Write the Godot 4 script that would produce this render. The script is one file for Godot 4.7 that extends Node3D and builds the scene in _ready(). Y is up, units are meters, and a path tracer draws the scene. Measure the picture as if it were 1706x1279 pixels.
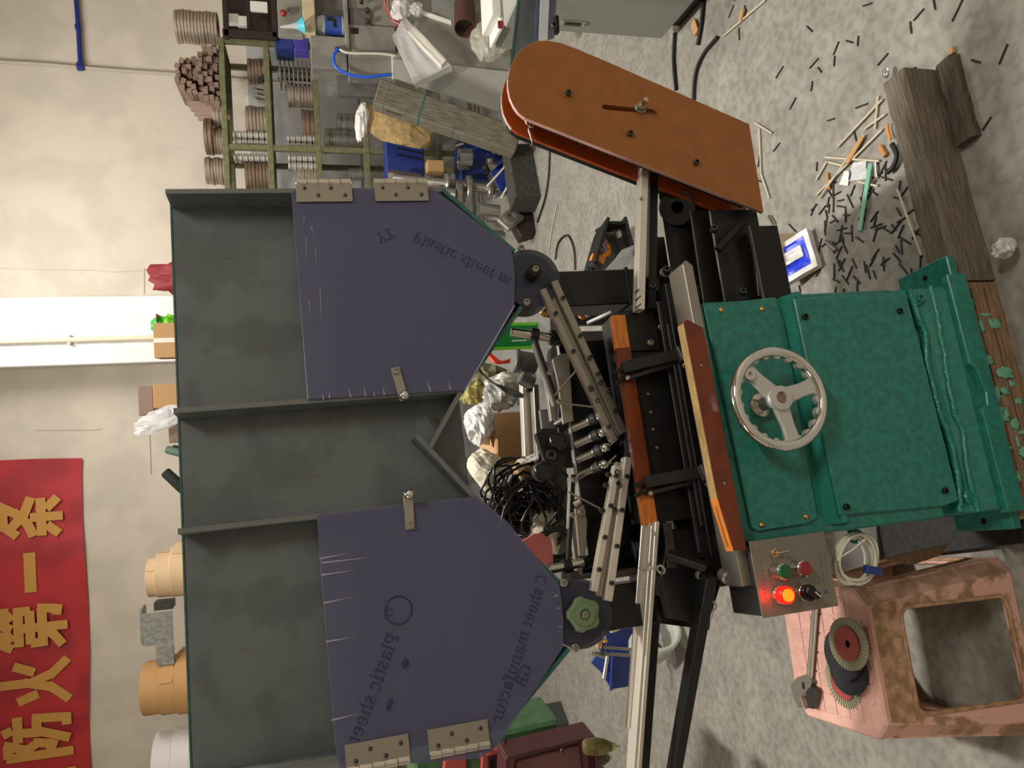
extends Node3D
# A workshop with a green bench machine. Units are metres, y is up.

var M := {}            # materials by name
var taken := {}        # how often a top-level name was used
var machine: Node3D

# ---------------------------------------------------------------- naming

func numbered(called: String) -> String:
	var n: int = taken.get(called, 0)
	taken[called] = n + 1
	return called if n == 0 else "%s_%03d" % [called, n]

func tag(o: Node3D, label: String, category: String, group := "") -> Node3D:
	o.set_meta("label", label)
	o.set_meta("category", category)
	if group != "":
		o.set_meta("group", group)
	return o

func thing(called: String, label: String, category: String, at := Vector3.ZERO, turn := Vector3.ZERO, group := "") -> Node3D:
	var o := Node3D.new()
	o.name = numbered(called)
	add_child(o)
	o.position = at
	o.rotation_degrees = turn
	return tag(o, label, category, group)

func obj(called: String, st: SurfaceTool, m: String, parent: Node3D = null) -> MeshInstance3D:
	st.generate_normals()
	var o := MeshInstance3D.new()
	o.mesh = st.commit()
	o.material_override = M[m]
	if parent == null:
		o.name = numbered(called)
		add_child(o)
	else:
		o.name = called
		parent.add_child(o, true)
	return o

func solo(called: String, st: SurfaceTool, m: String, label: String, category: String, group := "") -> MeshInstance3D:
	var o := obj(called, st, m)
	tag(o, label, category, group)
	return o

func struct(called: String, st: SurfaceTool, m: String) -> MeshInstance3D:
	var o := obj(called, st, m)
	o.set_meta("kind", "structure")
	return o

func copy(o: Node3D, at: Vector3, turn: Vector3, label: String) -> Node3D:
	var c: Node3D = o.duplicate()
	var stem := str(o.name)
	if stem.length() > 4 and stem.right(3).is_valid_int() and stem[-4] == "_":
		stem = stem.left(-4)
	c.name = numbered(stem)
	add_child(c)
	c.position = at
	c.rotation_degrees = turn
	if label != "":
		c.set_meta("label", label)
	return c

# ---------------------------------------------------------------- shapes

func begin() -> SurfaceTool:
	var st := SurfaceTool.new()
	st.begin(Mesh.PRIMITIVE_TRIANGLES)
	st.set_smooth_group(-1)
	return st

func tri(st: SurfaceTool, a: Vector3, b: Vector3, c: Vector3) -> void:
	st.add_vertex(a)
	st.add_vertex(c)
	st.add_vertex(b)

func face(st: SurfaceTool, pts: Array, inside: Vector3) -> void:
	var n: Vector3 = (pts[1] - pts[0]).cross(pts[2] - pts[0])
	var out: bool = n.dot(pts[0] - inside) >= 0.0
	for i in range(1, pts.size() - 1):
		if out:
			tri(st, pts[0], pts[i], pts[i + 1])
		else:
			tri(st, pts[0], pts[i + 1], pts[i])

func box_at(st: SurfaceTool, xf: Transform3D, s: Vector3, bv := 0.0) -> SurfaceTool:
	var h := s * 0.5
	bv = minf(bv, minf(h.x, minf(h.y, h.z)) * 0.9)
	st.set_smooth_group(-1)
	var q := func(sx: float, sy: float, sz: float, axis: int) -> Vector3:
		var v := Vector3(sx * (h.x - bv), sy * (h.y - bv), sz * (h.z - bv))
		v[axis] = [sx, sy, sz][axis] * h[axis]
		return xf * v
	var c := xf.origin
	var pm := [-1.0, 1.0]
	for s1 in pm:
		face(st, [q.call(s1, -1, -1, 0), q.call(s1, 1, -1, 0), q.call(s1, 1, 1, 0), q.call(s1, -1, 1, 0)], c)
		face(st, [q.call(-1, s1, -1, 1), q.call(1, s1, -1, 1), q.call(1, s1, 1, 1), q.call(-1, s1, 1, 1)], c)
		face(st, [q.call(-1, -1, s1, 2), q.call(1, -1, s1, 2), q.call(1, 1, s1, 2), q.call(-1, 1, s1, 2)], c)
		if bv > 0.0:
			for s2 in pm:
				face(st, [q.call(s1, s2, -1, 0), q.call(s1, s2, 1, 0), q.call(s1, s2, 1, 1), q.call(s1, s2, -1, 1)], c)
				face(st, [q.call(s1, -1, s2, 0), q.call(s1, 1, s2, 0), q.call(s1, 1, s2, 2), q.call(s1, -1, s2, 2)], c)
				face(st, [q.call(-1, s1, s2, 1), q.call(1, s1, s2, 1), q.call(1, s1, s2, 2), q.call(-1, s1, s2, 2)], c)
				for s3 in pm:
					face(st, [q.call(s1, s2, s3, 0), q.call(s1, s2, s3, 1), q.call(s1, s2, s3, 2)], c)
	return st

func box(st: SurfaceTool, c: Vector3, s: Vector3, bv := 0.0, turn := Vector3.ZERO) -> SurfaceTool:
	return box_at(st, Transform3D(Basis.from_euler(turn * PI / 180.0), c), s, bv)

func ab(a: Vector3, b: Vector3, bv := 0.0) -> SurfaceTool:        # a new box between two corners
	return box(begin(), (a + b) * 0.5, (b - a).abs(), bv)

func along(a: Vector3, b: Vector3, up := Vector3.UP) -> Basis:     # x runs from a to b, y leans to up
	var x := (b - a).normalized()
	if absf(x.dot(up)) > 0.98:
		up = Vector3(0, 0, 1)
	var z := x.cross(up).normalized()
	return Basis(x, z.cross(x), z)

func bar(st: SurfaceTool, a: Vector3, b: Vector3, high: float, thick: float, bv := 0.0, up := Vector3.UP) -> SurfaceTool:
	return box_at(st, Transform3D(along(a, b, up), (a + b) * 0.5), Vector3(a.distance_to(b), high, thick), bv)

func prism(st: SurfaceTool, poly: Array, z0: float, z1: float, bv := 0.0, xf := Transform3D.IDENTITY) -> SurfaceTool:
	var p := PackedVector2Array(poly)
	if Geometry2D.is_polygon_clockwise(p):
		p.reverse()
	var n := p.size()
	var inner := p.duplicate()
	for i in n:
		var d0 := (p[i] - p[(i + n - 1) % n]).normalized()
		var d1 := (p[(i + 1) % n] - p[i]).normalized()
		var nn := (Vector2(-d0.y, d0.x) + Vector2(-d1.y, d1.x)).normalized()
		inner[i] = p[i] + nn * bv / maxf(0.3, nn.dot(Vector2(-d1.y, d1.x)))
	var idx := Geometry2D.triangulate_polygon(inner)
	st.set_smooth_group(-1)
	var v := func(q: Vector2, z: float) -> Vector3: return xf * Vector3(q.x, q.y, z)
	for i in range(0, idx.size(), 3):
		var a := inner[idx[i]]
		var b := inner[idx[i + 1]]
		var c := inner[idx[i + 2]]
		if (b - a).cross(c - a) < 0.0:
			var t := b
			b = c
			c = t
		tri(st, v.call(a, z1), v.call(b, z1), v.call(c, z1))
		tri(st, v.call(a, z0), v.call(c, z0), v.call(b, z0))
	for i in n:
		var j := (i + 1) % n
		var rings := [[inner[i], inner[j], z0], [p[i], p[j], z0 + bv], [p[i], p[j], z1 - bv], [inner[i], inner[j], z1]]
		for k in range(0 if bv > 0.0 else 1, 3 if bv > 0.0 else 2):
			var lo: Array = rings[k]
			var hi: Array = rings[k + 1]
			tri(st, v.call(lo[0], lo[2]), v.call(lo[1], lo[2]), v.call(hi[1], hi[2]))
			tri(st, v.call(lo[0], lo[2]), v.call(hi[1], hi[2]), v.call(hi[0], hi[2]))
	return st

func arc(c: Vector2, r: float, a0: float, a1: float, n := 12) -> Array:
	var o := []
	for i in n + 1:
		var a := deg_to_rad(lerpf(a0, a1, float(i) / n))
		o.append(c + Vector2(cos(a), sin(a)) * r)
	return o

func lathe(st: SurfaceTool, prof: Array, xf := Transform3D.IDENTITY, n := 20, soft := false) -> SurfaceTool:
	for i in prof.size() - 1:
		st.set_smooth_group(1 if soft else i + 1)
		var p: Vector2 = prof[i]
		var q: Vector2 = prof[i + 1]
		for k in n:
			var a := TAU * k / n
			var b := TAU * (k + 1) / n
			var p0 := xf * Vector3(p.x * cos(a), p.y, -p.x * sin(a))
			var p1 := xf * Vector3(p.x * cos(b), p.y, -p.x * sin(b))
			var q0 := xf * Vector3(q.x * cos(a), q.y, -q.x * sin(a))
			var q1 := xf * Vector3(q.x * cos(b), q.y, -q.x * sin(b))
			if p.x > 0.0:
				tri(st, p0, p1, q1)
			if q.x > 0.0:
				tri(st, p0, q1, q0)
	st.set_smooth_group(-1)
	return st

func upto(a: Vector3, b: Vector3) -> Transform3D:                  # y runs from a to b
	var y := (b - a).normalized()
	var x := y.cross(Vector3(0, 0, 1) if absf(y.z) < 0.9 else Vector3.UP).normalized()
	return Transform3D(Basis(x, y, x.cross(y)), a)

func cyl(st: SurfaceTool, a: Vector3, b: Vector3, r: float, n := 18, bv := 0.0) -> SurfaceTool:
	var h := a.distance_to(b)
	var prof := [Vector2(0, 0), Vector2(r - bv, 0), Vector2(r, bv), Vector2(r, h - bv), Vector2(r - bv, h), Vector2(0, h)]
	if bv <= 0.0:
		prof = [Vector2(0, 0), Vector2(r, 0), Vector2(r, h), Vector2(0, h)]
	return lathe(st, prof, upto(a, b), n)

func pipe(st: SurfaceTool, a: Vector3, b: Vector3, r: float, wall: float, n := 20) -> SurfaceTool:
	var h := a.distance_to(b)
	return lathe(st, [Vector2(r - wall, 0), Vector2(r, 0), Vector2(r, h), Vector2(r - wall, h), Vector2(r - wall, 0)], upto(a, b), n)

func spline(pts: Array, per := 6) -> Array:
	var o := []
	var n := pts.size()
	for i in n - 1:
		var p0: Vector3 = pts[maxi(i - 1, 0)]
		var p3: Vector3 = pts[mini(i + 2, n - 1)]
		for k in per:
			o.append((pts[i] as Vector3).cubic_interpolate(pts[i + 1], p0, p3, float(k) / per))
	o.append(pts[n - 1])
	return o

func tube(st: SurfaceTool, pts: Array, r: float, n := 8) -> SurfaceTool:
	var up := Vector3(0.31, 0.89, 0.33).normalized()
	var rings := []
	for i in pts.size():
		var d: Vector3 = (pts[mini(i + 1, pts.size() - 1)] - pts[maxi(i - 1, 0)]).normalized()
		up = up - d * up.dot(d)
		up = up.normalized() if up.length() > 0.01 else d.cross(Vector3.RIGHT).normalized()
		var side := d.cross(up)
		var ring := []
		for k in n:
			var a := TAU * k / n
			ring.append(pts[i] + (up * cos(a) + side * sin(a)) * r)
		rings.append(ring)
	st.set_smooth_group(1)
	for i in rings.size() - 1:
		for k in n:
			var j := (k + 1) % n
			tri(st, rings[i][k], rings[i][j], rings[i + 1][j])
			tri(st, rings[i][k], rings[i + 1][j], rings[i + 1][k])
	st.set_smooth_group(-1)
	for k in range(1, n - 1):
		tri(st, rings[0][0], rings[0][k + 1], rings[0][k])
		tri(st, rings[-1][0], rings[-1][k], rings[-1][k + 1])
	return st

func ring(st: SurfaceTool, c: Vector3, axis: Vector3, big: float, small: float, n := 32, m := 8) -> SurfaceTool:
	var prof := []
	for k in m + 1:
		var a := TAU * k / m
		prof.append(Vector2(big + cos(a) * small, sin(a) * small))
	return lathe(st, prof, upto(c, c + axis), n, true)

func blob(st: SurfaceTool, c: Vector3, r: Vector3, seed_: int, amp: float, freq: float, flat := false, nu := 20, nv := 14, turn := Vector3.ZERO) -> SurfaceTool:
	var noise := FastNoiseLite.new()
	noise.seed = seed_
	noise.frequency = freq
	noise.noise_type = FastNoiseLite.TYPE_CELLULAR if flat else FastNoiseLite.TYPE_SIMPLEX_SMOOTH
	noise.fractal_octaves = 3
	var basis := Basis.from_euler(turn * PI / 180.0)
	var at := func(i: int, j: int) -> Vector3:
		var th := PI * j / nv
		var ph := TAU * (i % nu) / nu
		var d := Vector3(sin(th) * cos(ph), cos(th), sin(th) * sin(ph))
		return c + basis * (d * r * (1.0 + amp * noise.get_noise_3dv(d * 10.0)))
	st.set_smooth_group(-1 if flat else 1)
	for i in nu:
		for j in nv:
			var a: Vector3 = at.call(i, j)
			var b: Vector3 = at.call(i + 1, j)
			var d: Vector3 = at.call(i + 1, j + 1)
			var e: Vector3 = at.call(i, j + 1)
			face(st, [a, b, d], c)
			face(st, [a, d, e], c)
	st.set_smooth_group(-1)
	return st

func sheet(st: SurfaceTool, p00: Vector3, p10: Vector3, p01: Vector3, p11: Vector3, thick: float, amp: float, freq: float, seed_: int, n := 14) -> SurfaceTool:
	var noise := FastNoiseLite.new()                               # a crumpled sheet between four corners
	noise.seed = seed_
	noise.frequency = freq
	noise.noise_type = FastNoiseLite.TYPE_CELLULAR
	noise.fractal_octaves = 2
	var nn := (p10 - p00).cross(p01 - p00).normalized()
	var at := func(i: int, j: int, k: int) -> Vector3:
		var u := float(i) / n
		var v := float(j) / n
		return p00.lerp(p10, u).lerp(p01.lerp(p11, u), v) + nn * (amp * noise.get_noise_2d(u * 10.0, v * 10.0) - k * thick)
	for i in n:
		for j in n:
			for k in 2:
				var q := [at.call(i, j, k), at.call(i + 1, j, k), at.call(i + 1, j + 1, k), at.call(i, j + 1, k)]
				var inside: Vector3 = q[0] + nn * (-1.0 if k == 0 else 1.0)
				face(st, [q[0], q[1], q[2]], inside)
				face(st, [q[0], q[2], q[3]], inside)
	for e in n:
		for side in 4:
			var i0: int = [e, e, 0, n][side]
			var j0: int = [0, n, e, e][side]
			var i1: int = [e + 1, e + 1, 0, n][side]
			var j1: int = [0, n, e + 1, e + 1][side]
			var mid := p00.lerp(p11, 0.5)
			face(st, [at.call(i0, j0, 0), at.call(i1, j1, 0), at.call(i1, j1, 1), at.call(i0, j0, 1)], mid)
	return st

func socket_bolt(st: SurfaceTool, at: Vector3, dir: Vector3, r: float, h := 0.0) -> SurfaceTool:
	if h <= 0.0:
		h = r * 1.3
	return lathe(st, [Vector2(0, h * 0.45), Vector2(r * 0.5, h * 0.45), Vector2(r * 0.52, h), Vector2(r * 0.85, h), Vector2(r, h * 0.85), Vector2(r, 0), Vector2(0, 0)], upto(at, at + dir), 14)

func hex_nut(st: SurfaceTool, at: Vector3, dir: Vector3, r: float, h: float) -> SurfaceTool:
	return lathe(st, [Vector2(0, 0), Vector2(r, 0), Vector2(r, h * 0.8), Vector2(r * 0.85, h), Vector2(0, h)], upto(at, at + dir), 6)

func pan_screw(st: SurfaceTool, at: Vector3, dir: Vector3, r: float) -> SurfaceTool:
	lathe(st, [Vector2(r, 0), Vector2(r * 0.9, r * 0.35), Vector2(r * 0.5, r * 0.6), Vector2(0, r * 0.66)], upto(at, at + dir), 14, true)
	return st

func word(called: String, text: String, high: float, m: String, parent: Node3D, at: Vector3, run: Vector3, rise: Vector3, bold := true) -> MeshInstance3D:
	var t := TextMesh.new()                                        # flat lettering; run is the reading direction, rise the way the letters stand
	t.text = text
	var f := SystemFont.new()
	f.font_names = PackedStringArray(["Droid Serif" if bold else "Droid Sans"])
	f.font_weight = 400
	t.font = f
	t.font_size = 64
	t.pixel_size = high / 46.0
	t.depth = 0.0006
	var o := MeshInstance3D.new()
	o.name = called
	o.mesh = t
	o.material_override = M[m]
	var x := run.normalized()
	var y := (rise - x * rise.dot(x)).normalized()
	o.transform = Transform3D(Basis(x, y, Vector3(0, 0, 1) if absf(x.cross(y).z) > 0.5 else x.cross(y)), at)
	parent.add_child(o, true)
	return o

# ---------------------------------------------------------------- materials

func noise_tex(seed_: int, freq: float, low: float, kind := FastNoiseLite.TYPE_SIMPLEX_SMOOTH, octaves := 4, lo_at := 0.0, hi_at := 1.0, size := 512) -> NoiseTexture2D:
	var n := FastNoiseLite.new()
	n.seed = seed_
	n.frequency = freq
	n.noise_type = kind
	n.fractal_octaves = octaves
	var g := Gradient.new()
	g.offsets = PackedFloat32Array([lo_at, hi_at])
	g.colors = PackedColorArray([Color(low, low, low), Color.WHITE])
	var t := NoiseTexture2D.new()
	t.width = size
	t.height = size
	t.seamless = true
	t.noise = n
	t.color_ramp = g
	return t

func mat(called: String, c: Color, rough: float, metal := 0.0, grain := "", scale := Vector3.ONE, bump := 0.0) -> StandardMaterial3D:
	var m := StandardMaterial3D.new()
	m.resource_name = called
	m.albedo_color = c
	m.roughness = rough
	m.metallic = metal
	if grain != "":
		m.albedo_texture = tex[grain]
		m.uv1_triplanar = true
		m.uv1_scale = scale
		if bump > 0.0:
			m.heightmap_enabled = true
			m.heightmap_texture = tex[grain]
			m.heightmap_scale = bump
	M[called] = m
	return m

var tex := {}

func dye(t: NoiseTexture2D, at: Array, colours: Array) -> NoiseTexture2D:
	t.color_ramp.offsets = PackedFloat32Array(at)
	t.color_ramp.colors = PackedColorArray(colours)
	return t

func make_materials() -> void:
	tex = {
		"speck": noise_tex(3, 0.11, 0.88, FastNoiseLite.TYPE_SIMPLEX_SMOOTH, 5, 0.25, 0.62),
		"blotch": noise_tex(5, 0.012, 0.88, FastNoiseLite.TYPE_SIMPLEX_SMOOTH, 6, 0.28, 0.68),
		"concrete": noise_tex(21, 0.012, 0.90, FastNoiseLite.TYPE_SIMPLEX_SMOOTH, 9, 0.2, 0.8, 1024),
		"plaster": noise_tex(9, 0.006, 0.955, FastNoiseLite.TYPE_SIMPLEX_SMOOTH, 6, 0.3, 0.6, 1024),
		"dirt": noise_tex(12, 0.012, 0.62, FastNoiseLite.TYPE_SIMPLEX_SMOOTH, 8, 0.30, 0.52, 1024),
		"grain": noise_tex(14, 0.02, 0.86, FastNoiseLite.TYPE_SIMPLEX_SMOOTH, 5, 0.25, 0.7),
		"wood": noise_tex(15, 0.02, 0.76, FastNoiseLite.TYPE_SIMPLEX_SMOOTH, 6, 0.2, 0.7),
		"scuff": noise_tex(17, 0.006, 0.88, FastNoiseLite.TYPE_SIMPLEX_SMOOTH, 7, 0.3, 0.6),
		"stipple": noise_tex(19, 0.25, 0.9, FastNoiseLite.TYPE_SIMPLEX_SMOOTH, 2, 0.3, 0.7),
	}
	tex["pink_dirt"] = dye(noise_tex(31, 0.014, 0.5, FastNoiseLite.TYPE_SIMPLEX_SMOOTH, 8, 0.0, 1.0), [0.28, 0.40, 0.5], [Color(0.56, 0.43, 0.32), Color(0.73, 0.56, 0.46), Color(0.83, 0.64, 0.565)])
	tex["tan_dirt"] = dye(noise_tex(37, 0.02, 0.5, FastNoiseLite.TYPE_SIMPLEX_SMOOTH, 8, 0.0, 1.0), [0.25, 0.5, 0.72], [Color(0.54, 0.42, 0.30), Color(0.65, 0.505, 0.37), Color(0.74, 0.57, 0.46)])
	var world_m := mat("concrete", Color(0.59, 0.57, 0.525), 0.72, 0.0, "concrete", Vector3(0.5, 0.5, 0.5))
	world_m.detail_enabled = true
	world_m.detail_albedo = tex["speck"]
	world_m.detail_blend_mode = BaseMaterial3D.BLEND_MODE_MUL
	var w := mat("wall", Color(0.85, 0.81, 0.745), 0.9, 0.0, "plaster", Vector3(0.35, 0.35, 0.35))
	w.uv1_world_triplanar = true
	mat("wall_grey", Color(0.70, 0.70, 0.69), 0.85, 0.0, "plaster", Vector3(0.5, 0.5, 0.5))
	mat("oily_black", Color(0.13, 0.125, 0.115), 0.55, 0.0, "dirt", Vector3(4, 4, 4))
	mat("ceiling", Color(0.82, 0.80, 0.76), 0.9)
	mat("white_paint", Color(0.95, 0.95, 0.94), 0.7, 0.0, "plaster", Vector3(0.8, 0.8, 0.8))
	mat("pipe_cream", Color(0.92, 0.87, 0.76), 0.4)
	mat("pipe_grey", Color(0.72, 0.69, 0.64), 0.5)
	mat("pipe_blue", Color(0.13, 0.19, 0.52), 0.4)
	mat("banner_red", Color(0.745, 0.18, 0.205), 0.55, 0.0, "scuff", Vector3(0.8, 0.8, 0.8))
	mat("banner_gold", Color(0.81, 0.60, 0.29), 0.6)
	# the machine
	mat("hopper_paint", Color(0.385, 0.41, 0.41), 0.4, 0.0, "scuff", Vector3(2.2, 2.2, 2.2))
	mat("rib_edge", Color(0.44, 0.445, 0.43), 0.45, 0.1, "speck", Vector3(5, 5, 5))
	mat("teal_edge", Color(0.20, 0.40, 0.365), 0.45, 0.0, "blotch", Vector3(6, 6, 6))
	var pvc := mat("pvc_sheet", Color(0.365, 0.37, 0.485, 0.62), 0.32, 0.0)
	pvc.transparency = BaseMaterial3D.TRANSPARENCY_ALPHA
	var smoke := mat("smoked_disc", Color(0.20, 0.21, 0.26, 0.78), 0.3, 0.0)
	smoke.transparency = BaseMaterial3D.TRANSPARENCY_ALPHA
	mat("pvc_ink", Color(0.17, 0.18, 0.33), 0.5)
	mat("pvc_scuff", Color(0.60, 0.60, 0.66), 0.6)
	mat("steel", Color(0.66, 0.63, 0.58), 0.38, 0.85, "stipple", Vector3(3, 3, 3))
	mat("brushed", Color(0.66, 0.635, 0.585), 0.34, 0.7, "stipple", Vector3(8, 8, 8))
	mat("bright_steel", Color(0.82, 0.80, 0.77), 0.2, 1.0)
	mat("chrome", Color(0.88, 0.87, 0.85), 0.1, 1.0)
	mat("cast_alu", Color(0.80, 0.785, 0.75), 0.42, 0.35, "speck", Vector3(10, 10, 10))
	mat("alu", Color(0.90, 0.87, 0.81), 0.33, 0.5, "stipple", Vector3(8, 8, 8))
	mat("panel_steel", Color(0.55, 0.52, 0.47), 0.42, 0.45, "stipple", Vector3(6, 6, 6))
	mat("dark_steel", Color(0.34, 0.33, 0.32), 0.4, 0.8, "speck", Vector3(6, 6, 6))
	mat("black_oxide", Color(0.115, 0.112, 0.108), 0.42, 0.35, "blotch", Vector3(5, 5, 5))
	mat("black_paint", Color(0.075, 0.075, 0.08), 0.38, 0.0, "speck", Vector3(8, 8, 8))
	mat("black_rubber", Color(0.06, 0.06, 0.065), 0.6)
	mat("black_gloss", Color(0.05, 0.05, 0.055), 0.25)
	mat("bakelite", Color(0.565, 0.34, 0.14), 0.36, 0.0, "plaster", Vector3(3, 3, 3))
	mat("bakelite_deep", Color(0.60, 0.26, 0.09), 0.25, 0.0, "plaster", Vector3(3, 3, 3))
	mat("bakelite_red", Color(0.44, 0.19, 0.08), 0.22, 0.0, "scuff", Vector3(4, 4, 4))
	mat("bakelite_edge", Color(0.78, 0.60, 0.55), 0.5, 0.0, "speck", Vector3(9, 9, 9))
	mat("bakelite_sawn", Color(0.80, 0.46, 0.16), 0.45, 0.0, "grain", Vector3(3, 14, 14))
	mat("bakelite_dull", Color(0.61, 0.49, 0.27), 0.55, 0.0, "grain", Vector3(3, 14, 14))
	var g := mat("green_paint", Color(0.165, 0.505, 0.445), 0.3, 0.0, "blotch", Vector3(8, 8, 8))
	g.detail_enabled = true
	g.detail_albedo = tex["stipple"]
	g.detail_blend_mode = BaseMaterial3D.BLEND_MODE_MUL
	mat("green_cast", Color(0.165, 0.51, 0.445), 0.24, 0.0, "speck", Vector3(4, 4, 4), 0.35)
	mat("brass", Color(0.83, 0.66, 0.36), 0.3, 1.0)
	mat("knob_green", Color(0.42, 0.50, 0.36), 0.5)
	mat("button_green", Color(0.10, 0.36, 0.20), 0.35)
	mat("button_red", Color(0.56, 0.15, 0.14), 0.4)
	mat("switch_black", Color(0.11, 0.06, 0.065), 0.3)
	mat("ink_black", Color(0.06, 0.06, 0.06), 0.6)
	mat("ink_blue", Color(0.10, 0.10, 0.45), 0.6)
	var lamp := mat("lamp_red", Color(0.9, 0.1, 0.05), 0.3)
	lamp.emission_enabled = true
	lamp.emission = Color(1.0, 0.10, 0.03)
	lamp.emission_energy_multiplier = 1.3
	var lens := mat("lamp_orange", Color(1.0, 0.5, 0.1), 0.3)
	lens.emission_enabled = true
	lens.emission = Color(1.0, 0.48, 0.08)
	lens.emission_energy_multiplier = 1.5
	# wood, cloth, plastic, paper
	mat("beam_wood", Color(0.44, 0.395, 0.335), 0.8, 0.0, "wood", Vector3(1.2, 14, 14), 0.12)
	mat("beam_dark", Color(0.33, 0.29, 0.24), 0.85, 0.0, "wood", Vector3(1.2, 12, 12), 0.12)
	mat("beam_brown", Color(0.56, 0.44, 0.33), 0.75, 0.0, "wood", Vector3(1.5, 16, 16), 0.08)
	mat("post_wood", Color(0.48, 0.45, 0.385), 0.85, 0.0, "wood", Vector3(1.0, 9, 9), 0.15)
	mat("timber_black", Color(0.27, 0.26, 0.235), 0.85, 0.0, "wood", Vector3(2, 8, 8), 0.12)
	mat("pink_plastic", Color(0.84, 0.65, 0.585), 0.5, 0.0, "plaster", Vector3(4, 4, 4))
	mat("pink_dirty", Color(1, 1, 1), 0.6, 0.0, "pink_dirt", Vector3(2.2, 2.2, 2.2))
	mat("tan_dirty", Color(1, 1, 1), 0.65, 0.0, "tan_dirt", Vector3(3.0, 3.0, 3.0))
	mat("groove", Color(0.36, 0.24, 0.20), 0.8, 0.0, "speck", Vector3(8, 8, 8))
	mat("disc_red", Color(0.62, 0.26, 0.22), 0.75, 0.0, "stipple", Vector3(6, 6, 6))
	mat("abrasive", Color(0.63, 0.61, 0.50), 0.9, 0.0, "stipple", Vector3(10, 10, 10))
	mat("disc_black", Color(0.13, 0.13, 0.13), 0.85, 0.0, "stipple", Vector3(6, 6, 6), 0.05)
	mat("olive", Color(0.47, 0.46, 0.32), 0.5, 0.0, "blotch", Vector3(3, 3, 3))
	mat("rust_dark", Color(0.22, 0.17, 0.14), 0.6, 0.3, "blotch", Vector3(4, 4, 4))
	mat("ring_steel", Color(0.72, 0.66, 0.59), 0.36, 0.6, "grain", Vector3(2, 20, 2))
	mat("ring_brown", Color(0.60, 0.51, 0.44), 0.4, 0.6, "grain", Vector3(2, 20, 2))
	mat("rod_brown", Color(0.56, 0.47, 0.41), 0.7, 0.0, "speck", Vector3(6, 6, 6))
	mat("cardboard", Color(0.74, 0.58, 0.40), 0.85, 0.0, "speck", Vector3(3, 3, 3))
	mat("kraft", Color(0.76, 0.64, 0.44), 0.85, 0.0, "blotch", Vector3(4, 4, 4))
	mat("belt_cream", Color(0.86, 0.74, 0.58), 0.7)
	mat("belt_tan", Color(0.78, 0.60, 0.38), 0.65)
	mat("belt_white", Color(0.88, 0.85, 0.84), 0.6)
	mat("foam_green", Color(0.34, 0.44, 0.37), 0.7)
	mat("foam_dark", Color(0.08, 0.11, 0.10), 0.8)
	mat("green_plastic", Color(0.15, 0.72, 0.30), 0.4)
	mat("lime", Color(0.45, 0.80, 0.15), 0.45)
	mat("green_card", Color(0.07, 0.50, 0.22), 0.4)
	mat("red_cloth", Color(0.50, 0.12, 0.14), 0.7)
	mat("galv", Color(0.66, 0.66, 0.64), 0.4, 0.7, "blotch", Vector3(4, 4, 4))
	mat("machine_grey", Color(0.56, 0.55, 0.51), 0.5, 0.0, "scuff", Vector3(1.5, 1.5, 1.5))
	mat("machine_grey_dark", Color(0.40, 0.39, 0.37), 0.5, 0.0, "scuff", Vector3(1.5, 1.5, 1.5))
	mat("machine_beige", Color(0.80, 0.74, 0.60), 0.5)
	mat("cabinet_grey", Color(0.62, 0.62, 0.59), 0.5, 0.0, "stipple", Vector3(4, 4, 4))
	mat("equipment_white", Color(0.90, 0.89, 0.85), 0.4)
	mat("blue_plastic", Color(0.15, 0.225, 0.49), 0.4)
	mat("blue_clear", Color(0.20, 0.32, 0.62), 0.35)
	mat("purple", Color(0.30, 0.24, 0.62), 0.7)
	mat("cyan", Color(0.35, 0.75, 0.83), 0.4)
	mat("hose_blue", Color(0.15, 0.38, 0.85), 0.35)
	mat("cable_white", Color(0.86, 0.84, 0.77), 0.45)
	mat("cable_red", Color(0.75, 0.20, 0.20), 0.45)
	mat("cable_orange", Color(0.90, 0.27, 0.08), 0.45)
	mat("tool_orange", Color(0.92, 0.55, 0.14), 0.5)
	mat("pipe_brown", Color(0.36, 0.23, 0.21), 0.5, 0.0, "speck", Vector3(5, 5, 5))
	var film := mat("film", Color(0.93, 0.93, 0.93, 0.50), 0.3)
	film.transparency = BaseMaterial3D.TRANSPARENCY_ALPHA
	var clear := mat("film_clear", Color(0.88, 0.87, 0.80, 0.38), 0.3)
	clear.transparency = BaseMaterial3D.TRANSPARENCY_ALPHA
	var hc := mat("hose_clear", Color(0.84, 0.85, 0.80, 0.55), 0.3)
	hc.transparency = BaseMaterial3D.TRANSPARENCY_ALPHA
	mat("bag_white", Color(0.86, 0.85, 0.83), 0.35)
	mat("bag_cream", Color(0.83, 0.80, 0.71), 0.6)
	mat("bag_grey", Color(0.71, 0.70, 0.67), 0.4)
	mat("paper", Color(0.93, 0.91, 0.86), 0.7)
	mat("cloth_yellow", Color(0.66, 0.62, 0.37), 0.85)
	mat("cloth_olive", Color(0.42, 0.40, 0.28), 0.85)
	mat("pink_card", Color(0.90, 0.50, 0.48), 0.6)
	mat("motor_grey", Color(0.40, 0.41, 0.39), 0.45, 0.2)
	mat("shaft_steel", Color(0.66, 0.65, 0.62), 0.3, 0.7, "stipple", Vector3(4, 4, 4))
	mat("cast_grey", Color(0.55, 0.52, 0.48), 0.5, 0.4, "speck", Vector3(6, 6, 6))
	mat("old_green", Color(0.27, 0.42, 0.27), 0.35, 0.0, "blotch", Vector3(3, 3, 3))
	mat("tray_maroon", Color(0.30, 0.155, 0.16), 0.4, 0.0, "speck", Vector3(3, 3, 3))
	mat("tray_pink", Color(0.54, 0.345, 0.35), 0.4)
	mat("salmon", Color(0.68, 0.30, 0.25), 0.5)
	var oil := mat("oil", Color(0.62, 0.58, 0.38, 0.3), 0.06)
	oil.refraction_enabled = true
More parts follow.
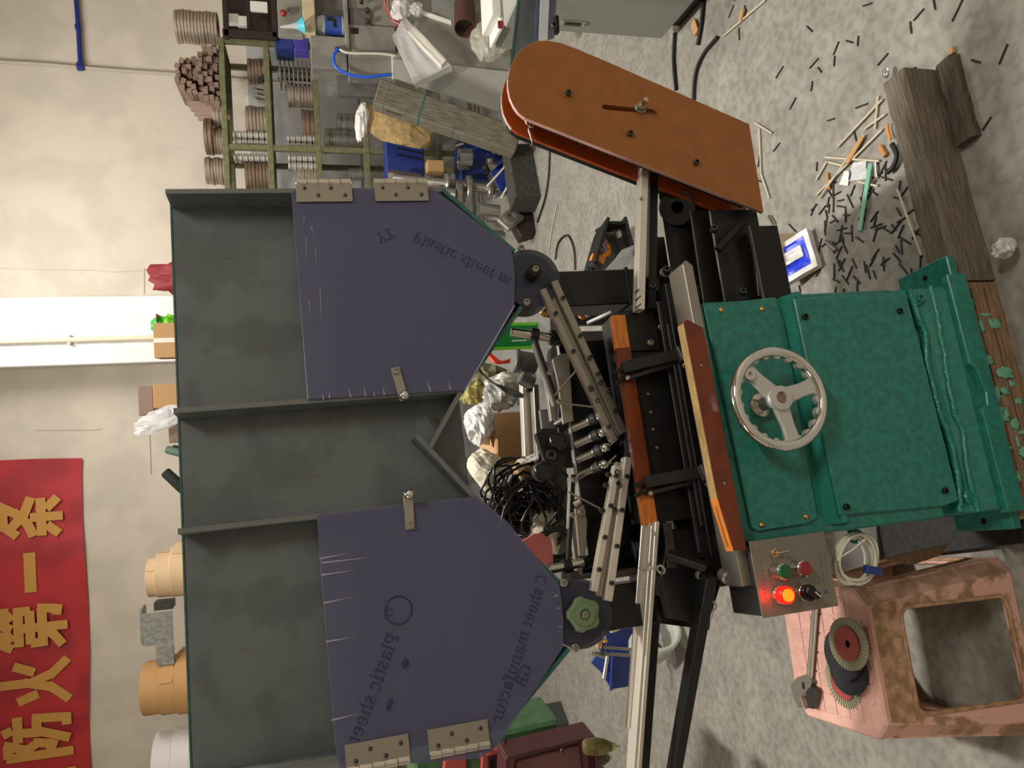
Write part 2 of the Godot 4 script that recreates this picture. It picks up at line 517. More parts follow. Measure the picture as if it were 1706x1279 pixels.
	oil.refraction_scale = 0.033
	mat("cap_cream", Color(0.80, 0.78, 0.58), 0.5)
	mat("strip_green", Color(0.42, 0.66, 0.54), 0.5)
	mat("wood_chip", Color(0.72, 0.55, 0.36), 0.8)
	mat("cork", Color(0.76, 0.52, 0.30), 0.8)
	mat("straw", Color(0.78, 0.74, 0.63), 0.7)
	mat("slat", Color(0.17, 0.16, 0.155), 0.5, 0.4)
	mat("foil", Color(0.78, 0.77, 0.76), 0.25, 0.8)
	mat("bag_blue", Color(0.10, 0.22, 0.85), 0.4)
	var tube_m := mat("lamp_tube", Color(1, 1, 1), 0.5)
	tube_m.emission_enabled = true
	tube_m.emission = Color(1.0, 0.97, 0.90)
	tube_m.emission_energy_multiplier = 6.0

# ---------------------------------------------------------------- the scene

func _ready() -> void:
	var cam := Camera3D.new()
	cam.name = "camera"
	cam.fov = 53.06
	cam.near = 0.05
	cam.far = 60.0
	cam.position = Vector3(0, 1.27, 0)
	cam.basis = Basis(Vector3.RIGHT, deg_to_rad(-14.2)) * Basis(Vector3.BACK, deg_to_rad(-92.6))   # the phone was held sideways
	add_child(cam)
	cam.current = true
	var world := WorldEnvironment.new()
	world.name = "environment"
	var e := Environment.new()
	e.background_mode = Environment.BG_COLOR
	e.background_color = Color(0.02, 0.02, 0.022)
	e.tonemap_mode = Environment.TONE_MAPPER_LINEAR
	e.tonemap_exposure = 1.0
	e.sdfgi_enabled = true
	e.ssao_enabled = true
	e.ssil_enabled = true
	world.environment = e
	add_child(world)
	make_materials()
	# hall lamps: [middle of the tube, turn about the vertical, energy, label]
	hall_lamp(Vector3(2.6, 4.3, 1.6), 45.0, 12.5, "long white hall lamp over the aisle right of the machine")
	hall_lamp(Vector3(0.22, 4.2, -2.15), 90.0, 16.0, "short white hall lamp hung above the back of the machine", 0.5)
	hall_lamp(Vector3(1.0, 4.0, -4.5), 90.0, 6.0, "long white hall lamp hung before the wall column")
	hall_lamp(Vector3(-3.2, 4.2, 0.2), 0.0, 3.0, "long white fill lamp added over the left of the hall")  # added as front fill for the hopper
	room()
	build_machine()
	beams()
	beside_base()
	stool()
	rack()
	grey_machines()
	bench_clutter()
	floor_things()
	left_machine()
	wall_things()

func hall_lamp(at: Vector3, turn: float, energy: float, label: String, long := 1.2) -> void:
	var t := thing("hall_lamp", label, "lamp", at, Vector3(0, turn, 0))
	obj("housing", box(begin(), Vector3(0, 0.05, 0), Vector3(long, 0.05, 0.22), 0.01), "equipment_white", t)
	obj("tube", box(begin(), Vector3(0, 0.012, 0), Vector3(long * 0.98, 0.024, 0.18), 0.005), "lamp_tube", t)
	var rods := begin()
	cyl(rods, Vector3(-long * 0.35, 0.07, 0), Vector3(-long * 0.35, 5.0 - at.y, 0), 0.006, 6)
	cyl(rods, Vector3(long * 0.35, 0.07, 0), Vector3(long * 0.35, 5.0 - at.y, 0), 0.006, 6)
	obj("hanger", rods, "galv", t)
	var a := AreaLight3D.new()
	a.name = "lamp_light"
	a.area_size = Vector2(long, 0.18)
	a.light_color = Color(1.0, 0.985, 0.965)
	a.light_energy = energy
	a.shadow_enabled = true
	a.position = Vector3(0, -0.01, 0)
	a.rotation_degrees = Vector3(-90, 0, 0)
	a.set("area_range", 20.0)
	t.add_child(a)

# ---------------------------------------------------------------- the room

func room() -> void:
	struct("floor", ab(Vector3(-5, -0.2, -6.3), Vector3(5, 0, 4)), "concrete")
	struct("ceiling", ab(Vector3(-5.2, 5.0, -6.3), Vector3(5.2, 5.2, 4.2)), "ceiling")
	struct("wall_back", ab(Vector3(-5.2, -0.2, -6.3), Vector3(5.2, 5.0, -6.1)), "wall")
	struct("wall_front", ab(Vector3(-5.2, -0.2, 4.0), Vector3(5.2, 5.0, 4.2)), "wall")
	struct("wall_left", ab(Vector3(-5.2, -0.2, -6.3), Vector3(-5.0, 5.0, 4.2)), "wall")
	struct("wall_right", ab(Vector3(5.0, -0.2, -6.3), Vector3(5.2, 5.0, 4.2)), "wall")
	struct("trim_2", ab(Vector3(-5.0, 0, -6.1), Vector3(5.0, 1.68, -6.094)), "wall_grey").set_meta("label", "grey lower band of the back wall")  # thin slab, greyer than the wall above it
	var c := struct("column", ab(Vector3(0.262, 0, -6.1), Vector3(0.722, 5.0, -5.75), 0.006), "white_paint")
	var p := cyl(begin(), Vector3(0.43, 0, -5.73), Vector3(0.43, 5.0, -5.73), 0.018, 14)
	var conduit := solo("wall_pipe", p, "pipe_cream", "thin cream conduit running up the white column", "pipe")
	obj("clip", box(begin(), Vector3(0.43, 2.87, -5.735), Vector3(0.07, 0.02, 0.03), 0.004), "pipe_cream", conduit)
	# fine cracks in the plaster
	var cr := begin()
	for run in [[Vector3(0.972, 3.389, -6.098), Vector3(0.962, 3.164, -6.098), Vector3(0.955, 2.817, -6.098), Vector3(0.941, 2.660, -6.098), Vector3(0.948, 2.459, -6.098)], [Vector3(0.966, 2.459, -6.098), Vector3(0.777, 2.467, -6.098)], [Vector3(-0.145, 2.473, -6.098), Vector3(-0.364, 2.474, -6.098), Vector3(-0.539, 2.477, -6.098)], [Vector3(-0.172, 3.210, -6.098), Vector3(-0.192, 2.864, -6.098), Vector3(-0.188, 2.786, -6.098)]]:
		for i in run.size() - 1:
			bar(cr, run[i], run[i + 1], 0.006, 0.004)
	var k := struct("trim_1", cr, "pipe_grey")
	c.set_meta("label", "white painted square column against the back wall")
	k.set_meta("label", "thin cracks in the plaster of the back wall")

# one stroke of a written sign: a bent band of even width
func stroke(st: SurfaceTool, o: Vector2, s: Vector2, pts: Array, wide: float, z: float) -> void:
	for i in pts.size() - 1:
		var a: Vector2 = o + (pts[i] as Vector2) * s
		var b: Vector2 = o + (pts[i + 1] as Vector2) * s
		var d := (b - a).normalized() * wide * 0.5
		var n := Vector2(-d.y, d.x)
		if i > 0:
			a -= d * 0.9
		prism(st, [a - n, b - n, b + n, a + n], z, z + 0.002 + 0.0003 * i)

func wall_things() -> void:
	# the red banner; the writing is laid out in cells of 0.385 m, right to left of the visible end
	var b := thing("banner", "red cloth banner with large gold Chinese characters on the back wall", "banner", Vector3(-0.39, 2.92, -6.085))
	var cloth := begin()
	var nx := 30
	var ny := 8
	cloth.set_smooth_group(1)
	var v := func(i: int, j: int) -> Vector3:
		var x := -3.2 * i / nx
		var y := 0.96 * j / ny
		return Vector3(x + 0.02 * sin(y * 3.0), y + 0.02 * x * -0.6 - 0.01 * sin(x * 4.0) * (1.0 if j == 0 else 0.0), 0.006 * sin(x * 7.0 + y * 2.0) + 0.004 * sin(x * 17.0))
	for i in nx:
		for j in ny:
			tri(cloth, v.call(i + 1, j), v.call(i, j), v.call(i, j + 1))
			tri(cloth, v.call(i + 1, j), v.call(i, j + 1), v.call(i + 1, j + 1))
	obj("cloth", cloth, "banner_red", b)
	var V := func(x: float, y: float) -> Vector2: return Vector2(x, y)
	var glyphs := {
		"tiao": [[[.42, 1.0], [.3, .82], [.1, .66]], [[.34, .86], [.76, .86], [.6, .66], [.36, .5], [.08, .42]], [[.3, .74], [.55, .56], [.95, .44]], [[.08, .3], [.92, .3]], [[.5, .46], [.5, -.02]], [[.32, .22], [.1, .04]], [[.68, .22], [.92, .04]]],
		"yi": [[[.06, .5], [.94, .5]]],
		"di": [[[.22, 1.0], [.06, .8]], [[.16, .9], [.46, .9]], [[.28, .88], [.36, .78]], [[.64, 1.0], [.5, .8]], [[.6, .9], [.98, .9]], [[.74, .88], [.82, .78]], [[.1, .7], [.88, .7], [.88, .52]], [[.14, .53], [.88, .53]], [[.16, .53], [.16, .35], [.92, .35], [.88, .12], [.74, .14]], [[.5, .7], [.5, -.02]], [[.46, .34], [.3, .18], [.06, .06]]],
		"huo": [[[.1, .76], [.24, .46]], [[.9, .8], [.72, .5]], [[.5, 1.0], [.5, .6], [.36, .26], [.04, 0.0]], [[.5, .56], [.66, .24], [.96, 0.0]]],
		"fang": [[[.1, .96], [.1, -.02]], [[.1, .93], [.38, .93], [.24, .66], [.38, .5], [.32, .28], [.18, .32]], [[.64, 1.0], [.72, .86]], [[.42, .78], [1.0, .78]], [[.64, .78], [.6, .4], [.4, .02]], [[.62, .5], [.93, .5], [.88, .06], [.7, .06]]],
		"quan": [[[.5, 1.0], [.3, .76], [.02, .58]], [[.5, 1.0], [.7, .76], [.98, .58]], [[.2, .54], [.8, .54]], [[.22, .29], [.78, .29]], [[.04, .02], [.96, .02]], [[.5, .54], [.5, .02]]],
	}
	var at := 0
	for g in ["tiao", "yi", "di", "huo", "fang", "quan"]:
		var s := begin()
		var part := 0
		for line in glyphs[g]:
			var pts := []
			for q in line:
				pts.append(Vector2(q[0], q[1]))
			stroke(s, Vector2(-0.551 - 0.385 * at, 0.145), Vector2(0.315, 0.43), pts, 0.062 if g != "yi" else 0.075, 0.010 + 0.0011 * part)
			part += 1
		obj("character", s, "banner_gold", b)
		at += 1
	var w := tube(begin(), [Vector3(2.428, 3.474, -6.085), Vector3(2.424, 3.326, -6.085), Vector3(2.421, 3.024, -6.085), Vector3(2.413, 2.851, -6.085), Vector3(2.404, 2.557, -6.085), Vector3(2.398, 2.110, -6.085), Vector3(2.364, 1.385, -6.085)], 0.014, 8)
	solo("wall_pipe", w, "pipe_grey", "thin grey conduit running down the wall beside the rack", "pipe")
	var bl := thing("wall_pipe", "blue pipe running level on the wall into an elbow", "pipe")
	obj("run", tube(begin(), [Vector3(3.144, 2.829, -6.070), Vector3(2.887, 2.820, -6.070), Vector3(2.650, 2.814, -6.070), Vector3(2.422, 2.812, -6.070)], 0.016, 10), "pipe_blue", bl)
	obj("elbow", cyl(cyl(begin(), Vector3(2.404, 2.836, -6.070), Vector3(2.406, 2.793, -6.070), 0.025, 12, 0.004), Vector3(2.439, 2.815, -6.070), Vector3(2.388, 2.813, -6.070), 0.025, 12, 0.004), "pipe_blue", bl)
	obj("socket", cyl(begin(), Vector3(2.715, 2.819, -6.070), Vector3(2.672, 2.815, -6.070), 0.021, 12, 0.003), "pipe_blue", bl)

# ---------------------------------------------------------------- the machine
# Everything here is in the machine's own frame: x to its right, y up, z towards the operator; z = 0 is the front of the hopper.

func poly_wall(st: SurfaceTool, a: Vector2, b: Vector2, thick: float, z0: float, z1: float) -> SurfaceTool:
	var n := (b - a).normalized().orthogonal() * thick * 0.5
	return prism(st, [a - n, b - n, b + n, a + n], z0, z1, 0.0008)

func build_machine() -> void:
	machine = thing("feeding_machine", "green bench machine with grey hopper, handwheel and control box standing on beams", "machine")
	machine.transform = Transform3D(Basis(Vector3(0.977, 0.026, -0.211), Vector3(-0.025, 1.000, 0.005), Vector3(0.211, 0.001, 0.977)).orthonormalized(), Vector3(-0.061, -0.110, -1.332))
	hopper()
	hopper_doors()
	feed_rails()
	pressing_head()
	mechanism()
	right_wing()
	left_wing()
	green_base()
	control_box()

func hopper() -> void:
	var p := machine
	var right := [Vector2(0.472, 1.606), Vector2(0.472, 1.12), Vector2(0.345, 1.0), Vector2(0.235, 1.0), Vector2(0.09, 1.126), Vector2(-0.106, 1.126), Vector2(-0.268, 0.992), Vector2(-0.378, 0.992), Vector2(-0.482, 1.12), Vector2(-0.482, 1.606)]
	var plate := obj("hopper_plate", prism(begin(), right, -0.06, -0.055, 0.001), "hopper_paint", p)
	var marks := begin()                                            # scratches and paint chips on the plate
	var rng := RandomNumberGenerator.new()
	rng.seed = 41
	for i in 46:
		var c := Vector3(rng.randf_range(-0.47, 0.46), rng.randf_range(1.15, 1.6), -0.0548)
		var a := rng.randf_range(-0.5, 0.5) + PI * 0.5
		var l := rng.randf_range(0.003, 0.03)
		bar(marks, c, c + Vector3(cos(a), sin(a), 0) * l, 0.0008, 0.0004, 0.0, Vector3(0, 0, 1))
	var chips := obj("scratch", marks, "rib_edge", plate)
	chips.set_meta("kind", "stuff")
	for f in [[0.470, "right"], [0.0855, "mid"], [-0.108, "mid"], [-0.480, "right"]]:
		var x: float = f[0]
		var rib := obj("hopper_rib", ab(Vector3(x - 0.0045, 1.125, -0.055), Vector3(x + 0.0045, 1.607, 0.0), 0.001), "hopper_paint", p)
		obj("lit_bare_edge", ab(Vector3(x - 0.0042, 1.126, 0.0), Vector3(x + 0.0042, 1.606, 0.0008)), "rib_edge", rib)  # light on the rib's front edge, put into a paler strip
	for s in [[Vector2(0.084, 1.131), Vector2(-0.012, 1.197)], [Vector2(0.012, 1.218), Vector2(-0.106, 1.128)]]:
		var rib := obj("deflector", poly_wall(begin(), s[0], s[1], 0.009, -0.055, 0.0), "hopper_paint", p)
		obj("lit_bare_edge", poly_wall(begin(), s[0], s[1], 0.0086, 0.0, 0.0008), "rib_edge", rib)  # lit front edge of the deflector, laid on as a paler strip
	for s in [[Vector2(0.472, 1.125), Vector2(0.345, 1.0)], [Vector2(0.09, 1.126), Vector2(0.235, 1.0)], [Vector2(-0.112, 1.126), Vector2(-0.268, 0.995)], [Vector2(-0.482, 1.125), Vector2(-0.376, 0.995)]]:
		obj("chute_wall", poly_wall(begin(), s[0], s[1], 0.008, -0.056, -0.001), "teal_edge", p)
	obj("painted_edge", ab(Vector3(-0.482, 1.606, -0.061), Vector3(0.4745, 1.609, -0.054)), "teal_edge", plate)
	obj("painted_edge", ab(Vector3(0.4745, 1.13, -0.06), Vector3(0.4755, 1.607, -0.004)), "teal_edge", plate)

func hinge(parent: Node3D, at: Vector2, side: float, tilt := 0.0) -> void:
	# at: middle of the barrel; the leaf reaches away from it over the door
	var h := obj("hinge_leaf", begin_leaf(at, side, tilt), "brushed", parent)
	h.set_meta("label", "brushed steel hinge leaf")
	var b := begin()
	var up := Vector3(sin(tilt), cos(tilt), 0)
	for k in 5:
		var y0 := -0.0485 + k * 0.0195
		var c := Vector3(at.x, at.y, 0.007)
		cyl(b, c + up * y0, c + up * (y0 + (0.0188 if k % 2 == 0 else 0.0193)), 0.0072, 14, 0.0007)
	obj("hinge_barrel", b, "bright_steel", parent)
	for q in [[0.012, 0.034], [0.026, 0.011], [0.012, -0.012], [0.026, -0.036]]:
		var side_v := Vector3(cos(tilt), -sin(tilt), 0) * side
		obj("hinge_screw", pan_screw(begin(), Vector3(at.x, at.y, 0.0102) + side_v * q[0] + up * q[1], Vector3(0, 0, 1), 0.0038), "dark_steel", parent)

func begin_leaf(at: Vector2, side: float, tilt: float) -> SurfaceTool:
	var st := begin()
	var xf := Transform3D(Basis(Vector3(0, 0, 1), -tilt), Vector3(at.x, at.y, 0.0085))
	var o := [Vector2(side * 0.001, -0.049), Vector2(side * 0.038, -0.049), Vector2(side * 0.038, 0.049), Vector2(side * 0.001, 0.049)]
	return prism(st, o, 0.0, 0.002, 0.0004, xf)

func latch(parent: Node3D, root: Vector3, tip: Vector3) -> void:
	obj("latch", bar(begin(), root + (root - tip).normalized() * 0.008, tip + (tip - root).normalized() * 0.006, 0.003, 0.0165, 0.001, Vector3(0, 0, 1)), "brushed", parent)
	var b := socket_bolt(begin(), root + Vector3(0, 0, 0.0015), Vector3(0, 0, 1), 0.0058, 0.005)
	obj("latch_pivot", b, "steel", parent)
	var k := begin()
	lathe(k, [Vector2(0.0035, 0), Vector2(0.0035, 0.006), Vector2(0.007, 0.009), Vector2(0.0092, 0.014), Vector2(0.008, 0.020), Vector2(0.004, 0.0235), Vector2(0, 0.024)], upto(tip + Vector3(0, 0, 0.001), tip + Vector3(0, 0, 1)), 18, true)
	obj("latch_knob", k, "chrome", parent)

func door(pts: Array) -> MeshInstance3D:
	return obj("hopper_door", prism(begin(), pts, 0.002, 0.0065, 0.0008), "pvc_sheet", machine)

func hopper_doors() -> void:
	var d1 := door([Vector2(0.467, 1.398), Vector2(0.472, 1.154), Vector2(0.463, 1.135), Vector2(0.347, 1.008), Vector2(0.304, 1.006), Vector2(0.234, 1.016), Vector2(0.083, 1.125), Vector2(0.087, 1.395)])
	d1.set_meta("label", "dark translucent plastic door on the right bin")
	hinge(d1, Vector2(0.4815, 1.341), -1.0)
	hinge(d1, Vector2(0.4815, 1.203), -1.0)
	latch(d1, Vector3(0.124, 1.244, 0.010), Vector3(0.078, 1.235, 0.010))
	var d2 := door([Vector2(-0.107, 1.394), Vector2(-0.104, 1.125), Vector2(-0.153, 1.077), Vector2(-0.271, 0.999), Vector2(-0.326, 1.000), Vector2(-0.371, 1.007), Vector2(-0.506, 1.140), Vector2(-0.518, 1.167), Vector2(-0.494, 1.386), Vector2(-0.455, 1.390)])
	d2.set_meta("label", "dark translucent plastic door on the left bin with printed lettering")
	hinge(d2, Vector2(-0.4985, 1.327), 1.0)
	hinge(d2, Vector2(-0.4985, 1.199), 1.0)
	latch(d2, Vector3(-0.139, 1.245, 0.010), Vector3(-0.090, 1.243, 0.010))
	# white stress marks and scuffs in the plastic
	var s1 := begin()
	scuffs(s1, [Vector3(0.085, 1.369, 0.007), Vector3(0.097, 1.371, 0.007), Vector3(0.086, 1.359, 0.007), Vector3(0.099, 1.359, 0.007), Vector3(0.085, 1.324, 0.007), Vector3(0.102, 1.327, 0.007), Vector3(0.085, 1.299, 0.007), Vector3(0.103, 1.301, 0.007), Vector3(0.084, 1.284, 0.007), Vector3(0.093, 1.285, 0.007), Vector3(0.085, 1.267, 0.007), Vector3(0.100, 1.269, 0.007), Vector3(0.085, 1.187, 0.007), Vector3(0.108, 1.191, 0.007), Vector3(0.085, 1.152, 0.007), Vector3(0.101, 1.153, 0.007)], 0.0028)
	scuffs(s1, [Vector3(0.417, 1.379, 0.007), Vector3(0.398, 1.381, 0.007), Vector3(0.377, 1.378, 0.007), Vector3(0.327, 1.381, 0.007), Vector3(0.399, 1.368, 0.007), Vector3(0.380, 1.366, 0.007), Vector3(0.355, 1.364, 0.007), Vector3(0.315, 1.364, 0.007), Vector3(0.282, 1.361, 0.007), Vector3(0.195, 1.364, 0.007), Vector3(0.261, 1.381, 0.007), Vector3(0.212, 1.381, 0.007)], 0.0012)
	obj("stress_mark", s1, "pvc_scuff", d1).set_meta("kind", "stuff")
	var s2 := begin()
	scuffs(s2, [Vector3(-0.176, 1.392, 0.007), Vector3(-0.173, 1.344, 0.007), Vector3(-0.202, 1.393, 0.007), Vector3(-0.201, 1.337, 0.007), Vector3(-0.183, 1.391, 0.007), Vector3(-0.184, 1.310, 0.007), Vector3(-0.246, 1.393, 0.007), Vector3(-0.242, 1.349, 0.007), Vector3(-0.305, 1.393, 0.007), Vector3(-0.304, 1.347, 0.007), Vector3(-0.422, 1.393, 0.007), Vector3(-0.419, 1.349, 0.007)], 0.003)
	scuffs(s2, [Vector3(-0.285, 1.006, 0.007), Vector3(-0.288, 1.014, 0.007), Vector3(-0.307, 1.005, 0.007), Vector3(-0.307, 1.011, 0.007), Vector3(-0.337, 1.006, 0.007), Vector3(-0.337, 1.012, 0.007)], 0.003)
	obj("stress_mark", s2, "pvc_scuff", d2).set_meta("kind", "stuff")
	var film1 := obj("film_corner", tape([Vector3(0.084, 1.125, 0.007), Vector3(0.235, 1.016, 0.007)], 0.009), "pvc_scuff", d1)
	film1.set_meta("label", "bright cut edge of the plastic door")
	# print on the plastic, seen from behind
	print_line(d1, "Plastic sheet m", Vector3(0.376, 1.188, 0.007), Vector3(0.280, 1.019, 0.007), Vector3(-1, 0, 0), 0.175)
	print_line(d1, "YT", Vector3(0.371, 1.255, 0.007), Vector3(0.385, 1.225, 0.007), Vector3(-1, 0, 0), 0.03)
	print_line(d2, "Plastic sheet", Vector3(-0.309, 1.287, 0.007), Vector3(-0.459, 1.363, 0.007), Vector3(0, 1, 0), 0.17)
	print_line(d2, "C sheet manufactur", Vector3(-0.250, 1.028, 0.007), Vector3(-0.467, 1.136, 0.007), Vector3(0, 1, 0), 0.235)
	print_line(d2, "YT", Vector3(-0.266, 1.288, 0.007), Vector3(-0.283, 1.293, 0.007), Vector3(0, 1, 0), 0.022)
	print_line(d2, "GB", Vector3(-0.391, 1.073, 0.007), Vector3(-0.419, 1.089, 0.007), Vector3(0, 1, 0), 0.03)
	var swirl := begin()
	ring(swirl, Vector3(-0.273, 1.276, 0.006), Vector3(0, 0, 1), 0.022, 0.002, 24, 4)
	obj("print_mark", swirl, "pvc_ink", d2)
	obj("print_mark", blob(begin(), Vector3(-0.356, 1.273, 0.006), Vector3(0.008, 0.0065, 0.0012), 4, 0.5, 0.3), "pvc_ink", d2)
	obj("print_mark", bar(begin(), Vector3(-0.422, 1.307, 0.007), Vector3(-0.406, 1.299, 0.007), 0.002, 0.006, 0.0, Vector3(0, 0, 1)), "pvc_ink", d2)
	# end discs of the two bins
	var disc1 := obj("end_disc", prism(begin(), arc(Vector2(0.289, 0.976), 0.0575, 0, 354, 59), -0.004, 0.001, 0.0006), "smoked_disc", machine)
	obj("disc_backing", cyl(begin(), Vector3(0.289, 0.976, -0.07), Vector3(0.289, 0.976, -0.012), 0.054, 36), "black_paint", disc1)
	var sp := begin()
	cyl(sp, Vector3(0.293, 0.976, 0.001), Vector3(0.293, 0.976, 0.034), 0.0125, 20, 0.001)
	obj("spindle", sp, "black_oxide", disc1)
	obj("disc_bolt", socket_bolt(begin(), Vector3(0.293, 0.976, 0.034), Vector3(0, 0, 1), 0.0062, 0.007), "steel", disc1)
	for q in [Vector3(0.348, 0.988, 0.001), Vector3(0.241, 0.991, 0.001)]:
		obj("disc_bolt", socket_bolt(begin(), q, Vector3(0, 0, 1), 0.0068, 0.007), "steel", disc1)
	print_line(disc1, "Plas", Vector3(0.279, 0.941, 0.002), Vector3(0.244, 0.958, 0.001), Vector3(0, 1, 0), 0.035)
	var disc2 := obj("end_disc", prism(begin(), arc(Vector2(-0.322, 0.968), 0.058, 0, 354, 59), -0.004, 0.001, 0.0006), "smoked_disc", machine)
	obj("disc_backing", cyl(begin(), Vector3(-0.322, 0.968, -0.07), Vector3(-0.322, 0.968, -0.012), 0.054, 36), "black_paint", disc2)
	var star := []
	for i in 40:
		var a := TAU * i / 40.0
		star.append(Vector2(-0.322, 0.968) + Vector2(cos(a), sin(a)) * (0.0280 + 0.0020 * clampf(sin(a * 5.0 + 0.6) * 3.0, -1.0, 1.0)))
	var knob := obj("star_knob", prism(begin(), star, 0.012, 0.026, 0.003), "knob_green", disc2)
	knob.set_meta("label", "pale green five-lobed plastic knob")
	obj("star_knob_boss", lathe(begin(), [Vector2(0.011, -0.012), Vector2(0.011, 0.012), Vector2(0.019, 0.0125), Vector2(0.018, 0.017), Vector2(0.010, 0.0175), Vector2(0.008, 0.012), Vector2(0, 0.012)], upto(Vector3(-0.322, 0.968, 0.013), Vector3(-0.322, 0.968, 1)), 24), "knob_green", disc2)
	obj("disc_bolt", socket_bolt(begin(), Vector3(-0.322, 0.968, 0.024), Vector3(0, 0, 1), 0.0062, 0.007), "steel", disc2)
	for q in [Vector3(-0.267, 0.991, 0.001), Vector3(-0.375, 0.986, 0.001)]:
		obj("disc_bolt", socket_bolt(begin(), q, Vector3(0, 0, 1), 0.0072, 0.007), "steel", disc2)
	print_line(disc2, "facture", Vector3(-0.287, 0.992, 0.001), Vector3(-0.323, 0.940, 0.001), Vector3(-1, 0, 0), 0.055)

func scuffs(st: SurfaceTool, pts: Array, wide: float) -> void:
	for i in range(0, pts.size(), 2):
		var a: Vector3 = pts[i]
		var b: Vector3 = pts[i + 1]
		var n: Vector3 = (b - a).cross(Vector3(0, 0, 1)).normalized() * wide * 0.5
		prism(st, [Vector2(a.x - n.x, a.y - n.y), Vector2(a.x + n.x, a.y + n.y), Vector2(b.x, b.y)], a.z, a.z + 0.0003)

func tape(pts: Array, wide: float) -> SurfaceTool:
	var st := begin()
	return bar(st, pts[0], pts[1], 0.0003, wide * 0.25, 0.0, Vector3(0, 0, 1))

func print_line(parent: Node3D, text: String, a: Vector3, b: Vector3, rise: Vector3, long: float) -> void:
	var o := word("printed_lettering", text, 0.02, "pvc_ink", parent, Vector3.ZERO, b - a, rise, true)
	var box_ := o.mesh.get_aabb()
	var k := a.distance_to(b) / box_.size.x
	(o.mesh as TextMesh).pixel_size *= k
	var y := o.transform.basis.y
	o.transform.basis.z = o.transform.basis.x.cross(y)
	o.position = (a + b) * 0.5
	o.set_meta("label", "blue printed lettering seen in reverse")

func feed_rails() -> void:
	# two sloping chutes, each a pair of bars with a dark slot between, running from the end discs to the middle
	for r in [[[Vector3(0.279, 0.934, 0.000), Vector3(-0.019, 0.841, 0.000)], [Vector3(0.261, 0.961, 0.012), Vector3(-0.033, 0.865, 0.012)], "steel"], [[Vector3(-0.307, 0.918, 0.004), Vector3(-0.064, 0.841, 0.004)], [Vector3(-0.288, 0.943, 0.012), Vector3(-0.077, 0.867, 0.012)], "alu"]]:
		var a: Array = r[0]
		var b: Array = r[1]
		var m: String = r[2]
		var n := Vector3(0, 0, 1)
		obj("rail_bar", bar(begin(), a[0], a[1], 0.0145, 0.022, 0.0015, Vector3(0, 1, 0)), m, machine)
		var front := obj("rail_bar", bar(begin(), b[0], b[1], 0.0125, 0.016, 0.0015, Vector3(0, 1, 0)), m, machine)
		obj("rail_slot", bar(begin(), (a[0] + b[0]) * 0.5 - n * 0.015, (a[1] + b[1]) * 0.5 - n * 0.015, 0.014, 0.018, 0.001), "brushed", machine)
		obj("slot_line", bar(begin(), (a[0] + b[0]) * 0.5 - n * 0.008 + Vector3(0, -0.004, 0), (a[1] + b[1]) * 0.5 - n * 0.008 + Vector3(0, -0.004, 0), 0.004, 0.003, 0.0), "black_oxide", machine)
		for t in [0.12, 0.37, 0.62, 0.86]:
			obj("rail_bolt", socket_bolt(begin(), a[0].lerp(a[1], t) + n * 0.011, n, 0.0042, 0.006), "dark_steel", front)
			obj("rail_bolt", socket_bolt(begin(), b[0].lerp(b[1], t + 0.05) + n * 0.008, n, 0.0042, 0.006), "dark_steel", front)
	# thin tie rods
	for w in [[Vector3(0.060, 0.964, 0.012), Vector3(0.113, 0.907, 0.012)], [Vector3(0.046, 0.959, 0.012), Vector3(0.031, 0.881, 0.012)], [Vector3(-0.114, 0.963, 0.012), Vector3(-0.152, 0.904, 0.012)], [Vector3(-0.086, 0.944, 0.020), Vector3(-0.071, 0.878, 0.020)]]:
		obj("tie_rod", cyl(begin(), w[0], w[1], 0.0018, 8), "steel", machine)
	var n2 := Vector3(0, 0, 1)
	for q in [Vector3(0.125, 0.888, 0.014), Vector3(0.078, 0.874, 0.014), Vector3(0.061, 0.861, 0.014), Vector3(0.068, 0.897, 0.014), Vector3(0.043, 0.887, 0.014), Vector3(-0.092, 0.886, 0.014), Vector3(-0.089, 0.870, 0.014), Vector3(-0.110, 0.894, 0.014), Vector3(-0.109, 0.871, 0.014), Vector3(-0.153, 0.908, 0.014), Vector3(-0.154, 0.885, 0.014)]:
		obj("rail_bolt", socket_bolt(begin(), q, n2, 0.005, 0.008), "dark_steel", machine)

